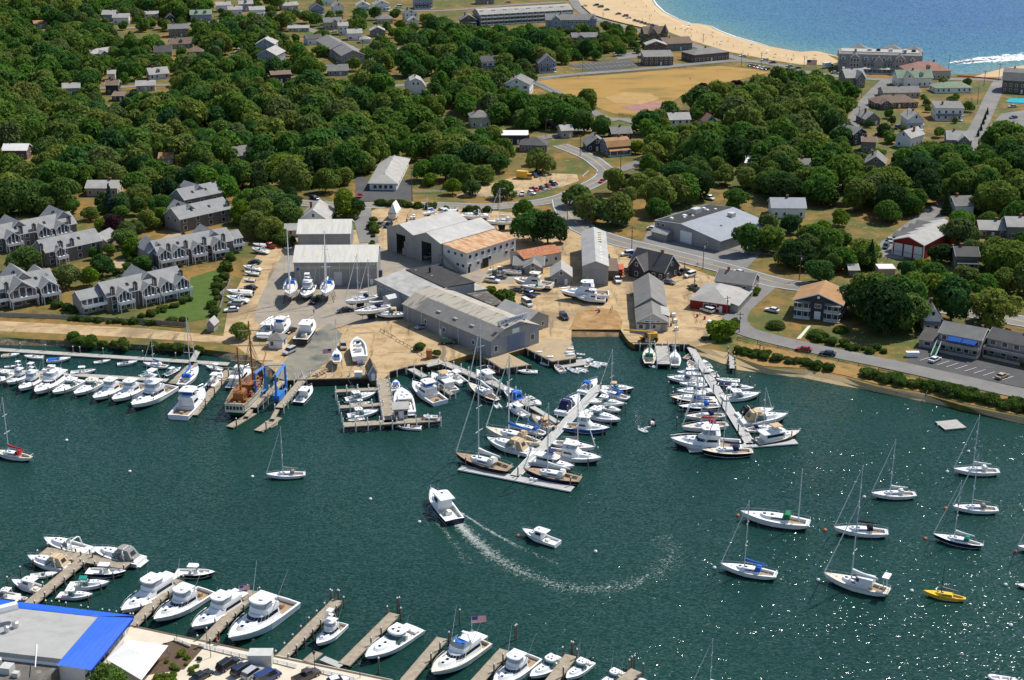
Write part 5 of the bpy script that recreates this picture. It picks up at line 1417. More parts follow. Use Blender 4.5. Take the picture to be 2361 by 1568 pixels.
tree(t31,1600,852,8,'dark tree in front of the barn corner',LEAFD)
tree(t31,1640,412,9.5,'dark conifer behind the red barn',LEAFD,'cone')
tree(t31,2112,956,12,'broad tree beside the grey balcony house')
tree(t31,2056,1428,13.5,'great spreading tree over the road behind the balcony flats')
tree(t31,1010,1475,15,'massive dark tree right of the apartment house, nearest',LEAFD)
tree(t31,1210,1430,14.5,'massive tree behind the balcony flats, left')
tree(t31,900,1310,13.5,'big tree against the right wall of the apartment house')
tree(t31,1340,1290,13,'big tree behind the white gabled cottage')
tree(t10,480,724,14,'giant tree below the stepped gable houses')
tree(t11,1556,96,9.5,'single round tree on the park grass above the road')
tree(t11,2002,236,8,'park tree by the white rail fence')
tree(t11,1815,226,6.6,'slim bright green park tree',LEAFB)
tree(t11,2282,262,8,'loose leaved park tree near the gravel lot')
tree(t20,690,1052,13,'big bright tree at the near edge of the playing field')
tree(t20,2032,1592,15.5,'huge dark dome shaped tree in the right wood',LEAFD)
tree(t20,1716,1532,11.5,'oak beside the curving lane below the right wood')
tree(t20,1442,1492,8,'round tree on the dry slope by the curving lane')
tree(t20,1345,1572,5,'low round tree on the dry slope',LEAFB)
tree(t20,1140,1420,7.5,'bright green tree by the tan roofed corner house',LEAFB)
tree(t20,1280,1410,6,'pale green bushy tree right of the corner house',LEAFB)
tree(t01,250,932,9.5,'leafy tree between two left townhouse blocks')
tree(t01,1022,398,12,'tall blue spruce behind the townhouses',LEAFC,'cone')
tree(t01,1042,592,7.6,'purple leaved tree among the townhouses',LEAFP)
tree(t01,1250,802,8,'yellowish garden tree between the townhouse drives',LEAFB)
tree(t01,950,982,8,'olive garden tree in front of the townhouse garage')
tree(t01,640,1082,8,'thin garden tree above the garden wall')
tree(t01,830,1072,6,'bright green garden tree beside the thin one',LEAFB)
tree(t01,1330,922,6,'low spreading tree behind the lawn block')
tree(t01,1505,432,10,'tree left of the upper townhouse block')
tree(t01,2212,1562,6.2,'bushy tree at the corner of the boatyard')
tree(t00,1395,262,8,'vivid green tree on the far left street',LEAFB)
tree(t00,1690,640,8,'pale yellow green tree above the white cape cottage',LEAFB)
tree(t00,470,1250,8,'dark red tree in the left wood',LEAFP)
tree(t10,110,790,6,'small purple tree beside the square dark house',LEAFP)
tree(t20,1760,900,9,'purple beech at the right end of the field',LEAFP)
tree(t20,2080,870,9,'second purple beech right of the field',LEAFP)
tree(t03,1010,1690,6.4,'white flowering tree in front of the marquee',LEAF)
SPAN = {}
for t_ in TREES:
 if t_[4]: SPAN.setdefault(t_[4],[]).append(proj((t_[0],t_[1],G)))
def whereabouts(x,y,group):
 px,py = proj((x,y,G)); q = SPAN[group]
 if len(q) < 4: return ''
 u = sum(a < px for a,b in q) / len(q); v = sum(b > py for a,b in q) / len(q)
 return ', '+('front' if v < .12 else 'second' if v < .25 else 'rear')+' row, '+('far left','left','left centre','centre','right centre','right','far right')[min(6,int(u*7))]
def put_tree(x,y,s,label,group,mat,kind):
 rz = rnd.uniform(0,6.28)
 if group in SPAN: label += whereabouts(x,y,group)
 nm = {'broad': 'broadleaf_tree','cone': 'conifer_tree','slim': 'conifer_tree'}[kind]
 o = thing(nm,label,'tree',(x,y,G),rz,group)
 if kind == 'broad':
  cr = CROWN[rnd.randrange(NV)]; tk = TRUNK[rnd.randrange(3)]
  sx = s*rnd.uniform(.9,1.1); sz = s*rnd.uniform(.92,1.08)
  a = ob('trunk',tk,BARK,o); a.scale = (sx,sx,sz*.8)
  c = ob('crown',cr,mat or LEAF,o,(0,0,.9*sz)); c.scale = (sx,sx,sz*1.18)
 else:
  me = CONE[rnd.randrange(2)] if kind == 'cone' else SLIM[0]
  a = ob('trunk',TRUNK[0],BARK,o); a.scale = (s*.5,s*.5,s*.4)
  c = ob('crown',me,mat or LEAFD,o,(0,0,.4)); c.scale = (s,s,s)
 return o
explicit = [t for t in TREES if t[4] is None]
fill = sorted([t for t in TREES if t[4] is not None],key=lambda t: t[1])
inview = []
far = []
for t in fill:
 px,py = proj((t[0],t[1],G))
 if -60 < px < 2420 and -20 < py: inview.append(t)
 else: far.append(t)
LIMIT = 300 - len([t for t in explicit if t[6] == 'broad'])
for t in explicit+inview[:LIMIT]: put_tree(*t)
rest = inview[LIMIT:]+far
if rest:
 Vs,Ts = [],[]
 for (x,y,s,*_r) in rest:
  c = CROWNT[nr.randint(6)]; a = nr.uniform(0,6.28); ca,sa = math.cos(a),math.sin(a)
  sx = s*nr.uniform(.8,1.15)
  V = np.stack([(c[:,0]*ca - c[:,1]*sa)*sx+x,(c[:,0]*sa+c[:,1]*ca)*sx+y,c[:,2]*s*nr.uniform(1.0,1.35)+.8*s+G],1)
  Vs.append(V); Ts.append(np.full(len(V),nr.uniform()))
 o = ob('distant_woodland',tri_mesh('distant_woodland',np.vstack(Vs),np.concatenate(Ts)),LEAFS)
 tag(o,'leafy canopy of the far woods behind the nearer trees','woodland',kind='stuff')
print('TREES',len(explicit),len(fill),'rest',len(rest))
def shrub(p,s,label,group=None,mat=None,me=None,sq=1.0):
 o = ob('shrub',me or BUSH[rnd.randrange(5)],mat or SHRUB,None,p,rnd.uniform(0,6.28))
 o.scale = (s,s,s*sq)
 return tag(o,label,'shrub',group)
def shrub_row(pts,n,s,label,group,spread=1.0,z=G,mat=None):
 w = PT(pts,z)
 L_ = [(b - a).length for a,b in zip(w,w[1:])]
 for i in range(n):
  d = sum(L_)*(i+rnd.uniform(.1,.9)) / n
  for k,l in enumerate(L_):
   if d <= l: break
   d -= l
  q = w[k].lerp(w[k+1],min(1,d / L_[k]))+Vector((rnd.uniform(-spread,spread),rnd.uniform(-spread,spread),0))
  shrub((q.x,q.y,z - .2),s*rnd.uniform(.5,1.35),label,group,mat)
shrub_row([(1705,812),(1770,826),(1860,840),(1920,854)],46,.85,'low bush on the bank between the shore road and the sand, left part','bushes on the right bank, left part',1.6)
shrub_row([(1985,866),(2070,884),(2120,896)],32,.9,'low bush on the bank below the split rail fence, middle part','bushes on the right bank, middle part',1.5)
shrub_row([(2140,894),(2200,912),(2280,930),(2400,955)],64,1.1,'thick bush on the bank near the blue upturned boat','bushes on the right bank, right part',1.8)
shrub_row([(150,788),(230,796),(300,800)],12,1.2,'bush on the rocky bank above the floating dock','bushes above the floating dock',1.2,1.0)
shrub_row([(350,802),(400,806),(470,808)],10,.9,'small bush on the bank near the gangway','bushes near the gangway',1.0,1.0)
shrub_row([(150,738),(260,745),(360,747),(430,742)],18,.75,'garden shrub along the townhouse wall','shrubs along the garden wall',.8)
shrub_row([(320,735),(395,712),(440,690)],10,.8,'clipped round shrub in front of the lawn block balconies','clipped shrubs by the lawn',.8)
shrub_row([(505,640),(500,690),(490,735)],10,1.0,'shrub along the right side of the lawn','shrubs right of the lawn',.8)
shrub_row([(862,510),(858,560),(866,590)],7,1.1,'bush along the lane into the boatyard','bushes along the yard lane',.6)
shrub_row([(870,472),(960,478),(1060,488),(1130,490)],20,1.1,'bush screening the boatyard from the main road','bushes along the road edge of the yard',.8)
shrub_row([(632,530),(640,560),(665,570)],9,1.3,'bush behind the white roofed shed','bushes behind the white shed',1.0)
shrub_row([(1880,785),(1940,795),(2000,808),(2040,815)],18,.9,'scrub on the dry slope right of the apartment house','scrub above the shore road',2.0)
shrub_row([(30,690),(130,705),(180,720)],12,.9,'garden shrub below the dark fronted townhouse block','shrubs at the left townhouses',1.5)
shrub_row([(330,560),(300,600),(270,640),(240,650)],16,.9,'garden shrub along the townhouse drive','shrubs along the townhouse drive',3)
shrub_row([(545,575),(525,625),(515,660)],10,1.1,'shrub between the townhouses and the stored boats','shrubs left of the yard',.8)
shrub_row([(1690,745),(1650,775),(1620,790)],8,.9,'scrub beside the cove pier','scrub by the cove pier',1.2)
for (x,y,s) in ((70,1455,1.9),(450,1545,2.0),(670,1490,1.5)):
 p = P(*t31(x,y),G)
 shrub(p,s*.72,('oval clipped bush left of the apartment path','oval clipped bush right of the apartment path','oval clipped bush at the apartment corner')[(x > 100)+(x > 500)],None,LEAFB if x < 0 else SHRUB,DOME[0],.8)
for k,(x,y) in enumerate(((1935,1262),(1962,1208),(1983,1150),(2000,1105),(2020,1060))):
 p = P(*t30(x,y),G); put_tree(p.x,p.y,.75,'small dark cone tree in the row beside the straight street','cone trees by the straight street',LEAFD,'slim')
for k,(x,y,s) in enumerate(((175,620,1.5),(215,680,1.7),(330,690,1.4),(700,430,1.0),(700,470,1.0),(680,540,.9),(590,550,.8))):
 shrub(P(*t11(x,y),G),s,'bush in the farmhouse garden and beside the white sheds','farmhouse bushes')
for (x,y,s,lab) in ((1950,1555,2.6,'large bright bush beside the red shop yard'),(2250,1150,1.2,'bush at the corner of the red shop veranda')): shrub(P(*t21(x,y),G),s,lab,None,LEAFB)
shrub(P(*Zs(1600,500),G),2.4,'big bush between the dark roof and the white van',None,SHRUB)
shrub(P(*Zs(1450,370),G),1.4,'flowering bush beside the dark gravelled roof',None,LEAFB)
for (x,y,s) in ((1500,100,1.0),(1530,85,.9),(1660,150,.9)): shrub(P(*t12(x,y),G),s,'low juniper in the planting bed by the timber kerb','junipers by the kerb')
for i in range(26):
 x = rnd.uniform(1400,1880); y = rnd.uniform(1340,1560)
 if 1500 < x+(y - 1450)*.3 < 1900: shrub(P(*t03(x,y),G),rnd.uniform(.25,.55),'flowering plant in the bed beside the marquee','plants of the flower bed',LEAFB if i % 3 else SHRUB)
for i in range(14):
 shrub(P(*t03(1450+i*12,1560+(i % 3)*40),G),.5,'leafy plant at the near end of the flower bed','plants at the bed end',LEAFB)
# ---------------------------------------------------------------- boats (reference length 10,bow towards +x,waterline z = 0)
def plan(xa,xf,hw,nose,hwa=None,n=5):
 hwa = hw if hwa is None else hwa
 pts = [(xa,-hwa),(xf - nose,-hw)]
 for k in range(1,n):
  t = math.pi / 2*k / n
  pts.append((xf - nose+nose*math.sin(t),-hw*math.cos(t)))
 pts.append((xf,0))
 return pts+[(x,-y) for x,y in reversed(pts[:-1])]
class Hull:
 def __init__(s,kind,B,F0,F1,n=14,L=10.0):
  s.L,s.B,s.F0,s.F1,s.kind = L,B,F0,F1,kind
  s.ts = [i / n for i in range(n+1)]
 def b(s,t):
  B = s.B / 2
  if s.kind == 'sail': return B*(.66+.34*math.sin(math.pi/2*t/.45)) if t < .45 else max(.02,B*(1 - ((t-.45)/.55)**1.9))
  if s.kind == 'classic': return B*(.35+.65*math.sin(math.pi/2*t/.5)) if t < .5 else max(.02,B*(1 - ((t-.5)/.5)**1.8))
  return B*(.93+.07*min(1,t/.35)) if t < .48 else max(.02,B*(1 - ((t-.48)/.52)**2.4))
 def z(s,t): return s.F0+(s.F1 - s.F0)*t ** (1.7 if s.kind == 'motor' else 2.2)
 def x(s,t): return -s.L/2+s.L*t
 def ring(s,t):
  k = max(0,(t - .5) / .5); x = s.x(t); b = s.b(t)
  if s.kind == 'motor':
   ch = (x - .05*s.L*k**3,b*(.93 - .42*k),.10+s.F1*.42*k**2); ke = (x - .10*s.L*k**3,0,-.5+.45*k**4)
  else:
   a = max(0,(.18 - t) / .18)
   ch = (x - .06*s.L*k**3+.05*s.L*a,b*(.80 - .25*k),.06+.3*k**2+.25*a); ke = (x - .14*s.L*k**3+.07*s.L*a,0,-.42+.45*k**3+.4*a)
  return (x,b,s.z(t)),ch,ke
 def topsides(s):
  mb = MB(); R_ = [s.ring(t) for t in s.ts]
  for (g0,c0,k0),(g1,c1,k1) in zip(R_,R_[1:]):
   for sg in (1,-1):
    q = [(g0[0],sg*g0[1],g0[2]),(g1[0],sg*g1[1],g1[2]),(c1[0],sg*c1[1],c1[2]),(c0[0],sg*c0[1],c0[2])]
    mb.add(q,[(0,1,2,3) if sg > 0 else (3,2,1,0)])
  g,c,k = R_[0]
  mb.add([(g[0],g[1],g[2]),(c[0],c[1],c[2]),(k[0],0,k[2]),(c[0],-c[1],c[2]),(g[0],-g[1],g[2])],[(0,1,2,3,4)])
  return mb
 def bottom(s):
  mb = MB(); R_ = [s.ring(t) for t in s.ts]
  for (g0,c0,k0),(g1,c1,k1) in zip(R_,R_[1:]):
   for sg in (1,-1):
    q = [(c0[0],sg*c0[1],c0[2]),(c1[0],sg*c1[1],c1[2]),(k1[0],0,k1[2]),(k0[0],0,k0[2])]
    mb.add(q,[(0,1,2,3) if sg > 0 else (3,2,1,0)])
  return mb
 def deck(s,t0,t1,side,drop,fz=None):
  """deck with an open cockpit from t0 to t1, side decks 'side' wide; returns deck and cockpit floor"""
  d,f = MB(),MB()
  ts = sorted(set(s.ts+[t0,t1])); prev = None
  for ta,tb in zip(ts,ts[1:]):
   for_open = ta >= t0 - 1e-6 and tb <= t1+1e-6
   xa,xb,ba,bb,za,zb = s.x(ta),s.x(tb),s.b(ta),s.b(tb),s.z(ta),s.z(tb)
   if not for_open:
    d.add([(xa,-ba,za),(xb,-bb,zb),(xb,0,zb+.07),(xa,0,za+.07),(xb,bb,zb),(xa,ba,za)],[(0,1,2,3),(3,2,4,5)])
   else:
    ia,ib = max(.05,ba-side),max(.05,bb-side); fl = (fz if fz is not None else s.z(t0) - drop)
    for sg in (1,-1):
     q = [(xa,sg*ba,za),(xb,sg*bb,zb),(xb,sg*ib,zb+.02),(xa,sg*ia,za+.02),(xb,sg*ib,fl),(xa,sg*ia,fl)]
     fs = [(3,2,1,0),(5,4,2,3)]
     d.add(q,fs if sg > 0 else [g[::-1] for g in fs])
    f.add([(xa,-ia,fl),(xb,-ib,fl),(xb,ib,fl),(xa,ia,fl)],[(0,1,2,3)])
  for t,sgn in ((t0,1),(t1,-1)):
   x,b,z = s.x(t),max(.05,s.b(t)-side),s.z(t); fl = (fz if fz is not None else s.z(t0) - drop)
   v = [(x,-b,fl),(x,b,fl),(x,b,z+.02),(x,-b,z+.02)]
   d.add(v,[(0,1,2,3) if sgn > 0 else (3,2,1,0)])
  return d,f
 def stripe(s,h0,h1,off=.012):
  mb = MB()
  for ta,tb in zip(s.ts,s.ts[1:]):
   for sg in (1,-1):
    q = []
    for t,h in ((ta,h0),(tb,h0),(tb,h1),(ta,h1)):
     g,c,k = s.ring(t)
     q.append((c[0]+(g[0]-c[0])*h,sg*(c[1]+(g[1]-c[1])*h+off),c[2]+(g[2]-c[2])*h))
    mb.add(q,[(0,1,2,3) if sg < 0 else (3,2,1,0)])
  return mb
 def rail(s,t0,h,r=.025,t1=1.0):
  mb = MB(); n = 9; pr = {}
  for sg in (1,-1):
   pts = []
   for i in range(n+1):
    t = t0+(t1 - t0)*i / n
    p = (s.x(t)+(.12 if t > .98 else 0),sg*max(0,s.b(t) - .1),s.z(t)+h)
    pts.append(p)
    if i % 2 == 0: mb.tube((p[0],p[1],p[2] - h),p,r*.8,r*.8,4)
   mb.path(pts,r,4)
  return mb
def cabin(parts,name,pa,z0,pb,z1,mat,win=None,glass=GLASS,front=True,wname='window'):
 """a house with a band of windows; win=(lo, hi, first side edge range)"""
 parts.append((name,MB().frustum(pa,z0,pb,z1).mesh(name),mat,None))
 if win:
  n = len(pa); half = n // 2
  for side,ed in (('port',[(0,win[2],win[3])]),('star',[(n - 2,1 - win[3],1 - win[2])])):
   parts.append((wname,MB().band(pa,z0,pb,z1,win[0],win[1],.015,ed).mesh(wname),glass,name))
  if front:
   parts.append(('windscreen',MB().band(pa,z0,pb,z1,win[0],win[1],.015,[(i,.03,.97) for i in range(1,n - 2)]).mesh('windscreen'),glass,name))
def common(parts,h,hullm,t0,t1,side,drop,floorm,bottomm=BOTTOM,stripe=None,fz=None):
 parts.append(('hull',h.topsides().mesh('hull',False),hullm,None))
 parts.append(('hull_bottom',h.bottom().mesh('hull_bottom'),bottomm,None))
 d,f = h.deck(t0,t1,side,drop,fz)
 parts.append(('deck',d.mesh('deck'),'DECK',None))
 parts.append(('cockpit_floor',f.mesh('cockpit_floor'),floorm,None))
 if stripe: parts.append(('hull_stripe',h.stripe(*stripe[:2]).mesh('hull_stripe'),stripe[2],None))
 parts.append(('rub_rail',h.stripe(.90,1.0,.03).mesh('rub_rail'),'RUB',None))
def outboards(parts,n,x=-5.0,z=.9):
 for k in range(n):
  y = (k - (n - 1) / 2)*.75
  mb = MB().frustum([(x-.75,y-.26),(x-.05,y-.26),(x-.05,y+.26),(x-.75,y+.26)],z-.15,[(x-.65,y-.2),(x-.1,y-.2),(x-.1,y+.2),(x-.65,y+.2)],z+.55).box(x-.5,x-.2,y-.08,y+.08,-.3,z-.14)
  parts.append(('outboard_engine',mb.mesh('outboard_engine'),'ENG',None))
def build_boat(kind,v=0):
 ps = []
 if kind in ('sport','yacht'):
  h = Hull('motor',3.5,1.0,1.75)
  common(ps,h,'HULL',.02,.30 if kind == 'sport' else .16,.26,.55,'FLOOR',stripe=(.0,.12,'BOOT'))
  ps.append(('bow_rail',h.rail(.55,.55).mesh('bow_rail'),METAL,None))
  xa = -1.9 if kind == 'sport' else -3.3
  pa,pb = plan(xa,2.3,1.32,1.9),plan(xa+.1,1.0,1.15,1.3)
  cabin(ps,'deckhouse',pa,1.2,pb,2.5,'HOUSE',(.45,.85,.12 if kind == 'sport' else .06,.96),front=(v != 1))
  ps.append(('foredeck_trunk',MB().frustum(plan(.4,3.7,.95,1.8),1.42,plan(.5,3.1,.75,1.5),2.0).mesh('foredeck_trunk'),'HOUSE',None))
  for x_ in (1.7,2.6): ps.append(('deck_hatch',MB().box(x_,x_+.42,-.2,.2,1.9,2.06 if x_ < 2 else 2.03).mesh('deck_hatch'),GLASS,'foredeck_trunk'))
  fx0,fx1 = (xa - .1,.75)
  fa,fb = plan(fx0,fx1,1.18,.7),plan(fx0,fx1 - .25,1.12,.6)
  ps.append(('flybridge',MB().frustum(fa,2.56,fb,3.15).mesh('flybridge'),'HOUSE',None))
  ps.append(('bridge_screen',MB().band(fb,3.15,plan(fx0,fx1 - .55,1.05,.55),3.95,.02,1.0,.0,[(i,0,1) for i in range(1,len(fa) - 2)]+[(0,.62,1),(len(fa) - 2,0,.38)]).mesh('bridge_screen'),M('clear vinyl enclosure',(.34,.37,.40),.15,.1,.6),'flybridge'))
  ps.append(('bridge_seat',MB().box(-1.2,-.6,-.8,.8,3.16,3.6).box(fx1 - 1.3,fx1 - .9,-.4,.4,3.16,3.75).mesh('bridge_seat'),'CANVAS','flybridge'))
  if kind == 'sport' or v == 1:
   ps.append(('hardtop',MB().frustum(plan(-1.85,.8,1.15,.7),4.15,plan(-1.8,.7,1.1,.65),4.3).mesh('hardtop'),'TOP',None))
   lg = MB()
   for x_ in (-1.6,-.3):
    for sg in (1,-1): lg.tube((x_,sg*1.08,3.1),(x_,sg*1.02,4.16),.045,.045,5)
   ps.append(('hardtop_legs',lg.mesh('hardtop_legs'),METAL,'hardtop'))
   ps.append(('radar',MB().sphere((-.2,.3,4.45),.28,.28,.16).tube((-.5,-.5,4.3),(-.6,-.5,5.6),.025,.02,4).mesh('radar'),'HOUSE','hardtop'))
  else:
   ps.append(('radar_mast',MB().tube((-1.5,-.9,3.1),(-1.7,-.3,4.6),.07).tube((-1.5,.9,3.1),(-1.7,.3,4.6),.07).box(-1.85,-1.5,-.5,.5,4.55,4.68).mesh('radar_mast'),'HOUSE',None))
  if kind == 'yacht':
   ps.append(('boat_deck',MB().box(-4.6,xa,-1.25,1.25,2.45,2.58).mesh('boat_deck'),'HOUSE',None))
   lg = MB()
   for sg in (1,-1): lg.tube((-4.5,sg*1.2,1.0),(-4.5,sg*1.2,2.46),.05)
   ps.append(('deck_posts',lg.mesh('deck_posts'),METAL,'boat_deck'))
  else:
   ps.append(('fighting_chair',MB().box(-3.9,-3.5,-.25,.25,.45,1.05).tube((-3.7,0,.45),(-3.7,0,.8),.08).mesh('fighting_chair'),'FLOOR',None))
   ps.append(('bridge_ladder',MB().tube((-2.2,.7,.5),(-1.95,.7,3.0),.04).tube((-2.2,1.0,.5),(-1.95,1.0,3.0),.04).mesh('bridge_ladder'),METAL,None))
  if v in (0,2):
   for sg in (1,-1): ps.append(('outrigger',MB().tube((-.4,sg*1.35,2.4),(-2.6,sg*2.1,8.2),.04,.02,5).mesh('outrigger'),METAL,None))
  if v == 2:
   tw = MB()
   for x_,x2 in ((-1.8,-1.2),(.3,-.2)):
    for sg in (1,-1): tw.tube((x_,sg*1.05,3.1),(x2,sg*.5,6.6),.045,.04,5)
   tw.box(-1.3,-.1,-.6,.6,5.4,5.5).box(-1.4,0.0,-.62,.62,6.6,6.72)
   ps.append(('fishing_tower',tw.mesh('fishing_tower'),WHITE,None))
 elif kind in ('express','hardtop'):
  h = Hull('motor',3.4,.95,1.6)
  common(ps,h,'HULL',.07,.50,.26,.35,'FLOOR',stripe=(.0,.12,'BOOT'))
  ps.append(('swim_platform',MB().box(-5.5,-4.95,-1.3,1.3,.28,.42).mesh('swim_platform'),'HOUSE',None))
  ps.append(('bow_rail',h.rail(.55,.5).mesh('bow_rail'),METAL,None))
  ps.append(('foredeck_trunk',MB().frustum(plan(-.1,3.5,1.15,2.4),1.25,plan(-.1,2.9,.85,2.0),1.85).mesh('foredeck_trunk'),'HOUSE',None))
  for x_ in (.9,2.0): ps.append(('deck_hatch',MB().box(x_,x_+.4,-.2,.2,1.8,1.89).mesh('deck_hatch'),GLASS,'foredeck_trunk'))
  wa,wb = plan(-1.3,.75,1.42,1.5),plan(-1.3,-.35,1.25,1.0)
  ps.append(('windscreen',MB().band(wa,1.5,wb,2.25,0,1,0,[(i,0,1) for i in range(0,len(wa) - 1)]).mesh('windscreen'),GGLASS,None))
  ps.append(('screen_frame',MB().path([(x_,y_,2.26) for x_,y_ in wb],.04,4).mesh('screen_frame'),'HOUSE','windscreen'))
  ps.append(('seat',MB().box(-4.3,-3.7,-1.1,1.1,.6,1.05).box(-2.3,-1.8,.3,1.0,.6,1.5).mesh('seat'),'SEAT',None))
  ps.append(('helm',MB().box(-1.2,-.5,.2,1.1,.6,1.6).mesh('helm'),'HOUSE',None))
  if kind == 'express':
   ar = MB().path([(-2.5,-1.4,1.0),(-2.1,-1.25,2.5),(-2.0,-.8,2.75),(-2.0,.8,2.75),(-2.1,1.25,2.5),(-2.5,1.4,1.0)],.12,6)
   ps.append(('radar_arch',ar.mesh('radar_arch'),'HOUSE',None))
   if v == 0:
    ps.append(('canvas_top',MB().frustum(plan(-2.4,-.3,1.25,.8),2.2,plan(-2.2,-.7,.95,.6),2.85).mesh('canvas_top'),'CANVAS',None))
    ps.append(('aft_curtain',MB().frustum([(-3.9,-1.2),(-2.35,-1.25),(-2.35,1.25),(-3.9,1.2)],1.1,[(-2.9,-.9),(-2.3,-.95),(-2.3,.95),(-2.9,.9)],2.75).mesh('aft_curtain'),'CANVAS','canvas_top'))
    ps.append(('curtain_window',MB().band([(-3.9,-1.2),(-2.35,-1.25),(-2.35,1.25),(-3.9,1.2)],1.1,[(-2.9,-.9),(-2.3,-.95),(-2.3,.95),(-2.9,.9)],2.75,.35,.75,.02,[(3,.2,.8)]).mesh('curtain_window'),GLASS,'canvas_top'))
   elif v == 1:
    ps.append(('canvas_top',MB().frustum([(-2.4,-1.2),(-.5,-1.15),(-.5,1.15),(-2.4,1.2)],2.75,[(-2.3,-1.0),(-.7,-1.0),(-.7,1.0),(-2.3,1.0)],2.95).mesh('canvas_top'),'CANVAS',None))
  else:
   ps.append(('hardtop',MB().frustum(plan(-2.7,-.1,1.25,.9),2.75,plan(-2.6,-.25,1.15,.8),2.92).mesh('hardtop'),'TOP',None))
   ps.append(('side_glass',MB().band(plan(-1.6,-.35,1.25,1.0),2.25,plan(-1.6,-.4,1.2,.9),2.75,0,1,0,[(i,0,1) for i in range(0,len(wa) - 1)]).mesh('side_glass'),M('clear vinyl enclosure',(.34,.37,.40)),'hardtop'))
   lg = MB()
   for sg in (1,-1): lg.tube((-2.6,sg*1.3,1.1),(-2.5,sg*1.15,2.8),.07)
   ps.append(('hardtop_legs',lg.mesh('hardtop_legs'),'HOUSE','hardtop'))
   for y_ in (-.45,.45): ps.append(('roof_hatch',MB().box(-1.2,-.8,y_ - .2,y_+.2,2.92,2.95).mesh('roof_hatch'),GLASS,'hardtop'))
   ps.append(('radar',MB().sphere((-1.9,0,3.05),.26,.26,.16).tube((-2.2,.6,2.9),(-2.9,.7,4.9),.02,.015,4).mesh('radar'),'HOUSE','hardtop'))
   if v == 1:
    outboards(ps,2,-5.0,1.0)
    for sg in (1,-1): ps.append(('outrigger',MB().tube((-1.6,sg*1.2,2.9),(-3.4,sg*1.8,7.4),.04,.02,5).mesh('outrigger'),METAL,None))
 elif kind in ('cc','runabout'):
  h = Hull('motor',3.3,1.0,1.55)
  common(ps,h,'HULL',.06,.84 if kind == 'cc' else .52,.28,.4,'FLOOR',stripe=(.0,.12,'BOOT'))
  if kind == 'cc':
   ps.append(('console',MB().frustum([(-.5,-.5),(.9,-.45),(.9,.45),(-.5,.5)],.6,[(-.4,-.42),(.5,-.38),(.5,.38),(-.4,.42)],1.75).mesh('console'),'HOUSE',None))
   ps.append(('windscreen',MB().add([(.5,-.4,1.75),(.5,.4,1.75),(.2,.36,2.3),(.2,-.36,2.3)],[(0,1,2,3),(3,2,1,0)]).mesh('windscreen'),GGLASS,'console'))
   ps.append(('leaning_post',MB().box(-1.6,-1.1,-.6,.6,.6,1.4).mesh('leaning_post'),'SEAT',None))
   ps.append(('bow_seat',MB().frustum(plan(1.8,3.3,.8,1.2),.6,plan(1.8,3.2,.75,1.1),1.05).mesh('bow_seat'),'SEAT',None))
   if v == 0:
    ps.append(('t_top',MB().frustum(plan(-1.9,.9,1.05,.5),2.95,plan(-1.85,.8,1.0,.45),3.08).mesh('t_top'),'TOP',None))
    lg = MB()
    for x_ in (-1.0,.5):
     for sg in (1,-1): lg.tube((x_,sg*.6,.6),(x_,sg*.75,2.96),.045)
    ps.append(('top_frame',lg.mesh('top_frame'),METAL,'t_top'))
    ps.append(('antenna',MB().tube((-.6,.6,3.0),(-1.6,.9,5.6),.025,.015,4).mesh('antenna'),METAL,'t_top'))
   outboards(ps,2 if v == 0 else 1,-5.0,.95)
  else:
   ps.append(('bow_rail',h.rail(.6,.35,.02).mesh('bow_rail'),METAL,None))
   ps.append(('cuddy_top',MB().frustum(plan(.2,3.2,1.05,2.0),1.3,plan(.2,2.6,.75,1.5),1.62).mesh('cuddy_top'),'HOUSE',None))
   wa,wb = plan(-.7,.8,1.3,1.2),plan(-.7,.1,1.15,.8)
   ps.append(('windscreen',MB().band(wa,1.4,wb,2.0,0,1,0,[(i,0,1) for i in range(0,len(wa) - 1)]).mesh('windscreen'),GGLASS,None))
   ps.append(('seat',MB().box(-1.9,-1.3,-1.0,-.3,.6,1.35).box(-1.9,-1.3,.3,1.0,.6,1.35).box(-4.2,-3.7,-1.1,1.1,.6,1.1).mesh('seat'),'SEAT',None))
   if v == 1: ps.append(('bimini_top',MB().frustum([(-2.6,-1.15),(-.4,-1.15),(-.4,1.15),(-2.6,1.15)],2.6,[(-2.4,-1.0),(-.6,-1.0),(-.6,1.0),(-2.4,1.0)],2.78).tube((-1.5,-1.2,1.1),(-1.4,-1.1,2.6),.03).tube((-1.5,1.2,1.1),(-1.4,1.1,2.6),.03).mesh('bimini_top'),'CANVAS',None))
   if v == 2: ps.append(('boat_cover',MB().frustum(plan(-4.7,1.0,1.5,.9),1.05,plan(-4.2,.5,.5,.5),1.75).mesh('boat_cover'),'CANVAS',None))
   outboards(ps,1,-5.0,.9)
 elif kind in ('lobster','trawler'):
  h = Hull('motor',3.3,.85,1.7)
  common(ps,h,'HULL',.03,.44 if kind == 'lobster' else .14,.22,.45,'FLOOR',stripe=(.0,.14,'BOOT'))
  ps.append(('bow_rail',h.rail(.6,.5).mesh('bow_rail'),METAL,None))
  ps.append(('foredeck_trunk',MB().frustum(plan(1.1,3.3,.95,1.4),1.2,plan(1.1,2.9,.8,1.1),1.75).mesh('foredeck_trunk'),'HOUSE',None))
  ps.append(('deck_hatch',MB().box(1.9,2.3,-.2,.2,1.7,1.78).mesh('deck_hatch'),GLASS,'foredeck_trunk'))
  xa = -.9 if kind == 'lobster' else -3.4
  cabin(ps,'pilothouse',plan(xa,1.4,1.22,.5,n=3),.95,plan(xa,1.1,1.12,.45,n=3),2.75,'HOUSE',(.50,.88,.06,.94))
  ps.append(('house_roof',MB().frustum(plan(xa - (1.3 if kind == 'lobster' else .6),1.45,1.25,.5),2.76,plan(xa - (1.25 if kind == 'lobster' else .5),1.3,1.18,.45),2.92).mesh('house_roof'),'TOP',None))
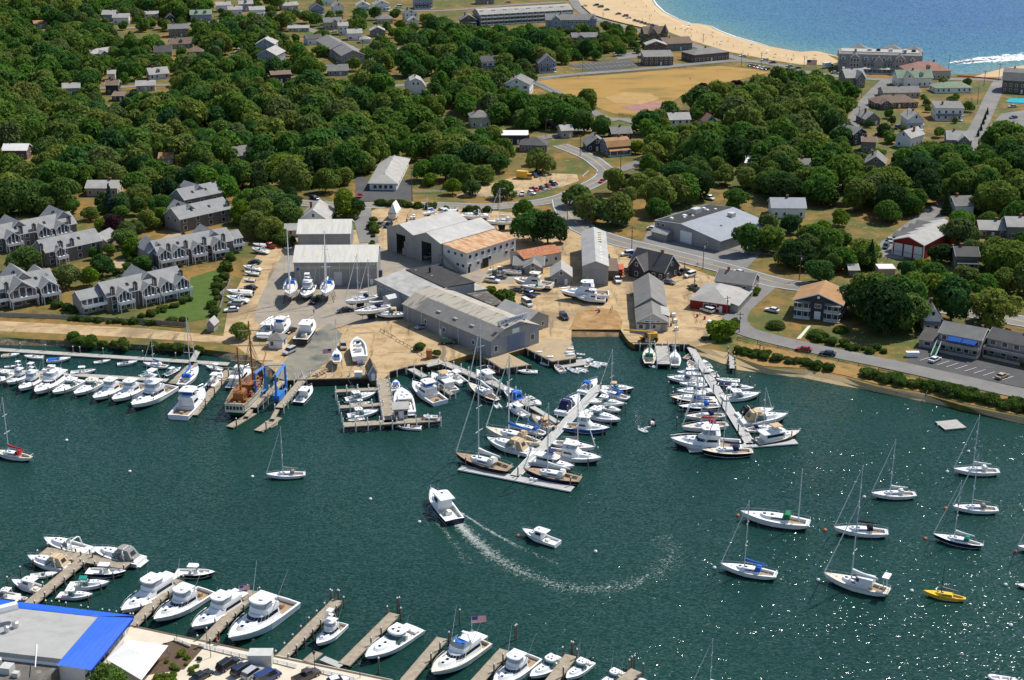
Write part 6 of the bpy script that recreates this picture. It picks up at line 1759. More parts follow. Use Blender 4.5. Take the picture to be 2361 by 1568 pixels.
  ps.append(('roof_hatch',MB().box(.1,.5,-.2,.2,2.92,2.96).mesh('roof_hatch'),GLASS,'house_roof'))
  if kind == 'trawler':
   ps.append(('flybridge',MB().frustum(plan(-1.6,.7,.95,.5),2.93,plan(-1.6,.5,.9,.45),3.5).mesh('flybridge'),'HOUSE',None))
   ps.append(('canvas_top',MB().frustum([(-1.7,-1.0),(.4,-1.0),(.4,1.0),(-1.7,1.0)],4.3,[(-1.6,-.9),(.3,-.9),(.3,.9),(-1.6,.9)],4.45).tube((-1.5,-.9,3.4),(-1.5,-.9,4.3),.03).tube((-1.5,.9,3.4),(-1.5,.9,4.3),.03).tube((.2,.8,3.4),(.2,.8,4.3),.03).tube((.2,-.8,3.4),(.2,-.8,4.3),.03).mesh('canvas_top'),'CANVAS',None))
  else:
   ps.append(('engine_box',MB().box(-2.6,-1.6,-.5,.5,.4,.95).mesh('engine_box'),'SEAT',None))
  ps.append(('antenna',MB().tube((-.3,.8,2.9),(-.4,.8,5.0),.025,.015,4).mesh('antenna'),METAL,None))
 elif kind == 'sail':
  h = Hull('classic' if v == 1 else 'sail',3.1 if v != 1 else 2.7,.95,1.35)
  common(ps,h,'HULL',.06,.30,.42 if v != 1 else .30,.4,'FLOOR',stripe=(.0,.10,'BOOT'))
  ps.append(('lifeline',h.rail(.04,.5,.02).mesh('lifeline'),METAL,None))
  cabin(ps,'cabin_trunk',plan(-1.9,2.4,.95,1.6),1.0,plan(-1.8,2.0,.75,1.3),1.50,'HOUSE',(.35,.8,.08,.9),front=False,wname='port_light')
  for x_ in (.2,1.3): ps.append(('deck_hatch',MB().box(x_,x_+.45,-.22,.22,1.49,1.54).mesh('deck_hatch'),GLASS,'cabin_trunk'))
  ps.append(('deck_hatch',MB().box(2.9,3.3,-.2,.2,1.15,1.26).mesh('deck_hatch'),GLASS,None))
  ps.append(('dodger',MB().frustum([(-2.2,-.95),(-1.0,-.9),(-1.0,.9),(-2.2,.95)],1.35,[(-2.1,-.8),(-1.45,-.75),(-1.45,.75),(-2.1,.8)],2.1).mesh('dodger'),'CANVAS',None))
  ps.append(('steering_wheel',MB().tube((-3.5,-.4,1.2),(-3.5,.4,1.2),.04).tube((-3.5,0,.8),(-3.5,0,1.6),.05).tube((-3.5,-.3,1.5),(-3.5,.3,1.5),.04).mesh('steering_wheel'),METAL,None))
  mx,mh = (.75,14.2)
  ps.append(('mast',MB().tube((mx,0,1.3),(mx - .1,0,mh),.11,.075,8).mesh('mast'),'MAST',None))
  for z_,w_ in ((mh*.42,1.05),(mh*.70,.8)):
   ps.append(('spreader',MB().tube((mx - .15,-w_,z_+.08),(mx,0,z_),.05,.05,4).tube((mx,0,z_),(mx - .15,w_,z_+.08),.05,.05,4).mesh('spreader'),'MAST','mast'))
  ps.append(('boom',MB().tube((mx,0,2.45),(-3.2,0,2.4),.07,.06,6).mesh('boom'),'MAST',None))
  ps.append(('sail_cover',MB().tube((mx - .05,0,2.95),(-.6,0,2.72),.26,.22,8).tube((-.6,0,2.72),(-3.1,0,2.52),.22,.10,8).mesh('sail_cover'),'COVER','boom'))
  ps.append(('furled_jib',MB().tube((4.85,0,1.5),(2.6,0,8.2),.10,.09,6).tube((2.6,0,8.2),(mx+.05,0,mh - .6),.09,.04,6).mesh('furled_jib'),CANV['white'],None))
  rg = MB()
  for sg in (1,-1):
   rg.tube((mx - .3,sg*h.b(.55)*.95,1.1),(mx - .15,sg*1.05,mh*.42),.02,.02,3).tube((mx - .15,sg*1.05,mh*.42),(mx - .1,0,mh - .3),.02,.02,3)
  rg.tube((-4.9,0,1.1),(mx - .1,0,mh),.02,.02,3)
  ps.append(('rigging',rg.mesh('rigging'),RIG,None))
  ps.append(('stern_rail',MB().path([(-4.2,-.9,1.55),(-4.95,-.7,1.55),(-4.95,.7,1.55),(-4.2,.9,1.55)],.03,4).tube((-4.95,-.7,.95),(-4.95,-.7,1.55),.025).tube((-4.95,.7,.95),(-4.95,.7,1.55),.025).mesh('stern_rail'),METAL,None))
  if v == 2:
   ps.append(('mizzen_mast',MB().tube((-3.3,0,1.2),(-3.35,0,9.2),.09,.06,7).mesh('mizzen_mast'),'MAST',None))
  if v == 3:
   ps.append(('pilothouse',MB().frustum(plan(-2.6,.3,1.0,.8),1.3,plan(-2.6,0,.85,.7),2.4).mesh('pilothouse'),'HOUSE',None))
   ps.append(('windscreen',MB().band(plan(-2.6,.3,1.0,.8),1.3,plan(-2.6,0,.85,.7),2.4,.35,.85,.015,[(i,.05,.95) for i in range(0,11)]).mesh('windscreen'),GLASS,'pilothouse'))
   ps.append(('stern_arch',MB().path([(-4.3,-1.0,1.1),(-4.2,-.8,3.2),(-4.2,.8,3.2),(-4.3,1.0,1.1)],.08).box(-4.9,-3.9,-.9,.9,3.25,3.4).mesh('stern_arch'),'TOP',None))
  ps.append(('keel',MB().frustum([(-.8,-.12),(1.0,-.12),(1.0,.12),(-.8,.12)],-1.7,[(-1.0,-.15),(1.4,-.15),(1.4,.15),(-1.0,.15)],-.3).mesh('keel'),BOTTOM,None))
 elif kind == 'inflatable':
  L = 5.0
  mb = MB().path([(-L,-1.7,.6),(1.6,-1.75,.62),(3.6,-1.2,.9),(4.6,0,1.15),(3.6,1.2,.9),(1.6,1.75,.62),(-L,1.7,.6)],.72,8)
  ps.append(('tube',mb.mesh('tube'),'HULL',None))
  ps.append(('floor',MB().box(-4.4,3.0,-1.2,1.2,.2,.35).box(-4.6,-4.2,-1.2,1.2,.2,1.3).mesh('floor'),'FLOOR',None))
  ps.append(('seat',MB().box(-1.2,-.2,-1.3,1.3,.9,1.1).mesh('seat'),'SEAT',None))
  if v == 0: outboards(ps,1,-4.6,1.4)
 elif kind in ('rowboat','upturned'):
  h = Hull('motor' if v == 0 else 'classic',4.2,1.2,1.7)
  if kind == 'rowboat':
   common(ps,h,'HULL',.04,.92,.22,.9,'FLOOR')
   for x_ in (-3.0,-.4,2.0): ps.append(('thwart',MB().box(x_,x_+.8,-1.7 if x_ < 1 else -1.3,1.7 if x_ < 1 else 1.3,1.0,1.12).mesh('thwart'),'SEAT',None))
  else:
   mb = h.topsides(); mb2 = h.bottom()
   f = lambda vs: [(x,-y,1.5 - z) for x,y,z in vs]
   mb.v,mb2.v = f(mb.v),f(mb2.v)
   ps.append(('hull',mb.mesh('hull'),'HULL',None)); ps.append(('hull_bottom',mb2.mesh('hull_bottom'),'HULL',None))
 elif kind == 'kayak':
  n = 12; R_ = []
  mb = MB()
  for i in range(n+1):
   t = i / n; x = -5+10*t; b = .95*math.sin(math.pi*t) ** .8+.01; z = .45+.35*abs(2*t - 1) ** 3
   R_.append([(x,-b,z),(x,0,z+.25*math.sin(math.pi*t)),(x,b,z),(x,0,0+.4*abs(2*t - 1) ** 4)])
  for a,b in zip(R_,R_[1:]):
   n0 = len(mb.v)
   mb.add(a+b,[(0,4,5,1),(1,5,6,2),(2,6,7,3),(3,7,4,0)])
  ps.append(('hull',mb.mesh('hull'),'HULL',None))
  ps.append(('cockpit',MB().box(-1.3,.9,-.45,.45,.6,.76).mesh('cockpit'),BLACKH,None))
 return ps
BOATS = {}
BNAME = {'sport': 'sport_fishing_boat','yacht': 'motor_yacht','express': 'cabin_cruiser','hardtop': 'hardtop_cruiser','cc': 'centre_console_boat','runabout': 'runabout','lobster': 'picnic_boat','trawler': 'trawler','sail': 'sailboat','inflatable': 'inflatable_dinghy','rowboat': 'rowing_boat','upturned': 'upturned_dinghy','kayak': 'kayak'}
BCAT = {'sail': 'sailboat','inflatable': 'dinghy','rowboat': 'rowing boat','upturned': 'dinghy','kayak': 'kayak','yacht': 'yacht'}
BOATFOOT = []
def boat(kind,t,bow,stern,label,v=0,hull=WHITE,deck=None,house=WHITE,canvas='blue',cover='white',floor=None,top=None,land=0,boot=None,mast=None,mh=1.0,seat=None,bottom=None,z0=0.0,zf=1.2,group=None,eng=None,skip=()):
 key = (kind,v)
 if key not in BOATS: BOATS[key] = build_boat(kind,v)
 base = (G+land) if land else z0
 b0,s0 = P(*t(*bow),base+zf),P(*t(*stern),base+zf)
 for _ in range(2):
  sc = (b0 - s0).length / 10.0
  if land: base = G+(1.75 if kind == 'sail' else .62)*sc+.1
  zz = base+1.2*sc
  b0,s0 = P(*t(*bow),zz),P(*t(*stern),zz)
 d = b0 - s0
 c = (b0+s0) / 2
 o = thing(BNAME[kind],label,BCAT.get(kind,'motorboat'),(c.x,c.y,base),math.atan2(d.y,d.x),group,sc)
 if kind in ('sport','yacht','trawler','hardtop') and sc > .85: o.scale.z = sc*max(.74,1 - (sc - .85)*.5)
 mats = {'HULL': hull,'DECK': deck or (NONSKID if kind in ('inflatable',) else WHITE),'HOUSE': house,'CANVAS': CANV[canvas],'COVER': CANV[cover],'FLOOR': floor or (NONSKID if kind not in ('sport','sail') else TEAK),
   'TOP': top or house,'BOOT': boot or (BOTTOM if hull is WHITE else WHITE),'RUB': hull if hull is not WHITE else METAL,'MAST': mast or M('white alloy spar',(.66,.67,.68),.4,.05,1.0),'SEAT': seat or (NONSKID if kind != 'rowboat' else TEAK),'ENG': eng or ENGINE}
 made = {}
 for name,me,m,par in BOATS[key]:
  if name in skip: continue
  q = ob(name,me,mats[m] if isinstance(m,str) else (bottom if (bottom and m is BOTTOM) else m),made.get(par,o) if par else o)
  if name not in made: made[name] = q
  if kind == 'sail' and mh != 1.0 and name in ('mast','furled_jib','rigging'): q.scale.z = mh
  if kind == 'sail' and mh != 1.0 and name == 'spreader': pass
 if land:
  hgt = base - G
  for x_ in ((-3,2.2) if kind != 'sail' else (-2.4,0,2.0)):
   for sg in (-1,1):
    k = sc
    MB().tube((x_,sg*1.5,-hgt/k),(x_,sg*1.05,.1),.07,.05,5).ob('support_stand',ENGINE,o)
  if kind != 'sail': MB().box(-3,2.5,-.25,.25,-hgt/k,-.45).ob('keel_block',PILE,o)
 BOATFOOT.append((c.x,c.y,d.length / 2))
 return o
# ---------------------------------------------------------------- the fleet
b = boat
# left floating dock,bows out
b('hardtop',t02,(-70,405),(112,292),'white cruiser cut by the left edge in the bow out row')
b('sport',t02,(65,405),(270,300),'small white fishing boat with tower, second in the bow out row',v=2,boot=NAVYH)
b('sport',t02,(178,458),(392,312),'white fishing boat with tall tower, third in the bow out row',v=2)
b('yacht',t02,(322,482),(582,292),'old style white motor yacht with big front windows in the bow out row',canvas='white')
b('hardtop',t02,(487,488),(745,352),'white cruiser with oval roof hatches, fifth in the bow out row')
b('hardtop',t02,(685,498),(932,352),'cream topped cruiser with tan cushions on the bow, sixth in the bow out row',top=CREAM,seat=CREAM)
b('sport',t02,(862,538),(1142,372),'smooth white sport fisherman, third from the right end of the bow out row',v=1)
b('sport',t02,(1037,552),(1332,382),'smooth white sport fisherman, second from the right end of the bow out row',v=1)
b('sport',t02,(1215,602),(1570,392),'largest white sport fisherman with tower, right end of the bow out row',v=2)
b('runabout',t02,(185,128),(10,142),'open launch with tan cover against the floating dock, far left',canvas='tan',v=2)
b('runabout',t02,(220,147),(402,152),'plain white launch along the inside of the floating dock')
b('runabout',t02,(657,165),(430,182),'blue covered speedboat along the floating dock',v=2,canvas='blue',hull=WHITE)
b('runabout',t02,(1022,186),(865,202),'small white launch moored at the middle of the floating dock')
b('runabout',t02,(1272,196),(1080,217),'white launch with dark blue bimini along the floating dock',v=1,canvas='navy')
b('sail',t02,(1318,207),(1545,237),'small white sloop with blue sail cover along the floating dock',cover='blue',mh=.8,canvas='white')
b('runabout',t02,(155,238),(40,244),'little white launch behind the bow out row, far left')
b('cc',t02,(888,277),(650,292),'centre console with white top behind the bow out row')
b('lobster',t02,(578,268),(392,262),'white pilothouse boat behind the old style motor yacht')
b('runabout',t02,(1420,282),(1290,330),'small boat with teal bimini hidden behind the largest sport fisherman',v=1,canvas='teal')
b('cc',t02,(1670,255),(1518,322),'black hulled centre console with white top beside the short float',hull=BLACKH)
b('sail',t02,(1826,242),(1668,400),'white sloop with blue covers beside the gangway',canvas='blue',cover='blue')
b('sport',t02,(1872,432),(1640,668),'white sport fisherman stern to camera beside the long finger dock',v=1)
b('rowboat',t02,(1825,212),(1915,222),'white skiff on the floating dock right of the gangway')
b('cc',t02,(1898,237),(2062,267),'white centre console lying along the right end of the floating dock')
b('cc',t02,(2045,300),(1928,418),'cream decked centre console with twin engines by the long finger dock',floor=CREAM)
b('trawler',t02,(2296,240),(2142,415),'white trawler with square windows next to the old sailing ship',canvas='white',hull=GREENH,house=WHITE)
b('sail',t02,(-70,1015),(292,1072),'wooden decked sloop with red sail cover at the left edge',hull=WHITE,deck=CREAM,cover='red',canvas='red',floor=VARN,v=1)
# around the travel lift and fuel pier
b('lobster',t12,(515,432),(388,562),'navy hulled picnic boat beside the travel lift pier',hull=NAVYH)
b('hardtop',t12,(1106,490),(820,540),'white cuddy with hard top and twin engines, top slip of the fuel pier',v=1)
b('cc',t12,(1060,575),(880,592),'cream centre console in the second slip of the fuel pier',hull=CREAM,top=WHITE)
b('hardtop',t12,(1136,655),(842,690),'white cuddy with hard top, third slip of the fuel pier',v=1)
b('cc',t12,(845,745),(1000,717),'small white console boat in the bottom slip of the fuel pier',v=0)
b('runabout',t12,(1290,372),(1287,462),'launch under a blue canopy at the head of the fuel pier',v=1,canvas='blue')
b('hardtop',t12,(1338,432),(1388,640),'long white cruiser lying along the right side of the fuel pier')
b('sport',t12,(1445,378),(1702,542),'white flybridge sport fisherman right of the fuel pier',v=0)
b('trawler',t12,(1622,300),(1815,445),'white cabin boat with varnished door beside the short pier',canvas='tan',floor=TEAK)
b('cc',t12,(1762,285),(1920,385),'pale green hulled console boat with twin engines near the shed pier',v=0,hull=M('seafoam hull paint',(.50,.66,.62),.3,.05,.6))
b('cc',t12,(1288,788),(1526,800),'open tan decked boat with navy bimini in front of the fuel pier',v=1,floor=CREAM,seat=TEAK)
b('inflatable',t12,(1535,700),(1680,705),'grey inflatable on the deck of the fuel pier',z0=G+.25,hull=RUBBER)
b('sail',t12,(1957,393),(2232,545),'black ketch rigged motorsailer below the marina shed',hull=BLACKH,deck=CREAM,floor=VARN,canvas='white',v=1,boot=WHITE)
b('lobster',t12,(2030,285),(2228,402),'white bass boat alongside the gangway below the marina shed')
b('rowboat',t12,(2130,240),(2252,286),'red dinghy tied below the marina shed quay',hull=REDH,floor=REDH)
b('inflatable',t12,(2200,572),(2245,622),'small grey inflatable behind the black motorsailer')
b('sail',t12,(1838,1045),(2348,1175),'long black sloop with white awning at the outer T dock',hull=BLACKH,deck=TEAK,floor=TEAK,canvas='white',cover='white',boot=WHITE)
b('sail',t12,(92,1238),(456,1222),'white sloop with grey sail cover alone on a mooring left of centre',cover='grey',canvas='grey')
o_launch = b('lobster',T(0,0),(994*4,1131*4),(1049*4,1193*4),'navy and white workboat under way, trailing a curved wake',hull=NAVYH)
b('rowboat',t12,(200,758),(125,800),'orange brown rowing boat beside the small float',hull=TEAK,floor=VARN)
# left T dock
b('express',t22,(-70,440),(92,562),'cruiser with bright blue canvas at the left T dock gangway',canvas='blue')
b('runabout',t22,(270,605),(140,515),'small white cuddy right of the blue canvas cruiser')
b('lobster',t22,(-45,590),(136,684),'white open sterned boat below the blue canvas cruiser')
b('runabout',t22,(183,690),(375,806),'varnished launch with tan bimini beside the gangway',v=1,canvas='tan',deck=TEAK,floor=VARN)
b('sail',t22,(28,770),(312,856),'white sloop with blue covers at the inner left side of the T dock',cover='blue',canvas='blue',mh=.75)
b('sail',t22,(-245,805),(266,930),'cream sloop with blue boom cover left of the T dock',cover='blue',hull=CREAM,deck=CREAM,canvas='tan',v=1)
b('express',t22,(-232,912),(172,1012),'big white cruiser with tan canvas on the left of the T dock',canvas='tan')
b('trawler',t22,(576,1168),(182,1078),'white downeast cruiser with three side windows near the T dock end',canvas='navy')
b('sail',t22,(103,1185),(634,1272),'dark blue sloop with teak side decks inside the outer T',hull=NAVYH,deck=TEAK,floor=TEAK,canvas='white',cover='white',boot=WHITE,mh=.95)
b('sport',t22,(826,1087),(332,1000),'large white sport fisherman with red sheer line right of the T dock',v=1)
b('sail',t22,(772,990),(382,928),'white multihull with a red kayak on deck right of the T dock',cover='grey',canvas='white')
b('kayak',t22,(565,978),(670,970),'red kayak lashed on the white multihull deck',hull=REDH,z0=1.7)
b('sport',t22,(902,817),(488,768),'blue hulled sport fisherman with white house',v=1,hull=BLUEH)
b('hardtop',t22,(1002,737),(652,640),'white cruiser with glassed hardtop above the blue hulled boat')
b('express',t22,(1006,657),(802,598),'white cruiser with low windscreen, third from the tip of the T dock',v=2)
b('hardtop',t22,(1042,592),(745,545),'white cruiser with hard top, second row from the T dock tip')
b('express',t22,(616,505),(450,656),'white cruiser with navy canvas on the left of the dock arm',canvas='navy')
b('express',t22,(782,362),(642,470),'cruiser with small blue canvas at the far tip of the dock arm',v=1,canvas='blue',hull=WHITE)
b('sail',t22,(795,455),(1078,528),'white sloop with bright blue covers near the dock tip',canvas='blue',cover='blue')
b('express',t22,(1126,450),(832,428),'dark hulled cruiser with yellow tan top at the dock tip',canvas='tan',hull=NAVYH,v=1)
# dinghies round the dinghy float and apron
for k,(x0,y0,x1,y1,zz,lab) in enumerate(((212,112,280,102,G+.1,'white dinghy upside down on the quay apron, leftmost'),(300,152,382,150,G+.1,'large white dinghy upside down near the apron edge'),(498,78,570,76,G+.1,'white dinghy upside down at the apron corner, farthest'),(476,112,560,108,G+.1,'white dinghy upside down, second from the corner'),(490,135,580,125,G+.1,'white dinghy upside down, nearest the corner'))):
 b('upturned',t22,(x0,y0),(x1,y1),lab,z0=zz,v=1)
for k,(x0,y0,x1,y1,kind,hl,lab) in enumerate(((592,125,672,132,'inflatable',RUBBER,'grey inflatable at the apron corner'),(600,165,645,160,'inflatable',RUBBER,'short grey inflatable tucked beside the float'),(645,195,735,170,'inflatable',RUBBER,'inflatable with red seat behind the float'),(745,205,875,222,'inflatable',WHITE,'long white inflatable outermost of the dinghy raft'),(715,220,805,245,'inflatable',WHITE,'white inflatable right of the float'),(690,200,760,215,'rowboat',WHITE,'white pram between the inflatables'),(400,225,470,288,'rowboat',WHITE,'white dinghy left of the float'),(508,258,600,280,'inflatable',RUBBER,'grey inflatable at the near side of the float, left'),(540,280,620,298,'inflatable',RUBBER,'grey inflatable with red cushion, nearest'),(590,262,690,288,'inflatable',WHITE,'white inflatable at the near side of the float, right'),(620,255,690,270,'rowboat',BLUEH,'blue rowing boat beside the float'),(672,255,710,222,'rowboat',GREENH,'green rowing boat at the right of the float'),(258,208,348,222,'inflatable',RUBBER,'grey inflatable below the quay wall'))):
 b(kind,t22,(x0,y0),(x1,y1),lab,hull=hl,zf=.4,v=1 if kind == 'inflatable' else 0)
b('runabout',t22,(42,282),(236,286),'white motorboat with small wheelhouse below the quay apron')
b('inflatable',t22,(1250,850),(1180,818),'inflatable under way with a splashing wake, nearer of two',zf=.3)
b('inflatable',t22,(1297,722),(1298,778),'black inflatable under way, farther of two',zf=.3,hull=BLACKH)
# cove pier
b('sail',t22,(1265,62),(1266,206),'green sloop with green sail cover at the cove pier',hull=GREENH,cover='green',deck=CREAM,canvas='green',floor=TEAK,mh=.7)
b('sail',t22,(1500,98),(1508,226),'white sloop on the right side of the cove pier',mh=.7,canvas='white',floor=TEAK)
b('inflatable',t22,(1262,228),(1332,250),'small white inflatable below the green sloop',hull=WHITE,zf=.3)
# right T dock
b('rowboat',t22,(1655,128),(1598,170),'varnished dinghy at the top of the right dock',hull=TEAK,floor=VARN,zf=.4)
b('rowboat',t22,(1635,192),(1685,268),'white daysailer hull left of the right dock, near its top')
b('runabout',t22,(1765,185),(1828,252),'white bowrider right of the right dock, nearest shore')
b('runabout',t22,(1815,265),(1888,336),'navy hulled bowrider right of the right dock',hull=NAVYH)
b('cc',t22,(1875,360),(2102,368),'long low white console boat right of the right dock',v=1)
b('runabout',t22,(2130,420),(1900,398),'dark boat with navy cover right of the right dock',v=2,canvas='navy',hull=NAVYH)
b('express',t22,(2237,446),(1990,425),'white cruiser with green windscreen right of the right dock',v=2)
b('hardtop',t22,(2292,490),(1942,520),'large white cruiser with hard top and arch right of the right dock')
b('hardtop',t22,(1430,346),(1762,352),'white fishing boat with cream cockpit, top left of the right dock',v=0)
b('lobster',t22,(1520,298),(1742,300),'white cabin boat behind the top left fishing boat')
b('sail',t22,(1540,395),(1800,405),'white sloop squeezed between cruisers left of the right dock',mh=.9,canvas='white')
b('hardtop',t22,(1520,472),(1842,452),'white cruiser with rounded top left of the right dock')
b('hardtop',t22,(1463,525),(1878,530),'black hulled cruiser with cream deck left of the right dock',hull=BLACKH,deck=CREAM)
b('sail',t22,(1533,610),(1918,592),'navy sloop with blue canvas left of the right dock',hull=NAVYH,canvas='blue',cover='blue',mh=.9)
b('sail',t22,(1590,700),(1958,680),'teak decked sloop with navy covers left of the right dock',deck=CREAM,floor=TEAK,canvas='navy',cover='navy',mh=.95)
b('sail',t22,(1562,800),(1988,760),'tan decked sloop with red sail cover left of the right dock',deck=CREAM,floor=TEAK,cover='red',canvas='red',mh=.95)
b('sport',t22,(1462,905),(2115,930),'biggest white sport fisherman, lower left of the right T dock',v=0)
b('sail',t22,(1748,1015),(2220,1010),'black sloop along the outside of the right T dock',hull=BLACKH,deck=CREAM,floor=TEAK,canvas='navy',cover='navy',boot=WHITE)
b('express',t22,(2416,640),(2075,682),'white cruiser with black canvas right of the right dock',canvas='black')
b('express',t22,(2545,692),(2108,732),'white cruiser with tan canvas right of the right dock',canvas='tan')
b('sail',t22,(2440,785),(2160,820),'white sloop with navy dodger near the right T',canvas='navy',mh=1.0)
b('trawler',t22,(2660,835),(2248,912),'black hulled trawler with tan bimini inside the right T arm',hull=BLACKH,canvas='tan',deck=CREAM)
# moorings,right
b('sail',t32,(1708,1188),(2132,1195),'white racing sloop, highest on the right moorings',cover='white',canvas='white')
b('sail',t32,(950,1412),(1362,1408),'white sloop with white cover, middle of the right moorings',cover='white',canvas='white',floor=TEAK)
b('sail',t32,(1700,1532),(2122,1548),'white sloop with grey cover and awning near the right edge',cover='grey',canvas='grey')
b('sail',t33,(605,160),(1108,190),'white sloop with black sail cover on the right moorings',cover='black',canvas='black')
b('sail',t33,(1520,222),(1988,312),'narrow navy sloop with white cover on the right moorings',hull=NAVYH,v=1,floor=TEAK,cover='white',canvas='teal')
b('sail',t33,(512,582),(1122,735),'motorsailer with wooden rail, white pilothouse and stern arch',v=3,deck=CREAM,floor=TEAK,boot=GREENH)
b('sail',t33,(1430,742),(1826,806),'slim yellow keelboat with dark mast',v=1,hull=YELLOWH,deck=YELLOWH,house=YELLOWH,mast=BLACKH,cover='grey',canvas='grey',mh=.62,skip=('dodger','lifeline','stern_rail','furled_jib','steering_wheel'))
b('sail',T(0,0),(1707*4,1180*4),(1868*4,1202*4),'white cat ketch with green covers on the right moorings',cover='green',canvas='green',v=2,floor=TEAK,skip=('mast','spreader','furled_jib','rigging','boom','sail_cover'))
b('sail',T(0,0),(1661*4,1300*4),(1792*4,1322*4),'white sloop with vivid blue covers, lower right moorings',cover='blue',canvas='blue')
b('lobster',t23,(95,185),(425,290),'small white downeast boat on a mooring below the workboat')
b('sail',t33,(2300,335),(2720,345),'white sloop bow just entering at the right edge',cover='white')
b('runabout',t33,(2295,690),(2520,705),'white launch bow at the right edge, lower')
b('inflatable',t33,(2025,1530),(2240,1560),'long white inflatable under way in the bottom right corner',hull=WHITE,zf=.4)
# foreground,lower left
b('express',t03,(405,268),(818,362),'open white cruiser with blue deck chairs at the outer left float',v=2)
b('express',t03,(850,358),(1305,452),'white cruiser with grey canvas at the right end of the outer float',canvas='grey')
b('express',t03,(255,432),(655,512),'white cruiser with tan canvas left of the narrow pier',canvas='tan')
b('runabout',t03,(537,582),(275,602),'small white boat with people in its stern, left of the narrow pier')
b('cc',t03,(1166,572),(800,552),'navy hulled centre console right of the narrow pier',hull=NAVYH)
b('lobster',t03,(108,655),(420,725),'cream cabin boat left of the narrow pier, lower',floor=CREAM)
b('express',t03,(1012,672),(633,682),'white cruiser with teal canvas right of the narrow pier',v=1,canvas='teal')
b('hardtop',t03,(858,785),(538,772),'small white hardtop boat right of the narrow pier, lowest')
b('hardtop',t03,(-140,755),(165,792),'white boat cut by the left edge beside the narrow pier')
b('inflatable',t03,(255,820),(130,800),'cream inflatable at the foot of the narrow pier',hull=CREAM,zf=.4)
b('yacht',t03,(1118,930),(1618,612),'white flybridge motor yacht left of the foreground finger pier',canvas='white',v=1)
b('sport',t03,(1418,1010),(1905,702),'sleek white sport fisherman right of the foreground finger pier',v=0)
b('cc',t03,(1988,580),(1622,562),'black hulled console boat with tall antenna beyond the finger pier',hull=BLACKH)
b('yacht',t03,(1768,1082),(2250,772),'white flybridge yacht with flag, left of the second finger pier',canvas='white',v=1)
b('sport',t03,(2108,1182),(2662,785),'long pale blue sided sport fisherman right of the second finger pier',v=0,hull=M('ice blue hull paint',(.55,.66,.72),.25,.04,.6))
b('sport',t13,(560,1250),(792,1030),'white tower boat beside the tall piling pier',v=2)
b('hardtop',t13,(1008,1352),(1470,1045),'long low white express yacht with dark curved windscreen')
b('yacht',t13,(1618,1500),(2085,1165),'classic motor yacht with blue bridge covers and flag',canvas='blue',deck=CREAM,floor=TEAK)
b('sport',t23,(-175,1620),(195,1318),'white sport fisherman at the bottom, left of the express yacht pair',v=0)
b('hardtop',t23,(165,1545),(468,1352),'white hardtop cruiser left of the bottom centre pier')
b('hardtop',t23,(498,1562),(722,1382),'white hardtop fishing boat right of the bottom centre pier',v=1)
b('hardtop',t23,(800,1645),(1025,1480),'white fishing boat cut by the bottom edge',v=1)
b('runabout',t23,(1250,1580),(1060,1530),'white boat end beside the bottom pilings')
b('sail',t23,(1660,1600),(2050,1660),'sloop at the bottom edge, only its mast and bow in view',canvas='blue')
# ashore
b('sail',t11,(310,1150),(322,1012),'white sloop on stands before the white roofed shed, left',land=2.5,bottom=BOTTOMR,deck=CREAM)
b('sport',t11,(448,1165),(498,1045),'white tower fishing boat on stands between two sloops',v=2,land=1.5)
b('sail',t11,(638,1145),(672,1012),'white sloop on stands before the white roofed shed, right',land=2.5,bottom=BOTTOMR,floor=TEAK)
b('sail',t11,(815,1210),(1112,1152),'white sloop on stands beside the yard office, farther',land=2.5,canvas='navy')
b('sail',t11,(903,1305),(1232,1242),'white sloop with navy dodger on stands beside the yard office',land=2.5,canvas='navy')
b('express',t11,(1088,1325),(1368,1312),'white cruiser with tan top stored beside the marina shed',v=1,canvas='tan',land=1.2)
b('hardtop',t11,(160,1362),(62,1500),'brown bottomed cruiser on stands, left of three by the yard edge',land=1.2,bottom=BOTTOMR)
b('sport',t11,(305,1368),(165,1500),'white sport boat on stands, middle of three by the yard edge',v=1,land=1.2)
b('lobster',t11,(530,1392),(405,1545),'dark hulled picnic boat on stands, right of three by the yard edge',hull=BLACKH,land=1.2,floor=TEAK)
b('sail',t11,(1535,405),(1652,362),'white sloop stored by the main road',land=2.0,mh=.7)
b('hardtop',t11,(1862,362),(1665,402),'white sport boat stored by the main road behind the twin shed',land=1.2)
b('express',t11,(1870,425),(2135,402),'white cruiser with mast behind the twin shed',land=1.2,v=2)
b('sail',t11,(2120,470),(2420,458),'long white yacht hull stored behind the twin shed',land=2.0,canvas='white',mh=.8)
b('sport',t21,(8,995),(372,1035),'cream motor yacht with flybridge stored behind the green sloop',house=CREAM,hull=CREAM,v=1,land=1.5)
b('sail',t21,(85,1062),(302,1072),'small green bottomed sloop on stands in the middle yard',hull=CREAM,bottom=GREENH,land=1.6,skip=('mast','boom','sail_cover','furled_jib','rigging','spreader'),canvas='green')
b('rowboat',t21,(-90,930),(88,935),'white hull without top stored beside the white pickup',land=1.0)
b('sport',t21,(438,1108),(895,1112),'large sleek white yacht stored before the tall steel shed',v=1,land=1.4)
b('sport',t21,(590,1168),(862,1182),'smaller white flybridge boat stored in front of the sleek yacht',v=1,land=1.2)
b('express',t01,(2240,885),(2400,905),'white boat on trailer beside the lawn fence, upper',v=2,land=1.0)
b('runabout',t01,(2252,935),(2392,950),'white boat on trailer beside the lawn fence, second',land=1.0)
b('runabout',t01,(2240,1005),(2352,1012),'open white skiff beside the lawn fence',land=.8)
b('runabout',t01,(2088,1110),(2328,1125),'white boat under white cover beside the lawn fence',v=2,canvas='white',land=1.0)
b('express',t01,(2085,1165),(2282,1190),'white cruiser on stands nearest the lawn fence',v=2,land=1.0)
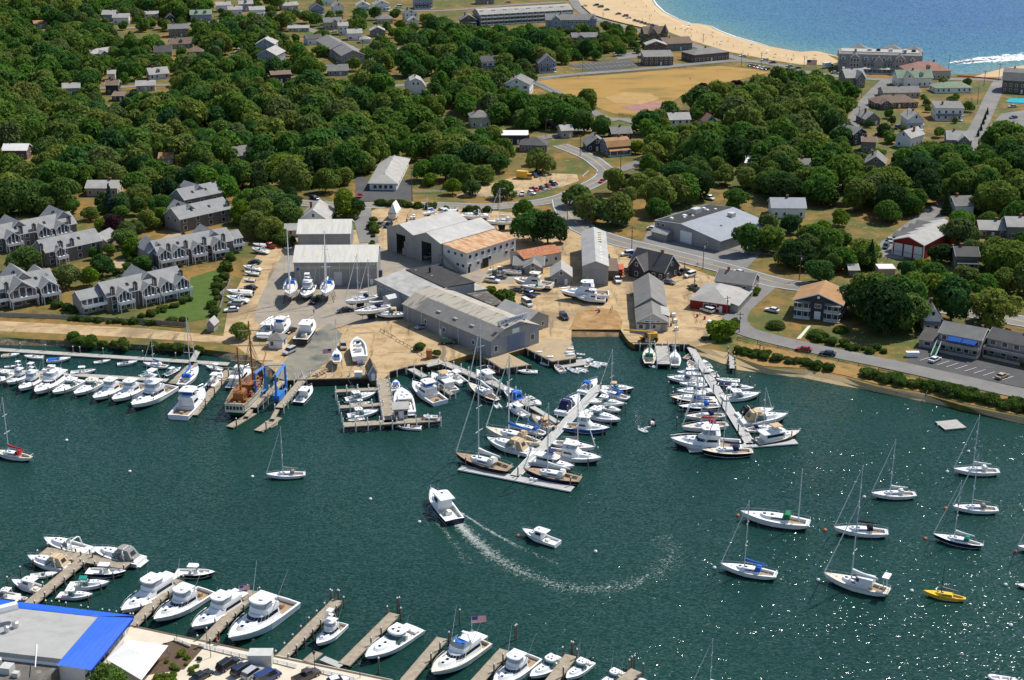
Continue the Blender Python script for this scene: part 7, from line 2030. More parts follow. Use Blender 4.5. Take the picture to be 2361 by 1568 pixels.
b('runabout',t11,(-30,680),(105,690),'white boat at the left corner of the yard, behind',v=2,canvas='white',land=1.0)
b('express',t11,(-40,720),(108,745),'white boat at the left corner of the yard, in front',v=2,land=1.0)
b('sail',t12,(745,85),(745,195),'small white sloop on red stands at the quay edge',land=1.8,mh=.9)
b('cc',t12,(928,-20),(957,142),'white open fishing boat stored stern to the quay',v=1,land=1.2,skip=('outboard_engine',))
b('kayak',t32,(860,348),(1000,362),'red and orange kayak on the sand',hull=REDH,z0=.9,zf=.4)
b('kayak',t32,(1012,372),(1125,400),'grey kayak beside the red one on the sand',hull=RUBBER,z0=.9,zf=.4)
b('upturned',t32,(1545,540),(1635,548),'bright blue upturned rowing boat on the sand',hull=CANV['blue'],z0=.7,zf=.5,v=1)
# shrink wrapped boat
c = P(*t11(1285,430),G)
p = thing('wrapped_boat','boat wrapped in tall white plastic beside the road bushes','motorboat',c,R(80))
h_ = Hull('motor',3.3,1.9,2.4)
h_.bottom().ob('hull_bottom',CREAM,p,(0,0,1.0)); h_.topsides().ob('hull',CREAM,p,(0,0,.6))
MB().frustum(plan(-4.8,4.6,1.7,3.2),2.6,plan(-3.4,2.0,.12,.6),6.0).ob('plastic_wrap',CANV['white'],p)
# old square rigged ship
sb_,st_ = P(606,866,2.2),P(541,948,2.2)
d = sb_ - st_; c = (sb_+st_) / 2
p = thing('tall_ship','old wooden square rigged ship with varnished deckhouses at the travel lift pier','sailing ship',(c.x,c.y,0),math.atan2(d.y,d.x),None,d.length / 10)
h_ = Hull('classic',3.0,1.6,1.9)
h_.b = lambda t,B=1.5: B*(.72+.28*math.sin(math.pi/2*t/.45)) if t < .45 else max(.03,B*(1 - ((t-.45)/.55)**2.0))
h_.topsides().ob('hull',GREENH,p); h_.bottom().ob('hull_bottom',BOTTOM,p); h_.stripe(.55,.95,.02).ob('hull_stripe',CREAM,p); h_.stripe(.30,.5,.02).ob('lower_stripe',WHITE,p)
dk,fl = h_.deck(.04,.94,.16,.35); dk.ob('bulwark',TEAK,p); fl.ob('deck',M('weathered ship deck',(.20,.12,.07),.9,.3,2.0),p)
MB().box(-5.06,-5.0,-1.0,1.0,.75,1.75).ob('stern_panel',CREAM,p)
for k in range(5): MB().box(-5.1,-5.065,-.85+k*.36,-.6+k*.36,1.05,1.45).ob('stern_window',PANE,p)
MB().box(-3.6,-2.0,-.55,.55,1.25,2.3).ob('deckhouse',VARN,p)
MB().box(-.9,.5,-.5,.5,1.25,2.15).ob('deckhouse',VARN,p)
for x_ in (-3.2,-2.6,-.5,.1):
 for sg in (-1,1): MB().box(x_,x_+.3,sg*.56 - .02,sg*.56+.02,1.6,1.95).ob('window',PANE,p)
for i in range(34):
 x_,y_ = rnd.uniform(-4.3,3.4),rnd.uniform(-.8,.8)
 s_ = rnd.uniform(.12,.28); MB().box(x_,x_+s_*1.4,y_,y_+s_,1.3,1.3+s_).ob('deck_gear',rnd.choice([VARN,VARN,M('orange deck gear',(.42,.12,.03),.7,.2,1.0),TEAK,REDH,CREAM]),p)
for x_,hh,n in ((1.6,8.6,3),(-2.6,7.2,3)):
 m_ = MB().tube((x_,0,1.0),(x_ - .3,0,hh),.14,.07,7).ob('mast',VARN,p)
 for k in range(n):
  z_ = hh*(.45+.2*k); w_ = 2.4 - .5*k
  MB().tube((x_ - .3,-w_,z_+.3),(x_+.2,w_,z_ - .1),.06,.06,5).ob('yard_spar',TEAK,m_)
MB().tube((4.6,0,1.9),(6.6,0,2.9),.1,.05,6).ob('bowsprit',VARN,p)
MB().tube((-2.7,0,2.8),(-5.0,0,3.1),.08,.06,6).ob('boom',VARN,p)
rg = MB()
for x_,hh in ((1.6,8.2),(-2.6,6.8)):
 for sg in (-1,1):
  for k in range(4): rg.tube((x_ - .5+.3*k,sg*1.4,1.6),(x_ - .2,0,hh*(.7+.1*(k % 2))),.02,.02,3)
rg.tube((6.5,0,2.9),(1.3,0,8.4),.02,.02,3).tube((1.3,0,8.4),(-2.9,0,7.0),.02,.02,3)
rg.ob('rigging',ENGINE,p)
# ---------------------------------------------------------------- docks,piers and pilings
PILE_ME = MB().tube((0,0,-2.5),(0,0,1),.17,.16,8).mesh('piling')
CAP_ME = MB().tube((0,0,0),(0,0,.06),.2,.2,8).tube((0,0,.06),(0,0,.3),.2,.03,8).mesh('piling_cap')
def piling(x,y,h,parent=None,label=None,group=None,white=False,base=None):
 q = bpy.data.objects.new('piling',PILE_ME); link(q,parent)
 q.location = (x,y,0) if parent is None else base
 q.scale = (1,1,h) if True else None
 s = q.material_slots[0]; s.link = 'OBJECT'; s.material = PWHITE if white else PILE
 c = ob('piling_cap',CAP_ME,CAPM,q,(0,0,1)); c.scale = (1,1,1 / h)
 if parent is None: tag(q,label,'piling',group)
 return q
def dock(a,bb,w,label,t=None,z=.45,mat=PLANK,seg=6.0,name='floating_dock',cat='dock',group=None,piles=(),ph=2.2,wpile=False,thick=.5,posts=False,side=TIMBER,white_edge=False):
 A,B = (t(*a),t(*bb)) if t else (a,bb)
 pa,pb = P(*A,z),P(*B,z)
 d = pb - pa; L = d.length; rz = math.atan2(d.y,d.x)
 o = thing(name,label,cat,(pa.x,pa.y,0),rz,group)
 n = max(1,round(L / seg))
 me = box_me(L / n - .06,w,.08,z - .04)
 for i in range(n): ob('deck_section',me,mat,o,(L*(i+.5) / n,0,0))
 MB().box(.02,L - .02,-w/2+.06,w/2 - .06,z - thick,z - .05).ob('dock_frame',side,o)
 for sg in (-1,1): MB().box(0,L,sg*(w/2+.05) - .045,sg*(w/2+.05)+.045,z - .25,z+.06).ob('edge_beam',CAPM if white_edge else mat,o)
 if posts:
  k = max(2,round(L / 3.2))
  for i in range(k+1):
   for sg in (-1,1):
    q = piling(0,0,z+rnd.uniform(.7,1.1),o,white=wpile,base=(L*i / k,sg*(w/2+.22),0))
 for u,sg in piles: piling(0,0,z+ph,o,white=wpile,base=(L*u,sg*(w/2+.25),0))
 return o
alt = lambda n: [((i+.5) / n,1 if i % 2 else -1) for i in range(n)]
# left floating dock and fingers
dock((-40,86),(2110,222),2.2,'long pale floating walkway below the rocky bank',t02,mat=PLANKG,piles=[(.1,1),(.21,1),(.33,1),(.36,1),(.46,1),(.63,1),(.77,1)],ph=1.8)
dock((-60,275),(1545,372),2.0,'parallel floating dock behind the bow out row',t02,mat=PLANKG)
dock((1800,205),(1592,402),2.4,'short float beside the white sloop with blue covers',t02,mat=PLANK)
dock((2110,280),(1778,692),2.3,'long finger dock between the two stern to boats',t02,mat=PLANK,piles=[(.15,1),(.35,1),(.55,1),(.55,-1),(.8,1)])
dock((1868,20),(1768,200),1.4,'sloping gangway from the bank to the floating walkway',t02,z=1.4,mat=PLANKG,name='gangway',cat='gangway',thick=.2)
dock((2332,672),(2120,802),2.2,'small float behind the old ship',t02,mat=PLANK,piles=[(.9,1)])
dock((202,712),(22,838),2.4,'small float below the travel lift piers',t12,mat=PLANK,piles=[(.85,1)])
# travel lift piers
Zt = lambda x,y: ((900+x / 3.92) / 1.7348,(1360+y / 3.92) / 1.7348)
dock((905,640),(450,1060),2.0,'travel lift pier beside the old ship',Zt,z=1.6,mat=PLANK,name='lift_pier',cat='pier',posts=True,thick=.6,wpile=True)
dock((1270,560),(850,1060),2.0,'travel lift pier with closely set white topped piles',Zt,z=1.6,mat=PLANK,name='lift_pier',cat='pier',posts=True,thick=.6,wpile=True)
dock((430,1060),(330,1200),1.0,'short gangway from the left lift pier to its float',Zt,z=1.1,mat=PLANK,name='gangway',cat='gangway',thick=.15)
dock((830,1070),(740,1240),1.0,'short gangway from the right lift pier to its float',Zt,z=1.1,mat=PLANK,name='gangway',cat='gangway',thick=.15)
# travel lift
LIFT = M('blue crane paint',(.015,.16,.52),.45,.1,.8)
A4 = [P(*Zt(x,y),1.7) for x,y in ((490,945),(640,820),(810,975),(960,800))]
c = sum(A4,Vector()) / 4; c.z = 1.65
p = thing('travel_lift','tall blue boat hoist straddling the two lift piers','boat hoist',c)
lv = [Vector((q.x - c.x,q.y - c.y,0)) for q in A4]
HT = 7.6
for q in lv:
 lg = MB().tube((q.x,q.y,.5),(q.x,q.y,HT),.34,.28,6).ob('leg',LIFT,p)
 MB().tube((q.x - .5,q.y - .6,.5),(q.x+.1,q.y - .6,.5),.5,.5,10).ob('wheel',ENGINE,lg)
def beam(a,b_,r,name,z=None):
 MB().tube((a.x,a.y,z or HT),(b_.x,b_.y,z or HT),r,r,4).ob(name,LIFT,p)
beam(lv[0],lv[1],.38,'top_beam'); beam(lv[2],lv[3],.38,'top_beam')
MB().tube((lv[1].x,lv[1].y,HT+.3),(lv[3].x,lv[3].y,HT+.3),.4,.4,4).ob('cross_beam',HVAC,p)
beam(lv[0],lv[1],.3,'lower_beam',1.0); beam(lv[2],lv[3],.3,'lower_beam',1.0)
MB().box(-.9,.9,-2.2,2.2,0,1.6).ob('engine_house',LIFT,p,(lv[2].x*.75+lv[3].x*.25,lv[2].y*.75+lv[3].y*.25,.3),math.atan2(lv[3].y - lv[2].y,lv[3].x - lv[2].x) - math.pi/2)
for k in range(2):
 a_ = lv[0].lerp(lv[1],.25+.5*k); b_ = lv[2].lerp(lv[3],.25+.5*k); mid = (a_+b_) / 2
 MB().tube((a_.x,a_.y,HT),(mid.x,mid.y,1.0),.06,.06,4).tube((mid.x,mid.y,1.0),(b_.x,b_.y,HT),.06,.06,4).ob('lifting_sling',CANV['teal'],p)
# fuel pier
dock((1165,355),(1235,760),3.0,'main timber fuel pier running out from the pale blue hut',t12,z=1.5,mat=PLANK,name='timber_pier',cat='pier',posts=True,thick=.7,wpile=True)
dock((805,782),(1700,728),2.6,'outer timber pier crossing the end of the fuel pier',t12,z=1.5,mat=PLANK,name='timber_pier',cat='pier',posts=True,thick=.7,wpile=True)
dock((735,470),(1140,448),1.8,'upper finger pier left of the fuel pier',t12,z=1.4,mat=PLANK,name='finger_pier',cat='pier',posts=True,wpile=True)
dock((765,618),(1170,592),1.8,'middle finger pier left of the fuel pier',t12,z=1.4,mat=PLANK,name='finger_pier',cat='pier',posts=True,wpile=True)
dock((1425,262),(1560,340),2.0,'short pier beside the flybridge boat',t12,z=1.5,mat=PLANKG,name='timber_pier',cat='pier',posts=True,wpile=True)
dock((1660,400),(1815,505),1.2,'narrow finger pier behind the varnished door boat',t12,z=1.3,mat=PLANK,name='finger_pier',cat='pier',posts=True,wpile=True)
# walkway to the left T
dock((1560,232),(1720,195),3.0,'timber landing before the long gangway',t12,z=1.55,mat=PLANKG,name='timber_pier',cat='pier')
dock((1720,205),(2361,470),2.4,'long timber walkway from the marina shed to the left T dock',t12,z=1.45,mat=PLANKG,name='timber_pier',cat='pier',posts=True,wpile=True)
dock((-5,468),(170,605),2.2,'middle length of the walkway to the left T dock',t22,z=1.2,mat=PLANKG,name='timber_pier',cat='pier',posts=True,wpile=True)
dock((170,605),(425,760),1.4,'grey gangway sloping down to the left T dock',t22,z=.9,mat=CONC,name='gangway',cat='gangway',thick=.2)
dock((820,418),(20,1260),2.4,'diagonal concrete arm of the left T dock',t22,mat=CONC,white_edge=True,piles=[(.07,1),(.36,-1),(.48,-1),(.6,-1),(.78,-1),(.9,-1)],ph=2.4)
o = dock((-480,1175),(560,1375),2.4,'outer white crosspiece of the left T dock',t22,mat=CONC,white_edge=True,side=BLACKH,piles=[(.03,1),(.5,1),(.96,1)])
for x_ in (12.5,13.6): ob('dock_box',box_me(.8,.5,.5,.5),CAPM,o,(x_+6,.6,0))
# right T
dock((1630,40),(1790,300),2.0,'upper gangway of the right T dock',t22,z=1.0,mat=CONC,name='gangway',cat='gangway',thick=.3)
dock((1790,300),(2205,965),2.4,'diagonal concrete arm of the right T dock',t22,mat=CONC,white_edge=True,piles=[(.12,1),(.3,1),(.3,-1),(.5,-1),(.7,1),(.85,-1),(.95,1)],ph=2.4)
dock((1622,1010),(2625,935),2.4,'outer white crosspiece of the right T dock',t22,mat=CONC,white_edge=True,side=BLACKH,piles=[(.03,1),(.5,1),(.97,1)])
dock((1375,35),(1400,222),3.4,'broad timber pier between the green and white sloops',t22,z=1.4,mat=PLANKG,name='timber_pier',cat='pier',posts=True,wpile=True)
dock((2020,95),(2030,262),1.3,'narrow green sided jetty on the small sand cove',t22,z=1.3,mat=PLANKG,name='jetty',cat='jetty',posts=True)
dock((420,235),(675,200),4.2,'wide timber dinghy float surrounded by small boats',t22,mat=PLANKG)
o = dock((1585,790),(1785,770),5.0,'square timber swim float anchored off the sand',t32,z=.4,mat=PLANKG,name='swim_float',cat='float')
# foreground piers
dock((800,425),(265,870),2.4,'narrow timber pier in the lower left with posts',t03,z=1.4,mat=PLANK,name='timber_pier',cat='pier',posts=True)
dock((395,378),(1185,510),3.2,'wide outer float pier joining the narrow timber pier',t03,z=1.3,mat=PLANK,name='timber_pier',cat='pier',posts=True)
dock((1640,640),(1210,1070),2.2,'foreground finger pier between the two white yachts',t03,z=1.5,mat=PLANK,name='timber_pier',cat='pier',posts=True)
dock((2340,745),(1880,1215),2.2,'second foreground finger pier with shore power posts',t03,z=1.5,mat=PLANK,name='timber_pier',cat='pier',posts=True)
dock((755,830),(240,1350),2.2,'finger pier with tall white capped piles in the foreground',t13,z=1.5,mat=PLANK,name='timber_pier',cat='pier',posts=True)
dock((1280,955),(810,1425),2.2,'plain finger pier beside the express yacht',t13,z=1.3,mat=PLANK,name='timber_pier',cat='pier',piles=[(.0,1),(.03,-1),(.4,1),(.6,1)],ph=1.6)
dock((1720,1180),(1380,1580),2.2,'finger pier left of the classic motor yacht',t13,z=1.3,mat=PLANK,name='timber_pier',cat='pier',piles=[(.0,1),(.25,1),(.5,1)],ph=1.6)
dock((2300,1290),(2020,1600),2.2,'finger pier left of the bottom sport fisherman',t13,z=1.3,mat=PLANK,name='timber_pier',cat='pier',piles=[(.3,1),(.6,1)],ph=1.6)
dock((545,1340),(350,1600),2.2,'finger pier between the two bottom cruisers',t23,z=1.3,mat=PLANK,name='timber_pier',cat='pier',piles=[(.05,1),(.1,-1),(.7,1)],ph=2)
dock((1150,1480),(1000,1600),2.2,'short pier end at the bottom with tall pilings',t23,z=1.3,mat=PLANK,name='timber_pier',cat='pier',piles=[(.0,1),(.1,-1)],ph=2)
dock((575,1310),(470,1400),1.8,'railed landing at the quay beside the tower boat',t13,z=1.7,mat=PLANK,name='landing',cat='landing',thick=.3)
dock((610,1365),(790,1440),1.4,'aluminium ramp beside the quay in the foreground',t13,z=1.2,mat=CONC,name='gangway',cat='gangway',thick=.2)
# free standing mooring pilings
def piles(t,pts,h,label,group,white=False):
 for x,y in pts:
  q = P(*t(x,y),0); piling(q.x,q.y,h,None,label,group,white)
piles(t02,[(15,420),(160,445),(303,470),(450,505),(605,522),(692,450),(810,542),(885,440),(1008,575),(1090,450),(1213,575),(1497,528)],2.3,'dark mooring piling between the bows of the moored row','pilings of the bow out row')
piles(t02,[(1420,600)],3.2,'thick cluster piling at the end of the bow out row',None)
piles(t22,[(1440,470),(1482,560),(1518,800),(1525,640),(1572,705),(1648,985),(1480,520)],2.6,'tall dark piling left of the right T dock','pilings left of the right dock')
piles(t22,[(2275,570),(2320,640),(2190,420),(2235,500)],2.6,'tall dark piling right of the right T dock','pilings right of the right dock')
piles(t22,[(1047,670),(978,740),(910,825),(833,910),(755,1000),(700,1185),(1055,540),(790,1080)],2.6,'tall dark piling at the bows right of the left T dock','pilings right of the left T dock')
piles(t12,[(735,560),(752,600),(770,680),(790,760),(1290,720)],2.6,'white topped piling at the slip ends left of the fuel pier','slip end pilings',True)
piles(t03,[(75,705),(195,610),(315,540),(935,770),(822,880),(1048,665),(440,690)],2.2,'dark piling with pale cap around the lower left slips','lower left pilings')
piles(t03,[(425,885),(480,890),(550,890),(612,905),(750,930),(815,945),(948,965),(1012,975),(1076,985),(1140,995),(1205,1005)],1.2,'short capped post in the row behind the blue awning','posts behind the restaurant')
piles(t13,[(690,870),(705,880),(770,880),(760,875),(1305,950),(1325,945),(1135,1510),(1880,1060)],3.4,'tall white capped piling cluster off the foreground quay','foreground piling clusters')
piles(t23,[(40,1190),(28,1200),(545,1350),(560,1355),(1100,1490),(1125,1480)],3.2,'tall white capped piling at the bottom slips','bottom slip pilings')
for k in range(12):
 u = k / 11; A = P(662,882,0).lerp(P(862,877,0),u); piling(A.x,A.y - .25,2.6,None,'white topped fender pile along the boatyard bulkhead','bulkhead piles',True)
for pts in ([(1121,829),(1158,853),(1225,843)],[(1210,804),(1273,836),(1328,828),(1317,790)],[(1463,796),(1590,797)],[(905,860),(946,848)]):
 w = PT(pts,G)
 for a_,b_ in zip(w,w[1:]):
  n = max(2,round((b_ - a_).length / 3))
  for k in range(n): q = a_.lerp(b_,(k+.5) / n); piling(q.x,q.y - .2,2.1,None,'white topped fender pile on the quay apron edge','apron piles',True)
# timber facing of the boatyard bulkhead
for pts in (SHORE[8:11],SHORE[13:16],SHORE[19:22],SHORE[23:26],SHORE[31:33]):
 w = PT(pts,G)
 c = w[0].copy(); c.z = 0
 o = thing('timber_bulkhead',{0:'dark timber bulkhead along the boatyard quay',1:'weathered timber bulkhead right of the pale blue hut',2:'timber facing of the apron before the marina shed',3:'timber facing of the dinghy apron',4:'timber bulkhead under the yellow crane'}[(SHORE[8:11],SHORE[13:16],SHORE[19:22],SHORE[23:26],SHORE[31:33]).index(pts)],'bulkhead',c)
 for a_,b_ in zip(w,w[1:]):
  d_ = b_ - a_; nn = Vector((d_.y,-d_.x,0)).normalized()*.12
  MB().frustum([(a_.x-c.x,a_.y-c.y),(a_.x-c.x+nn.x,a_.y-c.y+nn.y),(b_.x-c.x+nn.x,b_.y-c.y+nn.y),(b_.x-c.x,b_.y-c.y)],-2.0,[(a_.x-c.x,a_.y-c.y),(a_.x-c.x+nn.x,a_.y-c.y+nn.y),(b_.x-c.x+nn.x,b_.y-c.y+nn.y),(b_.x-c.x,b_.y-c.y)],G - .1).ob('sheet_piling',TIMBER,o)
  MB().frustum([(a_.x-c.x-nn.x*2,a_.y-c.y-nn.y*2),(a_.x-c.x+nn.x*2,a_.y-c.y+nn.y*2),(b_.x-c.x+nn.x*2,b_.y-c.y+nn.y*2),(b_.x-c.x-nn.x*2,b_.y-c.y-nn.y*2)],G+.16,[(a_.x-c.x-nn.x*2,a_.y-c.y-nn.y*2),(a_.x-c.x+nn.x*2,a_.y-c.y+nn.y*2),(b_.x-c.x+nn.x*2,b_.y-c.y+nn.y*2),(b_.x-c.x-nn.x*2,b_.y-c.y-nn.y*2)],G+.36).ob('cap_timber',PILE,o)
# mooring buoys
def buoy(t,x,y,label,orange=False):
 q = P(*t(x,y),0); p = thing('mooring_buoy',label,'buoy',(q.x,q.y,0),0,'mooring buoys')
 MB().sphere((0,0,.12),.42,.42,.42,10,6).ob('ball',M('orange buoy',(.75,.18,.03),.5,.06,1.0) if orange else M('white buoy',(.78,.78,.76),.4,.05,1.0),p)
 MB().tube((0,0,.5),(0,0,.68),.05,.05,5).tube((0,0,.1),(0,0,.16),.435,.435,10).ob('band',BLUEH,p)
for k,(t,x,y,lab,og) in enumerate(((t02,614,930,'white buoy in open water, upper left',0),(t02,1197,1217,'white buoy in open water left of the lone sloop',0),(t02,2328,1265,'white buoy just left of the lone sloop bow',0),(t12,1055,1472,'white buoy left of the workboat',0),(t13,1507,115,'white buoy beside the workboat wake',0),(t23,56,242,'orange topped buoy at the small downeast boat bow',1),(t23,770,388,'white buoy inside the curved wake',0),(t23,1867,538,'white buoy at the bow of the vivid blue covered sloop',0),(t23,2083,55,'orange buoy at the cat ketch bow',1),(t33,525,190,'orange buoy at the black covered sloop bow',1),(t33,1450,268,'orange buoy at the navy sloop bow',1),(t33,462,650,'white buoy at the motorsailer bow',0),(t33,1325,750,'white buoy at the yellow keelboat bow',0),(t33,2190,694,'white buoy near the right edge',0),(t33,2238,1068,'white buoy in the glitter, lower right',0),(t33,2282,388,'orange buoy at the right edge',1),(t32,1653,1220,'white buoy at the racing sloop bow',0),(t32,1848,1032,'white buoy behind the racing sloop mast',0),(t32,887,1453,'white buoy left of the middle sloop',0),(t32,1637,1558,'orange buoy at the grey awning sloop bow',1),(t32,1572,790,'white buoy beside the swim float',0))): buoy(t,x,y,lab,og)
# ---------------------------------------------------------------- vehicles
CARC = {k: M(k+' car paint',c,.25,.04,.5,spec=.5,coat=.4) for k,c in {'white': (.74,.74,.73),'black': (.012,.012,.014),'silver': (.42,.43,.44),'red': (.40,.015,.015),'blue': (.02,.04,.14),'green': (.015,.07,.05),'grey': (.14,.15,.16),'tan': (.42,.34,.22),'navy': (.015,.02,.05),'yellow': (.75,.42,.02),'brown': (.06,.04,.035),'cover': (.03,.25,.75)}.items()}
TYRE = M('black tyre',(.015,.015,.016),.9,.2,2.0); LAMPW = M('headlamp glass',(.75,.75,.72),.2,.05,1.0); LAMPR = M('tail lamp',(.40,.01,.01),.3,.05,1.0); CGLASS = M('car glass',(.02,.025,.03),.06,.2,.8,spec=.7)
CARK = {'sedan': (4.7,1.8,.86,1.42,(-1.75,1.05),(-1.2,.35)),'suv': (4.8,1.9,1.0,1.75,(-2.3,1.1),(-2.1,.5)),'pickup': (5.5,1.95,1.05,1.8,(-.6,1.3),(-.5,.75)),'van': (5.2,2.0,1.05,2.1,(-2.5,1.7),(-2.45,1.1)),'truck': (7.0,2.3,1.1,2.2,(1.4,3.2),(1.45,2.7))}
WHEEL = MB().tube((0,-.12,0),(0,.12,0),.34,.34,12).mesh('wheel')
RIM = MB().tube((0,-.13,0),(0,.13,0),.19,.19,8).mesh('rim')
def car_meshes(kind):
 L,W,bz,tz,ga,gb = CARK[kind]; h,w = L/2,W/2
 body = MB().frustum([(-h+.1,-w+.06),(h-.1,-w+.06),(h-.1,w-.06),(-h+.1,w-.06)],.28,[(-h,-w),(h,-w),(h,w),(-h,w)],.55)
 f = bz - (.12 if kind != 'van' else .05)
 body.frustum([(-h,-w),(ga[1],-w),(h,-w),(h,w),(ga[1],w),(-h,w)],.551,[(-h+.06,-w+.05),(ga[1],-w+.05),(h-.12,-w+.1),(h-.12,w-.1),(ga[1],w-.05),(-h+.06,w-.05)],[bz,bz,f - .1,f - .1,bz,bz])
 gl = MB().frustum([(ga[0],-w+.08),(ga[1],-w+.08),(ga[1],w-.08),(ga[0],w-.08)],bz+.002,[(gb[0],-w+.24),(gb[1],-w+.24),(gb[1],w-.24),(gb[0],w-.24)],tz - .07)
 rf = MB().frustum([(gb[0]-.08,-w+.2),(gb[1]+.05,-w+.2),(gb[1]+.05,w-.2),(gb[0]-.08,w-.2)],tz - .068,[(gb[0],-w+.28),(gb[1]-.06,-w+.28),(gb[1]-.06,w-.28),(gb[0],w-.28)],tz)
 r = {'body': body.mesh('body'),'glass': gl.mesh('window'),'roof': rf.mesh('roof')}
 if kind == 'pickup': r['bed'] = MB().box(-h+.15,-.75,-w+.2,w-.2,bz-.02,bz+.01).mesh('load_bed')
 if kind == 'truck': r['box'] = MB().box(-h,1.3,-w-.05,w+.05,1.11,3.2).mesh('cargo_box')
 return r
CARM = {k: car_meshes(k) for k in CARK}
LAMP = box_me(.06,.36,.14)
def car(t,fx,fy,rx,ry,kind,colr,label,group=None):
 a,b_ = P(*t(fx,fy),G+.6),P(*t(rx,ry),G+.6)
 d = a - b_; c = (a+b_) / 2
 o = thing({'sedan': 'parked_car','suv': 'parked_car','pickup': 'pickup_truck','van': 'van','truck': 'box_truck'}[kind],label,{'pickup': 'pickup','van': 'van','truck': 'truck'}.get(kind,'car'),(c.x,c.y,G+.13),math.atan2(d.y,d.x),group)
 L,W,bz,tz,ga,gb = CARK[kind]; m = CARM[kind]; paint = CARC[colr]
 ob('body',m['body'],paint,o); ob('window',m['glass'],CGLASS if colr != 'cover' else paint,o); ob('roof',m['roof'],paint,o)
 if 'bed' in m: ob('load_bed',m['bed'],TYRE,o)
 if 'box' in m: ob('cargo_box',m['box'],paint,o)
 for x in (-L*.31,L*.31):
  for sg in (-1,1):
   q = ob('wheel',WHEEL,TYRE,o,(x,sg*(W/2 - .08),.34)); ob('rim',RIM,METAL,q)
 for sg in (-1,1):
  ob('headlight',LAMP,LAMPW,o,(L/2 - .05,sg*(W/2 - .32),.62)); ob('tail_light',LAMP,LAMPR,o,(-L/2+.0,sg*(W/2 - .26),.66))
 return o
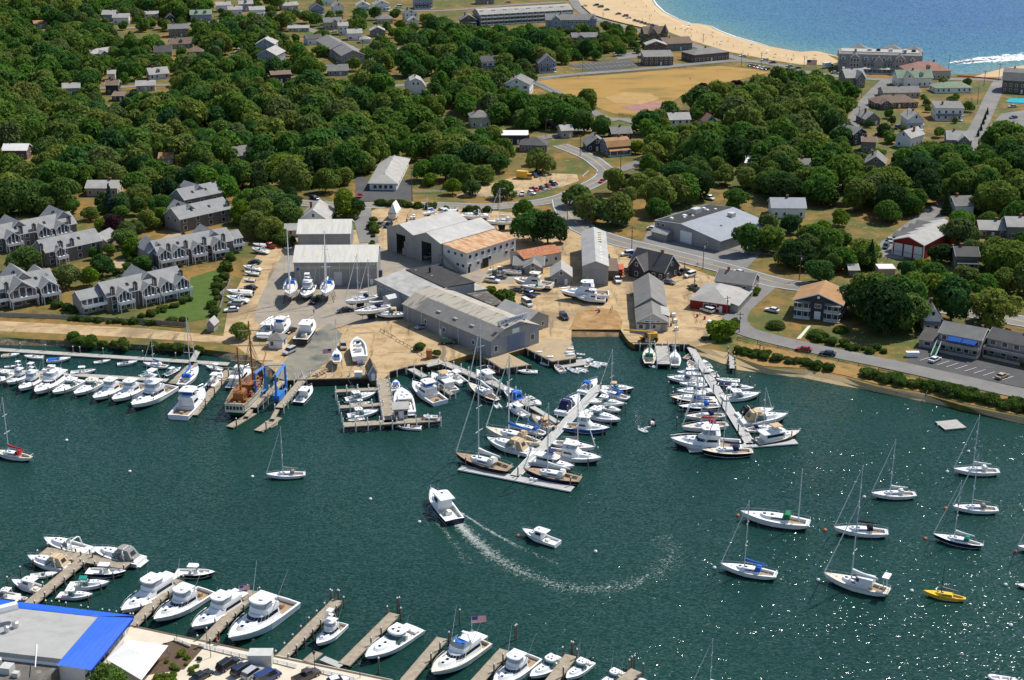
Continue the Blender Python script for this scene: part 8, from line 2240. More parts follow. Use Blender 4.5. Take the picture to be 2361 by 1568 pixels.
CARS = '''32 260 76 402 92 sedan red|red sedan on the shore road
32 478 114 625 132 sedan navy|dark blue sedan on the shore road behind the red one
32 1577 160 1500 198 sedan white|white coupe parked below the balcony flats stairs
32 2205 312 2112 352 sedan tan|cream sedan parked at the right end of the flats car park
31 -5 1282 82 1300 sedan white|white sedan beside the tan roofed apartment house
31 1068 728 1105 682 suv green|teal car at the left of the red barn doors
31 1962 1352 2105 1372 sedan silver|pale car on the road under the great spreading tree
31 1130 655 1118 640 sedan silver|silver car tucked beside the red barn corner
21 845 90 888 48 pickup black|black pickup on the curve above the junction
21 812 114 850 90 sedan red|small red car behind the black pickup
21 28 240 30 200 sedan green|teal car in the gravel lot,first from the left
21 92 236 98 200 sedan white|white car in the gravel lot,second from the left
21 212 220 150 196 sedan white|white hatchback in the gravel lot,third from the left
21 252 198 165 165 pickup red|red pickup in the gravel lot
21 325 182 248 150 sedan grey|shiny dark car right of the red pickup
21 372 162 302 130 sedan red|red sedan in the gravel lot
21 432 146 335 112 suv navy|dark car at the right end of the gravel lot
21 190 72 48 62 truck yellow|yellow box truck in the gravel lot
21 235 62 190 36 sedan blue|blue car behind the yellow truck
21 278 46 212 20 suv black|black car at the back of the gravel lot
21 1022 778 1102 768 suv white|white wagon beside the road junction,left of three
21 1078 798 1175 766 suv blue|dark blue wagon,middle of three by the road
21 1128 812 1192 784 pickup red|bright red pickup,right of three by the road
21 992 918 1078 922 sedan tan|tan sedan beside the dark shingled house
21 995 1056 948 976 pickup white|white pickup nose to camera beside the tall steel shed
21 1527 962 1628 920 pickup black|black pickup right of the dark shingled house
21 1590 984 1690 954 suv white|white wagon beside the black pickup
21 1505 1046 1392 1020 sedan grey|grey sedan in front of the dark shingled house
21 1632 1066 1732 1112 pickup green|dark green pickup by the red shop
21 1396 1166 1366 1096 suv white|white jeep right of the long boat shed
21 1748 1276 1858 1310 suv white|white wagon in front of the red shop
21 2038 926 2142 956 sedan white|white sedan driving on the main road
21 1338 548 1262 536 sedan white|white car beside the commercial hall porch
21 1852 268 1785 248 pickup white|white pickup behind the commercial hall
21 516 1388 444 1318 suv navy|navy car alone on the dirt before the ramp
21 190 1262 88 1200 van white|white van beside the big bush
21 226 1168 112 1128 suv blue|dark blue wagon below the stored green sloop
21 -5 1096 90 1106 sedan grey|dark sedan left of the stored green sloop
21 882 850 882 800 suv green|dark pickup against the tall steel shed
11 1122 524 1170 488 pickup grey|grey pickup on the sand by the yard lane
11 1198 522 1240 498 suv navy|dark car next to the grey pickup by the lane
11 1622 880 1706 898 sedan silver|silver sedan in the shade of the twin gabled shed
11 508 1234 570 1178 pickup black|black pickup before the white roofed shed
11 762 1302 868 1284 sedan navy|navy sedan under the stored sloops
11 1480 1456 1582 1430 sedan silver|silver blue sedan beside the marina shed wall
11 282 1502 352 1464 sedan black|black sedan between stored boats at the yard edge
11 2248 1028 2105 1010 pickup white|white work pickup before the annex
11 2300 985 2200 998 sedan grey|grey sedan behind the white work pickup
11 78 690 172 712 pickup red|red pickup at the left corner of the yard
11 1572 802 1622 788 sedan white|white car inside the right shed doorway
11 948 252 966 222 sedan red|small red and white car at the shop entrance
11 560 262 515 250 sedan blue|blue car in the shaded lot left of the maple
11 1330 40 1325 10 sedan grey|grey car beside the long roadside shop
12 1838 12 1722 16 suv green|dark green wagon beside the marina shed wall
12 250 132 365 76 suv silver|silver wagon before the small white hut
12 812 96 795 18 suv tan|tan wagon between two stored boats
01 2110 1228 2232 1238 suv silver|silver wagon by the lawn fence
01 2070 1294 2202 1282 sedan white|white sedan by the lawn fence
01 2302 842 2400 852 sedan green|dark green car behind trailers at the yard edge
01 2262 1072 2362 1092 sedan black|black car between covered boats by the fence
03 2185 1370 2016 1482 suv black|black wagon in the foreground car park,left
03 2312 1422 2158 1522 suv navy|navy wagon in the foreground car park,second
03 2405 1452 2258 1552 suv silver|silver wagon in the foreground car park,third
13 172 1512 40 1580 van blue|blue minivan in the foreground car park
03 1925 1490 1792 1572 sedan black|black sedan in the foreground car park,nearest the flower bed
13 530 1502 398 1562 pickup brown|dark brown pickup in the foreground car park
13 795 1562 690 1590 sedan white|white car at the bottom edge of the foreground car park
20 640 52 698 52 sedan white|white car at the top end of the beach row
20 750 48 798 48 suv navy|dark car on the beach edge,second from the top
20 788 64 845 62 suv green|dark green wagon on the beach edge
20 842 90 903 88 sedan green|green car on the beach edge,fourth
20 950 128 1008 126 sedan green|green car on the beach edge,fifth
20 1015 148 1072 146 suv red|dark red car on the beach edge
20 1045 164 1104 163 sedan white|pale car on the beach edge beside the red one
20 2095 516 2162 515 sedan white|white car crossing the beach road
20 2300 556 2358 554 suv white|white wagon on the beach road,right
20 1150 482 1196 474 sedan white|white car behind the striped car park
20 940 490 1000 488 sedan silver|silver car in the shaded lot by the striped car park
20 960 402 1006 400 sedan cover|car under a bright blue cover near the inn gardens
30 10 576 75 575 sedan green|green car at the kerb of the beach road
30 170 608 230 608 sedan silver|silver car at the kerb of the beach road
30 245 628 302 626 sedan navy|dark car at the kerb of the beach road
30 600 612 508 622 truck white|white box truck beside the seaside hotel
30 650 672 590 668 sedan silver|silver car before the seaside hotel
30 1165 1202 1206 1150 suv black|black wagon between the white gable houses
30 980 1232 1080 1236 sedan black|black sedan in the shade beside the dark house
30 1080 1172 1122 1164 sedan yellow|yellow car under the spreading tree
30 2230 982 2278 980 sedan silver|silver car in the right hand car park
30 2240 1086 2286 1080 sedan blue|blue car in the right hand car park
00 60 1546 104 1552 sedan green|green car at the left edge lot
00 140 1552 194 1556 sedan white|white car at the left edge lot
10 1030 446 1096 440 sedan white|white car beside the diagonal street
10 690 296 746 290 sedan silver|silver car in the driveway by the diagonal street
10 2300 22 2346 20 sedan grey|grey car at the top edge by the motel
10 1288 62 1342 60 van white|white camper by the far upper houses'''
for ln in CARS.split('\n'):
 q,lab = ln.split('|'); q = q.split()
 car(T(int(q[0][0]),int(q[0][1])),*map(float,q[1:5]),q[5],q[6],lab)
for k,(x,y) in enumerate(((1130,186),(1162,194),(1194,204),(1226,214),(1258,224),(1292,231),(1328,237))): car(t20,x - 16,y - 8,x+18,y+8,'sedan',('red','silver','navy','green','silver','black','white')[k],'car in the tight row of %s beside the turreted house, nose to the sand' % 'seven','cars by the turreted house')
for k,(x,y) in enumerate(((2200,606),(2238,614),(2276,622),(2314,630),(2350,637),(2420,646),(2462,652),(2504,658),(2540,664))): car(t20,x - 22,y+3,x+24,y - 6,'sedan',('green','red','white','silver','navy','black','red','blue','silver')[k],'car in the packed row along the far edge of the field','cars along the field edge')
# yellow crane,bicycle riders,people
CRANE = M('yellow crane paint',(.50,.27,.025),.6,.2,.8)
a,b_ = P(*t21(1345,1560),G+.5),P(*t21(1180,1565),G+.5)
d = a - b_; c = (a+b_) / 2
p = thing('mobile_crane','yellow mobile crane with lowered boom on the cove pier','crane',(c.x,c.y,G+.05),math.atan2(d.y,d.x))
MB().box(-2.6,2.6,-1.1,1.1,.7,1.3).ob('chassis',CRANE,p); MB().box(-.6,2.4,-1.0,1.0,1.32,2.6).ob('engine_house',CRANE,p); MB().frustum([(-1.8,-1),(-.7,-1),(-.7,0),(-1.8,0)],1.32,[(-1.7,-.95),(-.7,-.95),(-.7,-.05),(-1.7,-.05)],2.9).ob('cab',CGLASS,p)
MB().tube((1.6,.4,2.7),(-7.6,.4,3.6),.34,.24,4).ob('boom',CRANE,p)
for x in (-1.8,1.8):
 for sg in (-1,1): q = ob('wheel',WHEEL,TYRE,p,(x,sg*1.1,.68)); q.scale = (2,2,2)
SKIN = M('skin',(.45,.27,.18),.6,.08,3.0); HAIR = M('dark hair',(.03,.02,.015),.8,.2,3.0)
def person_mesh(pose,seed):
 sk = {'stand': [((0,0,.95),.14,-1),((0,0,1.2),.15,0),((0,0,1.42),.15,1),((0,0,1.52),.055,2),((0,.01,1.66),.10,3),((0,.0,1.76),.075,4),((-.2,0,1.40),.06,2),((-.27,.02,1.12),.045,6),((-.27,.08,.86),.035,7),((.2,0,1.40),.06,2),((.27,.02,1.12),.045,9),((.27,.08,.86),.035,10),((-.1,0,.9),.09,0),((-.11,.03,.5),.065,12),((-.11,-.02,.07),.045,13),((-.11,.14,.04),.035,14),((.1,0,.9),.09,0),((.12,.10,.5),.065,16),((.12,-.02,.07),.045,17),((.12,.14,.04),.035,18)]}
 s = [list(v) for v in sk['stand']]
 if pose == 'ride':
  for i,co in ((7,(-.25,.28,1.2)),(8,(-.22,.5,1.05)),(10,(.25,.28,1.2)),(11,(.22,.5,1.05)),(13,(-.12,.38,.62)),(14,(-.12,.22,.25)),(15,(-.12,.36,.22)),(17,(.12,.30,.75)),(18,(.12,.30,.40)),(19,(.12,.44,.38))): s[i][0] = co
 if pose == 'lie':
  for v in s: v[0] = (v[0][0],v[0][2] - .9,.16+v[0][1]*.3)
 me = bpy.data.meshes.new('person'); me.from_pydata([v[0] for v in s],[(i,v[2]) for i,v in enumerate(s) if v[2] >= 0],[])
 o = bpy.data.objects.new('person',me); COL.objects.link(o)
 md = o.modifiers.new('skin','SKIN')
 for i,v in enumerate(s): me.skin_vertices[0].data[i].radius = (v[1],v[1]*.85)
 me.skin_vertices[0].data[0].use_root = True
 sd = o.modifiers.new('subd','SUBSURF'); sd.levels = sd.render_levels = 1
 bpy.context.view_layer.update()
 r = bpy.data.meshes.new_from_object(o.evaluated_get(bpy.context.evaluated_depsgraph_get()))
 bpy.data.objects.remove(o)
 r.materials.clear()
 for m in (SKIN,HAIR,CARC[('white','red','blue','yellow','grey')[seed % 5]],CARC[('navy','tan','black','blue','red')[seed % 5]]): r.materials.append(m)
 for f in r.polygons:
  c_ = f.center; z = c_.y+.9 if pose == 'lie' else c_.z
  f.material_index = 1 if z > 1.72 or (z > 1.6 and c_.y < -.02 and pose != 'lie') else 2 if 1.0 < z < 1.5 and abs(c_.x) < .24 else 3 if .55 < z <= 1.0 and abs(c_.x) < .22 else 0
  f.use_smooth = True
 return r
PER = {(p_,k): person_mesh(p_,k) for p_ in ('stand','lie') for k in range(5)}
PER['ride',0] = person_mesh('ride',0); PER['ride',1] = person_mesh('ride',1)
def person(loc,label,pose='stand',k=0,rz=None,group=None):
 o = bpy.data.objects.new('person',PER[pose,k]); link(o); o.location = loc; o.rotation_euler = (0,0,rnd.uniform(0,6.28) if rz is None else rz)
 return tag(o,label,'person',group)
person(P(*t11(535,1338),G)+Vector((0,0,.15)),'person in blue walking across the grey boatyard','stand',2)
person(P(*t22(2286,92),G)+Vector((0,0,.1)),'person in blue standing on the dry bank','stand',2)
person(P(*t22(2320,98),G)+Vector((0,0,.1)),'person in white sitting beside the one in blue on the bank','stand',0)
person(P(*t12(1538,740),1.55),'person in red standing on the fuel pier','stand',1)
person(P(*t12(1482,778),1.0),'person in red aboard the open boat at the fuel pier','stand',1)
person(P(*t31(1102,838),G)+Vector((0,0,.1)),'person in red before the barn drive','stand',1)
for k,(x,y) in enumerate(((606,716),(618,720),(1642,742),(1898,680))): person(P(*t20(x,y),G)+Vector((0,0,.15)),('person in dark clothes at the left end of the field','person in white beside the field corner','person walking in the middle of the field','person near the far side of the field')[k],'stand',k)
for k in range(44):
 u = rnd.random(); i = int(u*13); A = PT([SEA[3+i]],G)[0].lerp(PT([SEA[4+i]],G)[0],rnd.random())
 q = Vector((A.x - rnd.uniform(3,26),A.y - rnd.uniform(12,34),G+.03))
 person(q,'bather on the crowded sand of the far beach','stand' if k % 3 else 'lie',k % 5,None,'bathers on the beach')
for k in range(13):
 A = PT([SEA[8+k % 9]],G)[0]; q = Vector((A.x - rnd.uniform(2,22),A.y - rnd.uniform(14,36),G+.02))
 p = thing('beach_umbrella','small coloured umbrella open on the far beach','umbrella',q,0,'beach umbrellas')
 MB().tube((0,0,0),(.15,0,2.0),.03,.03,5).ob('pole',METAL,p)
 MB().add([(1.1*math.cos(i*math.pi/4)+.15,1.1*math.sin(i*math.pi/4),1.75) for i in range(8)]+[(.15,0,2.2)],[(i,(i+1) % 8,8) for i in range(8)]).ob('canopy',(CANV['blue'],CANV['white'],CANV['red'],CARC['yellow'])[k % 4],p)
def ring(mb,x,r):
 pts = [(x+r*math.cos(i*math.pi/6),0,r+r*math.sin(i*math.pi/6)) for i in range(13)]
 return mb.path(pts,.025,4)
for k,(t,x,y,rz,lab) in enumerate(((t21,1712,888,R(150),'on the main road'),(t03,2010,1245,R(-30),'on the foreground quay'))):
 q = P(*t(x,y),G)+Vector((0,0,.14))
 p = thing('bicycle','bicycle ridden '+lab,'bicycle',q,rz)
 for xx in (-.5,.52): ring(MB(),xx,.34).ob('wheel',TYRE,p)
 MB().path([(-.5,0,.34),(-.15,0,.85),(.42,0,.88),(.52,0,.34)],.03,4).path([(-.15,0,.85),(-.05,0,.34),(.42,0,.88)],.03,4).path([(-.5,0,.34),(-.05,0,.34)],.03,4).ob('frame',CARC['red'],p)
 MB().path([(.42,0,.88),(.45,0,1.02)],.03,4).tube((.45,-.25,1.03),(.45,.25,1.03),.025).ob('handlebar',METAL,p); MB().box(-.3,-.02,-.08,.08,.86,.93).ob('saddle',TYRE,p)
 fw = Vector((math.cos(rz),math.sin(rz),0))*-.12
 person(q+fw+Vector((0,0,.02)),'cyclist with red and white clothes riding '+lab,'ride',k,rz - math.pi/2)
# ---------------------------------------------------------------- poles,fences,walls,small things
POLE = M('wooden pole',(.13,.095,.07),.9,.2,2.0)
def upole(t,x,y,h,label,arm=True,lamp=False,mat=None):
 p = thing('utility_pole',label,'pole',P(*t(x,y),G),rnd.uniform(-.4,.4),'utility poles')
 MB().tube((0,0,-.3),(0,0,h),.15,.11,7).ob('post',mat or POLE,p)
 if arm: MB().box(-1.1,1.1,-.07,.07,h - .8,h - .65).ob('crossarm',mat or POLE,p); MB().tube((.3,.2,h - 2.2),(.3,.2,h - 1.4),.2,.2,8).ob('transformer',HVAC,p)
 if lamp: MB().path([(0,0,h - 1.2),(1.2,0,h - .6),(2.2,0,h - .5)],.05,5).ob('lamp_arm',METAL,p); MB().box(2.0,2.7,-.15,.15,h - .62,h - .45).ob('lamp_head',METAL,p)
for t,x,y,h,lab,l in ((t21,1103,745,9,'utility pole with box beside the road, above the parked red pickup',0),(t21,1760,915,9.5,'utility pole right of the dark shingled house',0),(t21,510,470,9,'utility pole at the junction grass',0),(t21,720,505,8,'slim pole on the junction grass',1),(t21,62,790,9,'pole behind the annex end',0),(t21,1585,1010,6,'short pole by the black pickup',0),(t21,1678,1135,6,'short pole by the green pickup',0),(t21,1980,1330,6,'pole with meter box by the red shop fence',0),(t21,2095,1500,6.5,'bare pole at the bend of the shore road',0),(t11,1440,285,14,'tall pale pole beside the roadside shop',0),(t11,362,200,9,'utility pole in the trees above the farmhouse',0),(t11,2232,365,9,'street lamp pole by the planted island',1),(t10,982,475,9,'pole on the diagonal street corner',0),(t10,1098,598,8,'lamp pole at the end of the diagonal street',1),(t10,615,355,9,'pole at the top of the diagonal street',0),(t10,770,350,8,'pole beside the tall narrow white house',0),(t10,1680,800,8,'lamp pole by the shaded lane above the wood',1),(t00,2235,545,9,'pole beside the lane in the left wood',0),(t31,288,1015,9,'utility pole on the dry triangle',0),(t31,588,680,6,'red brown post on the dry verge',0),(t31,2180,975,8,'street lamp by the grey balcony house',1),(t30,1990,795,9,'pole at the head of the straight street',0),(t30,1665,645,9,'pole beside the sea behind the red roof',0),(t30,2125,748,10,'pole at the beach end of the straight street',0),(t30,1865,1065,9,'pole halfway down the straight street',0),(t30,1930,960,9,'pole in the upper part of the straight street',0),(t30,330,640,8,'pole on the beach road near the flag',0),(t30,862,900,9,'pole at the narrow street',0),(t30,830,1150,9,'pole below the narrow street',0),(t30,1272,1180,9,'pole between the white gable houses',0),(t30,2255,1235,7,'lamp pole in the right hand car park',1),(t20,312,1265,9,'pole by the shaded junction',1),(t20,652,660,9,'pole at the left of the striped car park',0),(t20,1163,622,12,'tall pole at the right of the striped car park',0),(t20,1001,1568,9,'lamp pole at the tan roofed corner house',1),(t20,628,1445,9,'lamp pole above the curve',1),(t20,838,190,6,'pole on the beach road',0),(t20,1762,395,6,'pole on the beach lawn',0),(t20,2115,608,8,'pole at the far corner of the field',0),(t20,2296,620,9,'pole right of the far field corner',0),(t20,1445,1260,7,'pole with cross arm in the right wood',0)): upole(t,x,y,h,lab,not l,l)
for k,(a_,b_) in enumerate((((t21,510,470),(t21,1103,745)),((t21,1103,745),(t21,1760,915)),((t21,1760,915),(t31,288,1015)),((t30,1865,1065),(t30,1930,960)),((t30,1930,960),(t30,1990,795)),((t20,312,1265),(t20,628,1445)),((t20,1163,622),(t20,652,660)))):
 A,B = (P(*q[0](q[1],q[2]),G)+Vector((0,0,8.6)) for q in (a_,b_)); m_ = MB()
 for s_ in (-.8,0,.8): m_.path([(A.lerp(B,u / 8)+Vector((s_,0,-4*.9*(u / 8)*(1 - u / 8))) - A)[:] for u in range(9)],.025,3)
 o = m_.ob('power_line',ENGINE,None,A); tag(o,'sagging overhead wires between two utility poles along the street','power line','overhead wires')
def fence(pts,label,h=1.0,gap=2.4,mat=TRIM,rails=2,name='rail_fence',cat='fence',board=None,z=G,broken=0):
 w = PT(pts,z); o = thing(name,label,cat,w[0]); i = 0
 for a_,b_ in zip(w,w[1:]):
  d_ = b_ - a_; n = max(1,round(d_.length / gap)); rz = math.atan2(d_.y,d_.x)
  for k in range(n):
   i += 1
   q = a_.lerp(b_,k / n) - w[0]; e = a_.lerp(b_,(k+1) / n) - w[0]; m_ = (q+e) / 2
   ob('post',box_me(.14,.14,h),mat,o,q)
   if broken and i % (broken+1) == 0: continue
   if board: ob('panel',box_me(d_.length / n - .1,.06,h*.85,.08),board,o,m_,rz)
   else:
    for r_ in range(rails): ob('rail',box_me(d_.length / n,.08,.12,h*(.35+.5*r_ / max(1,rails - 1)) if rails > 1 else h - .15),mat,o,m_,rz)
 return o
for k in range(13):
 x0 = 1700+k*46.5; y = lambda x: 798+(x - 1771)*.2225
 fence([(x0,y(x0)),(x0+26,y(x0+26))],'short split rail fence section between the shore road and the bushes',.95,3.0,POLE,2)['group'] = 'split rail sections on the shore road'
fence([t21(0,256),t21(200,232),t21(400,170),t21(490,128)],'curved white rail fence below the gravel lot')
fence([t21(650,70),t21(705,20)],'white guard rail beside the curve',.8)
fence([t11(1468,215),t11(1760,208)],'white three rail fence on the park grass',1.0,2.4,TRIM,3)
fence([t11(2050,238),t11(2150,262),t11(2300,262)],'low white rail fence by the gravel lot entrance')
fence([t20(205,738),t20(620,700),t20(1200,655),t20(1930,598)],'log rail along the far side of the playing field',.6,4,POLE,1)
fence([t20(165,748),t20(300,800),t20(420,862),t20(530,900)],'log rail along the left side of the playing field',.6,4,POLE,1)
fence([t20(985,1058),t20(1130,1080)],'wooden fence behind the red court',1.0,2.5,POLE)
fence([t20(640,60),t20(730,140),t20(840,175),t20(1000,218),t20(1225,270)],'picket fence between the beach road and the sand',1.0,2.4,POLE,board=POLE)
fence([t30(1745,708),t30(1950,722),t30(2150,742)],'bright orange net fence beside the sea',.9,3,POLE,board=M('orange net',(.75,.10,.02),.7,.12,1.0))
WALLC = M('concrete garden wall',(.34,.31,.27),.9,.15,.8)
fence([t01(-60,1348),t01(600,1372),t01(1240,1412)],'long concrete garden wall under the townhouses',1.5,3.2,WALLC,board=WALLC,name='garden_wall',cat='wall')
fence([t01(1245,1415),t01(1720,1452)],'timber faced garden wall under the lawn',1.8,2.6,POLE,board=M('grey timber wall',(.22,.18,.14),.9,.2,1.0),name='garden_wall',cat='wall')
fence([t01(2128,1010),t01(2100,1100),t01(2030,1170),t01(2060,1200),t01(2010,1345)],'grey board fence along the right of the lawn',1.5,2.4,POLE,board=WALL['tgrey'],name='board_fence')
fence([t03(1612,1210),t03(1760,1272)],'short white picket fence by the restaurant garden',.9,1.8,TRIM,3)
fence([t03(1838,1265),t03(2361,1395)],'white picket fence along the foreground car park, left run',.9,1.8,TRIM,3)
fence([t13(110,1395),t13(378,1462)],'white picket fence along the foreground car park, middle run',.9,1.8,TRIM,3)
fence([t13(472,1475),t13(930,1585)],'white picket fence along the foreground car park, right run',.9,1.8,TRIM,3)
fence([t11(1148,1485),t11(1292,1562)],'row of low posts in the dirt, upper part',.8,2.2,POLE,1)
fence([t12(1292,5),t12(1430,80),t12(1560,168)],'timber kerb with posts beside the planting bed',.7,2.2,POLE,1)
fence([t32(1455,520),t32(1500,430)],'wooden steps rail down the bank',1.0,1.5,POLE,2)
fence([t31(2361,850),t31(2100,985)],'grey fence beside the balcony house drive',1.0,2.4,WALL['tgrey'],board=WALL['tgrey'])
for k,(t,x,y) in enumerate(((t03,1632,1195),(t03,1912,1245),(t03,1945,1365),(t13,542,1460),(t13,960,1550),(t03,2345,1345))):
 p = thing('lamp_post','black lantern post on the foreground quay','lamp post',P(*t(x,y),G),0,'quay lantern posts')
 MB().tube((0,0,0),(0,0,3.0),.07,.05,6).ob('post',ENGINE,p); MB().frustum([(-.15,-.15),(.15,-.15),(.15,.15),(-.15,.15)],3.0,[(-.24,-.24),(.24,-.24),(.24,.24),(-.24,.24)],3.45).ob('lantern',GGLASS,p); MB().frustum([(-.3,-.3),(.3,-.3),(.3,.3),(-.3,.3)],3.46,[(-.03,-.03),(.03,-.03),(.03,.03),(-.03,.03)],3.7).ob('lantern_cap',ENGINE,p)
FRED = M('flag red',(.50,.03,.04),.8,.05,1.0); FWH = M('flag white',(.78,.78,.78),.8,.03,1.0); FBL = M('flag blue',(.03,.05,.22),.8,.05,1.0)
def flag(loc,s,h,label,rz=0.0):
 p = thing('flag',label,'flag',loc,rz); MB().tube((0,0,0),(0,0,h),.06,.04,6).ob('flagpole',METAL,p)
 f = MB().box(.05,1.9*s,-.01,.01,h - s,h - .02).ob('cloth',FWH,p)
 for k in range(7): MB().box(.05,1.9*s,-.02,.02,h - s+k*s/6.5,h - s+(k+.5)*s/6.5).ob('stripe',FRED,f)
 MB().box(.045,.76*s,-.03,.03,h - .54*s,h - .01).ob('canton',FBL,f)
flag(P(*t12(705,310),G),1.3,7.5,'striped flag on a pole at the boatyard quay',R(-160)); flag(P(*t30(352,680),G),3.0,8,'big striped flag near the beach road',0)
flag(P(*t13(1990,1110),2.6),1.5,3.0,'striped flag on the stern of the classic motor yacht',.2); flag(P(*t03(2210,780),2.0),1.1,2.0,'striped flag on the stern of the second flybridge yacht',.2)
def bin_(t,x,y,sx,sy,sz,mat,name,label,cat,rz=0):
 p = thing(name,label,cat,P(*t(x,y),G+.12),rz)
 MB().frustum([(-sx/2,-sy/2),(sx/2,-sy/2),(sx/2,sy/2),(-sx/2,sy/2)],0,[(-sx/2-.05,-sy/2-.05),(sx/2+.05,-sy/2-.05),(sx/2+.05,sy/2+.05),(-sx/2-.05,sy/2+.05)],sz).ob('body',mat,p); MB().box(-sx/2-.1,sx/2+.1,-sy/2-.1,sy/2+.1,sz+.003,sz+.12).ob('lid',mat,p)
for a_ in ((t12,945,340,2.0,1.2,1.5,TRIM,'ice_box','white ice chest on the quay beside the pale blue hut','ice box'),(t13,50,1425,4.2,2.4,2.6,HVAC,'storage_container','grey storage container behind the foreground picket fence','container'),(t11,2265,945,2.4,1.6,1.5,CARC['navy'],'dumpster','dark blue dumpster beside the annex','dumpster'),(t11,2200,965,1.6,1.2,1.3,CARC['green'],'dumpster','green dumpster behind the white work pickup','dumpster'),(t30,752,1455,1.2,1.2,2.2,CANV['teal'],'portable_toilet','pale blue portable toilet beside the sandy drive','toilet'),(t12,1598,165,1.6,1.4,2.4,VARN,'bait_shed','brown timber locker beside the planting bed','locker'),(t32,1330,150,3.5,1.2,1.3,TRIM,'dock_cabinet','white storage cabinets beside the flats car park','cabinet'),(t11,1150,985,1.2,1.0,2.2,CARC['blue'],'fuel_pump','blue fuel cabinet at the end of the long white roofed shed','cabinet')): bin_(*a_)
for k in range(10):
 q = P(*t12(540+(k % 5)*26+(k // 5)*40,330 - (k % 5)*14),G+.12); o = ob('timber_block',box_me(1.1,.7,.35),TEAK,None,q,rnd.uniform(0,3)); tag(o,'sawn timber block lying on the quay near the flagpole','timber block','timber blocks on the quay')
DRUM = MB().tube((0,0,0),(0,0,.95),.32,.32,10).mesh('oil_drum')
for k in range(46):
 t,x,y = rnd.choice(((t11,rnd.uniform(1290,1520),rnd.uniform(430,480)),(t21,rnd.uniform(790,940),rnd.uniform(1260,1330)),(t21,rnd.uniform(1440,1520),rnd.uniform(1330,1480)),(t11,rnd.uniform(2150,2361),rnd.uniform(900,960)),(t12,rnd.uniform(910,990),rnd.uniform(190,280)),(t21,rnd.uniform(1700,1830),rnd.uniform(1340,1420)),(t11,rnd.uniform(20,130),rnd.uniform(570,640))))
 q = P(*t(x,y),G+.1)
 if k % 3 == 0: tag(ob('oil_drum',DRUM,(BLUEH,REDH,PILE,WHITE)[k % 4],None,q),'drum among the clutter of the boatyard','drum','boatyard drums')
 elif k % 3 == 1: tag(ob('jack_stand',cached('jack',lambda: MB().tube((-.4,-.3,0),(0,0,1.1),.05).tube((.4,-.3,0),(0,0,1.1),.05).tube((0,.45,0),(0,0,1.1),.05).tube((0,0,1.0),(0,0,1.5),.06).mesh('jack_stand')),(REDH,ENGINE)[k % 2],None,q,k),'spare tripod boat stand in the yard clutter','boat stand','spare boat stands')
 else: tag(ob('timber_crate',box_me(1.2,1.0,.6+.2*(k % 3)),(TEAK,PILE,CAPM)[k % 3],None,q,k),'crate among the clutter of the boatyard','crate','boatyard crates')
# swimming pools
POOL = M('pool water',(.06,.50,.62),.1,.08,.3)
patch('swimming_pool',[t30(2190,935),t30(2240,908),t30(2420,915),t30(2420,960),t30(2200,945)],POOL); patch('swimming_pool',[t10(2150,352),t10(2200,340),t10(2500,345),t10(2500,362)],POOL); patch('swimming_pool',[t11(680,20),t11(700,-20),t11(770,-10),t11(750,25)],POOL)
# ---------------------------------------------------------------- wakes: real foam flecks on the water
def wake(pts,n,w0,w1,size,name,z=.03,dens=1.0,edge=False):
 c = smooth(PT(pts,0),6); tot = len(c) - 1; V = []
 for i in range(n):
  u = rnd.random() ** dens; k = min(tot - 1,int(u*tot)); a_ = c[k].lerp(c[k+1],u*tot - k); d_ = (c[k+1] - c[k]).normalized(); nn = Vector((-d_.y,d_.x,0))
  w = w0+(w1 - w0)*u; off = rnd.gauss(0,.45)*w if not edge else rnd.choice((-1,1))*w*rnd.uniform(.85,1.1)
  q = a_+nn*off; s = size*rnd.uniform(.3,1.3)*(1 - .5*u); th = rnd.uniform(0,6.28)
  for j in range(3): V.append((q.x+s*math.cos(th+j*2.1)*(1.6 if j == 0 else .8),q.y+s*math.sin(th+j*2.1),z+.002*(i % 9)))
 tag(ob(name,tri_mesh(name,np.array(V)),FOAM),kind='stuff')
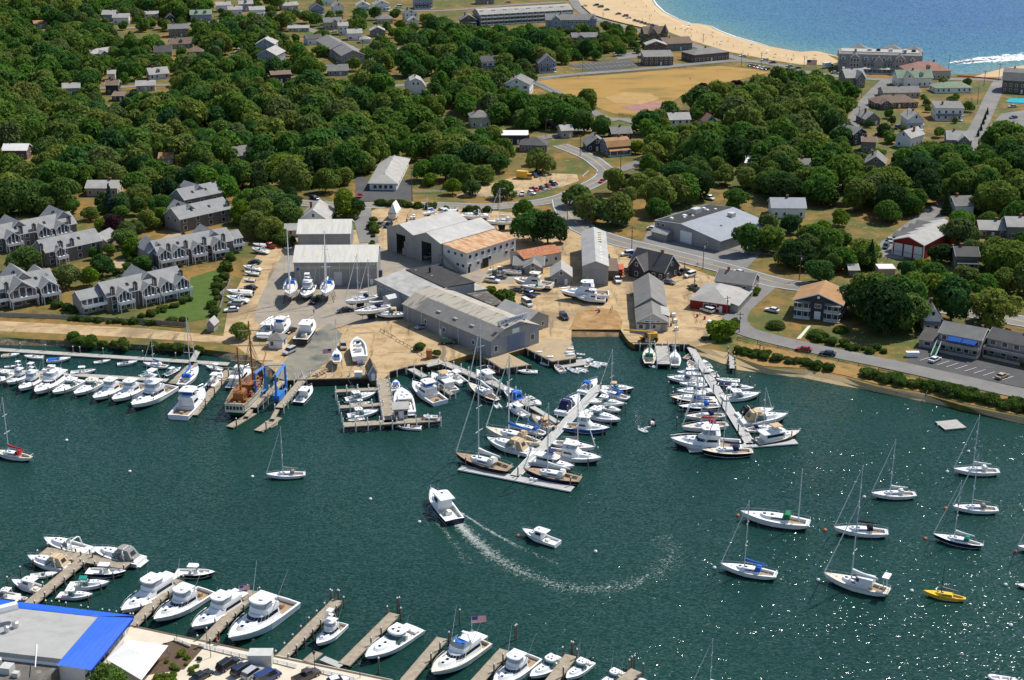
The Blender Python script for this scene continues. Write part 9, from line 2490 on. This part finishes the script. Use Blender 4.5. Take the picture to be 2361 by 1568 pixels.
def foam_ribbon(pts,w0,w1,name,fade=1.0,dens=.5):
 c = smooth(PT(pts,0),8); n = len(c); NW = 6; mb = MB(); U,Vv = [],[]
 for i in range(n):
  d_ = (c[min(n-1,i+1)] - c[max(0,i-1)]).normalized(); nn = Vector((-d_.y,d_.x,0)); w = w0+(w1 - w0)*i / (n - 1)
  for k in range(NW+1): q = c[i]+nn*(w*(k / NW - .5)); mb.v.append((q.x,q.y,.025)); U.append(i / (n - 1)); Vv.append(k / NW)
 mb.f = [(i*(NW+1)+k,(i+1)*(NW+1)+k,(i+1)*(NW+1)+k+1,i*(NW+1)+k+1) for i in range(n - 1) for k in range(NW)]
 me = mb.mesh(name)
 for an,val in (('along',U),('across',Vv)): at = me.attributes.new(an,'FLOAT','POINT'); at.data.foreach_set('value',val)
 m = bpy.data.materials.new('streaky wake foam'); m.use_nodes = True; nt = m.node_tree; L = nt.links.new; b_ = nt.nodes['Principled BSDF']
 b_.inputs['Base Color'].default_value = (.62,.68,.62,1); b_.inputs['Roughness'].default_value = .7
 geo = nd(nt,'ShaderNodeNewGeometry'); nz = nd(nt,'ShaderNodeTexNoise',Scale=1.1,Detail=6.0,Roughness=.7,Distortion=1.2); L(geo.outputs['Position'],nz.inputs['Vector'])
 au,av = nd(nt,'ShaderNodeAttribute'),nd(nt,'ShaderNodeAttribute'); au.attribute_name = 'along'; av.attribute_name = 'across'
 fv = nd(nt,'ShaderNodeMath',operation='PINGPONG'); fv.inputs[1].default_value = .5; L(av.outputs['Fac'],fv.inputs[0])
 fu = nd(nt,'ShaderNodeMapRange'); fu.inputs['To Min'].default_value = dens; fu.inputs['To Max'].default_value = dens*(1 - fade); L(au.outputs['Fac'],fu.inputs['Value'])
 t1 = nd(nt,'ShaderNodeMath',operation='MULTIPLY'); L(fv.outputs[0],t1.inputs[0]); L(fu.outputs[0],t1.inputs[1])
 t2 = nd(nt,'ShaderNodeMath',operation='MULTIPLY_ADD'); t2.inputs[1].default_value = 1.0; t2.inputs[2].default_value = -.56; L(nz.outputs['Fac'],t2.inputs[0])
 t3 = nd(nt,'ShaderNodeMath',operation='ADD'); L(t1.outputs[0],t3.inputs[0]); L(t2.outputs[0],t3.inputs[1])
 t4 = nd(nt,'ShaderNodeMapRange'); t4.inputs['From Min'].default_value = .03; t4.inputs['From Max'].default_value = .30; t4.inputs['To Max'].default_value = .85; L(t3.outputs[0],t4.inputs['Value'])
 L(t4.outputs[0],b_.inputs['Alpha'])
 tag(ob(name,me,m),kind='stuff')
MAINW = [(1040,1188),(1062,1212),(1095,1245),(1150,1290),(1230,1330),(1330,1358),(1440,1350),(1520,1315),(1548,1275),(1525,1235)]
foam_ribbon(MAINW,3.2,7.5,'wake_foam',.75,.36); foam_ribbon(MAINW[:5],3.0,6.5,'turbulent_wake',.85,.85)
foam_ribbon([(1060,1180),(1130,1225),(1200,1262),(1290,1300)],.8,2.6,'bow_wave',.8,.5); foam_ribbon([(990,1150),(1000,1185),(1030,1230),(1080,1300)],.8,2.6,'bow_wave',.8,.5)
wake(MAINW,500,1.2,3.0,.10,'wake_foam',dens=1.2)
wake([t22(1180,825),t22(1165,800),t22(1150,700),t22(1140,620)],150,.4,1.2,.12,'wake_foam',dens=1.6); wake([t22(1298,778),t22(1260,800),t22(1200,820)],120,.4,.9,.2,'wake_foam')
wake([(2200,146),(2260,139),(2361,131),(2480,122)],2600,2,14,2.0,'wake_foam')
wake([t33(2240,1560),t33(2330,1590)],120,.6,1.2,.3,'wake_foam')
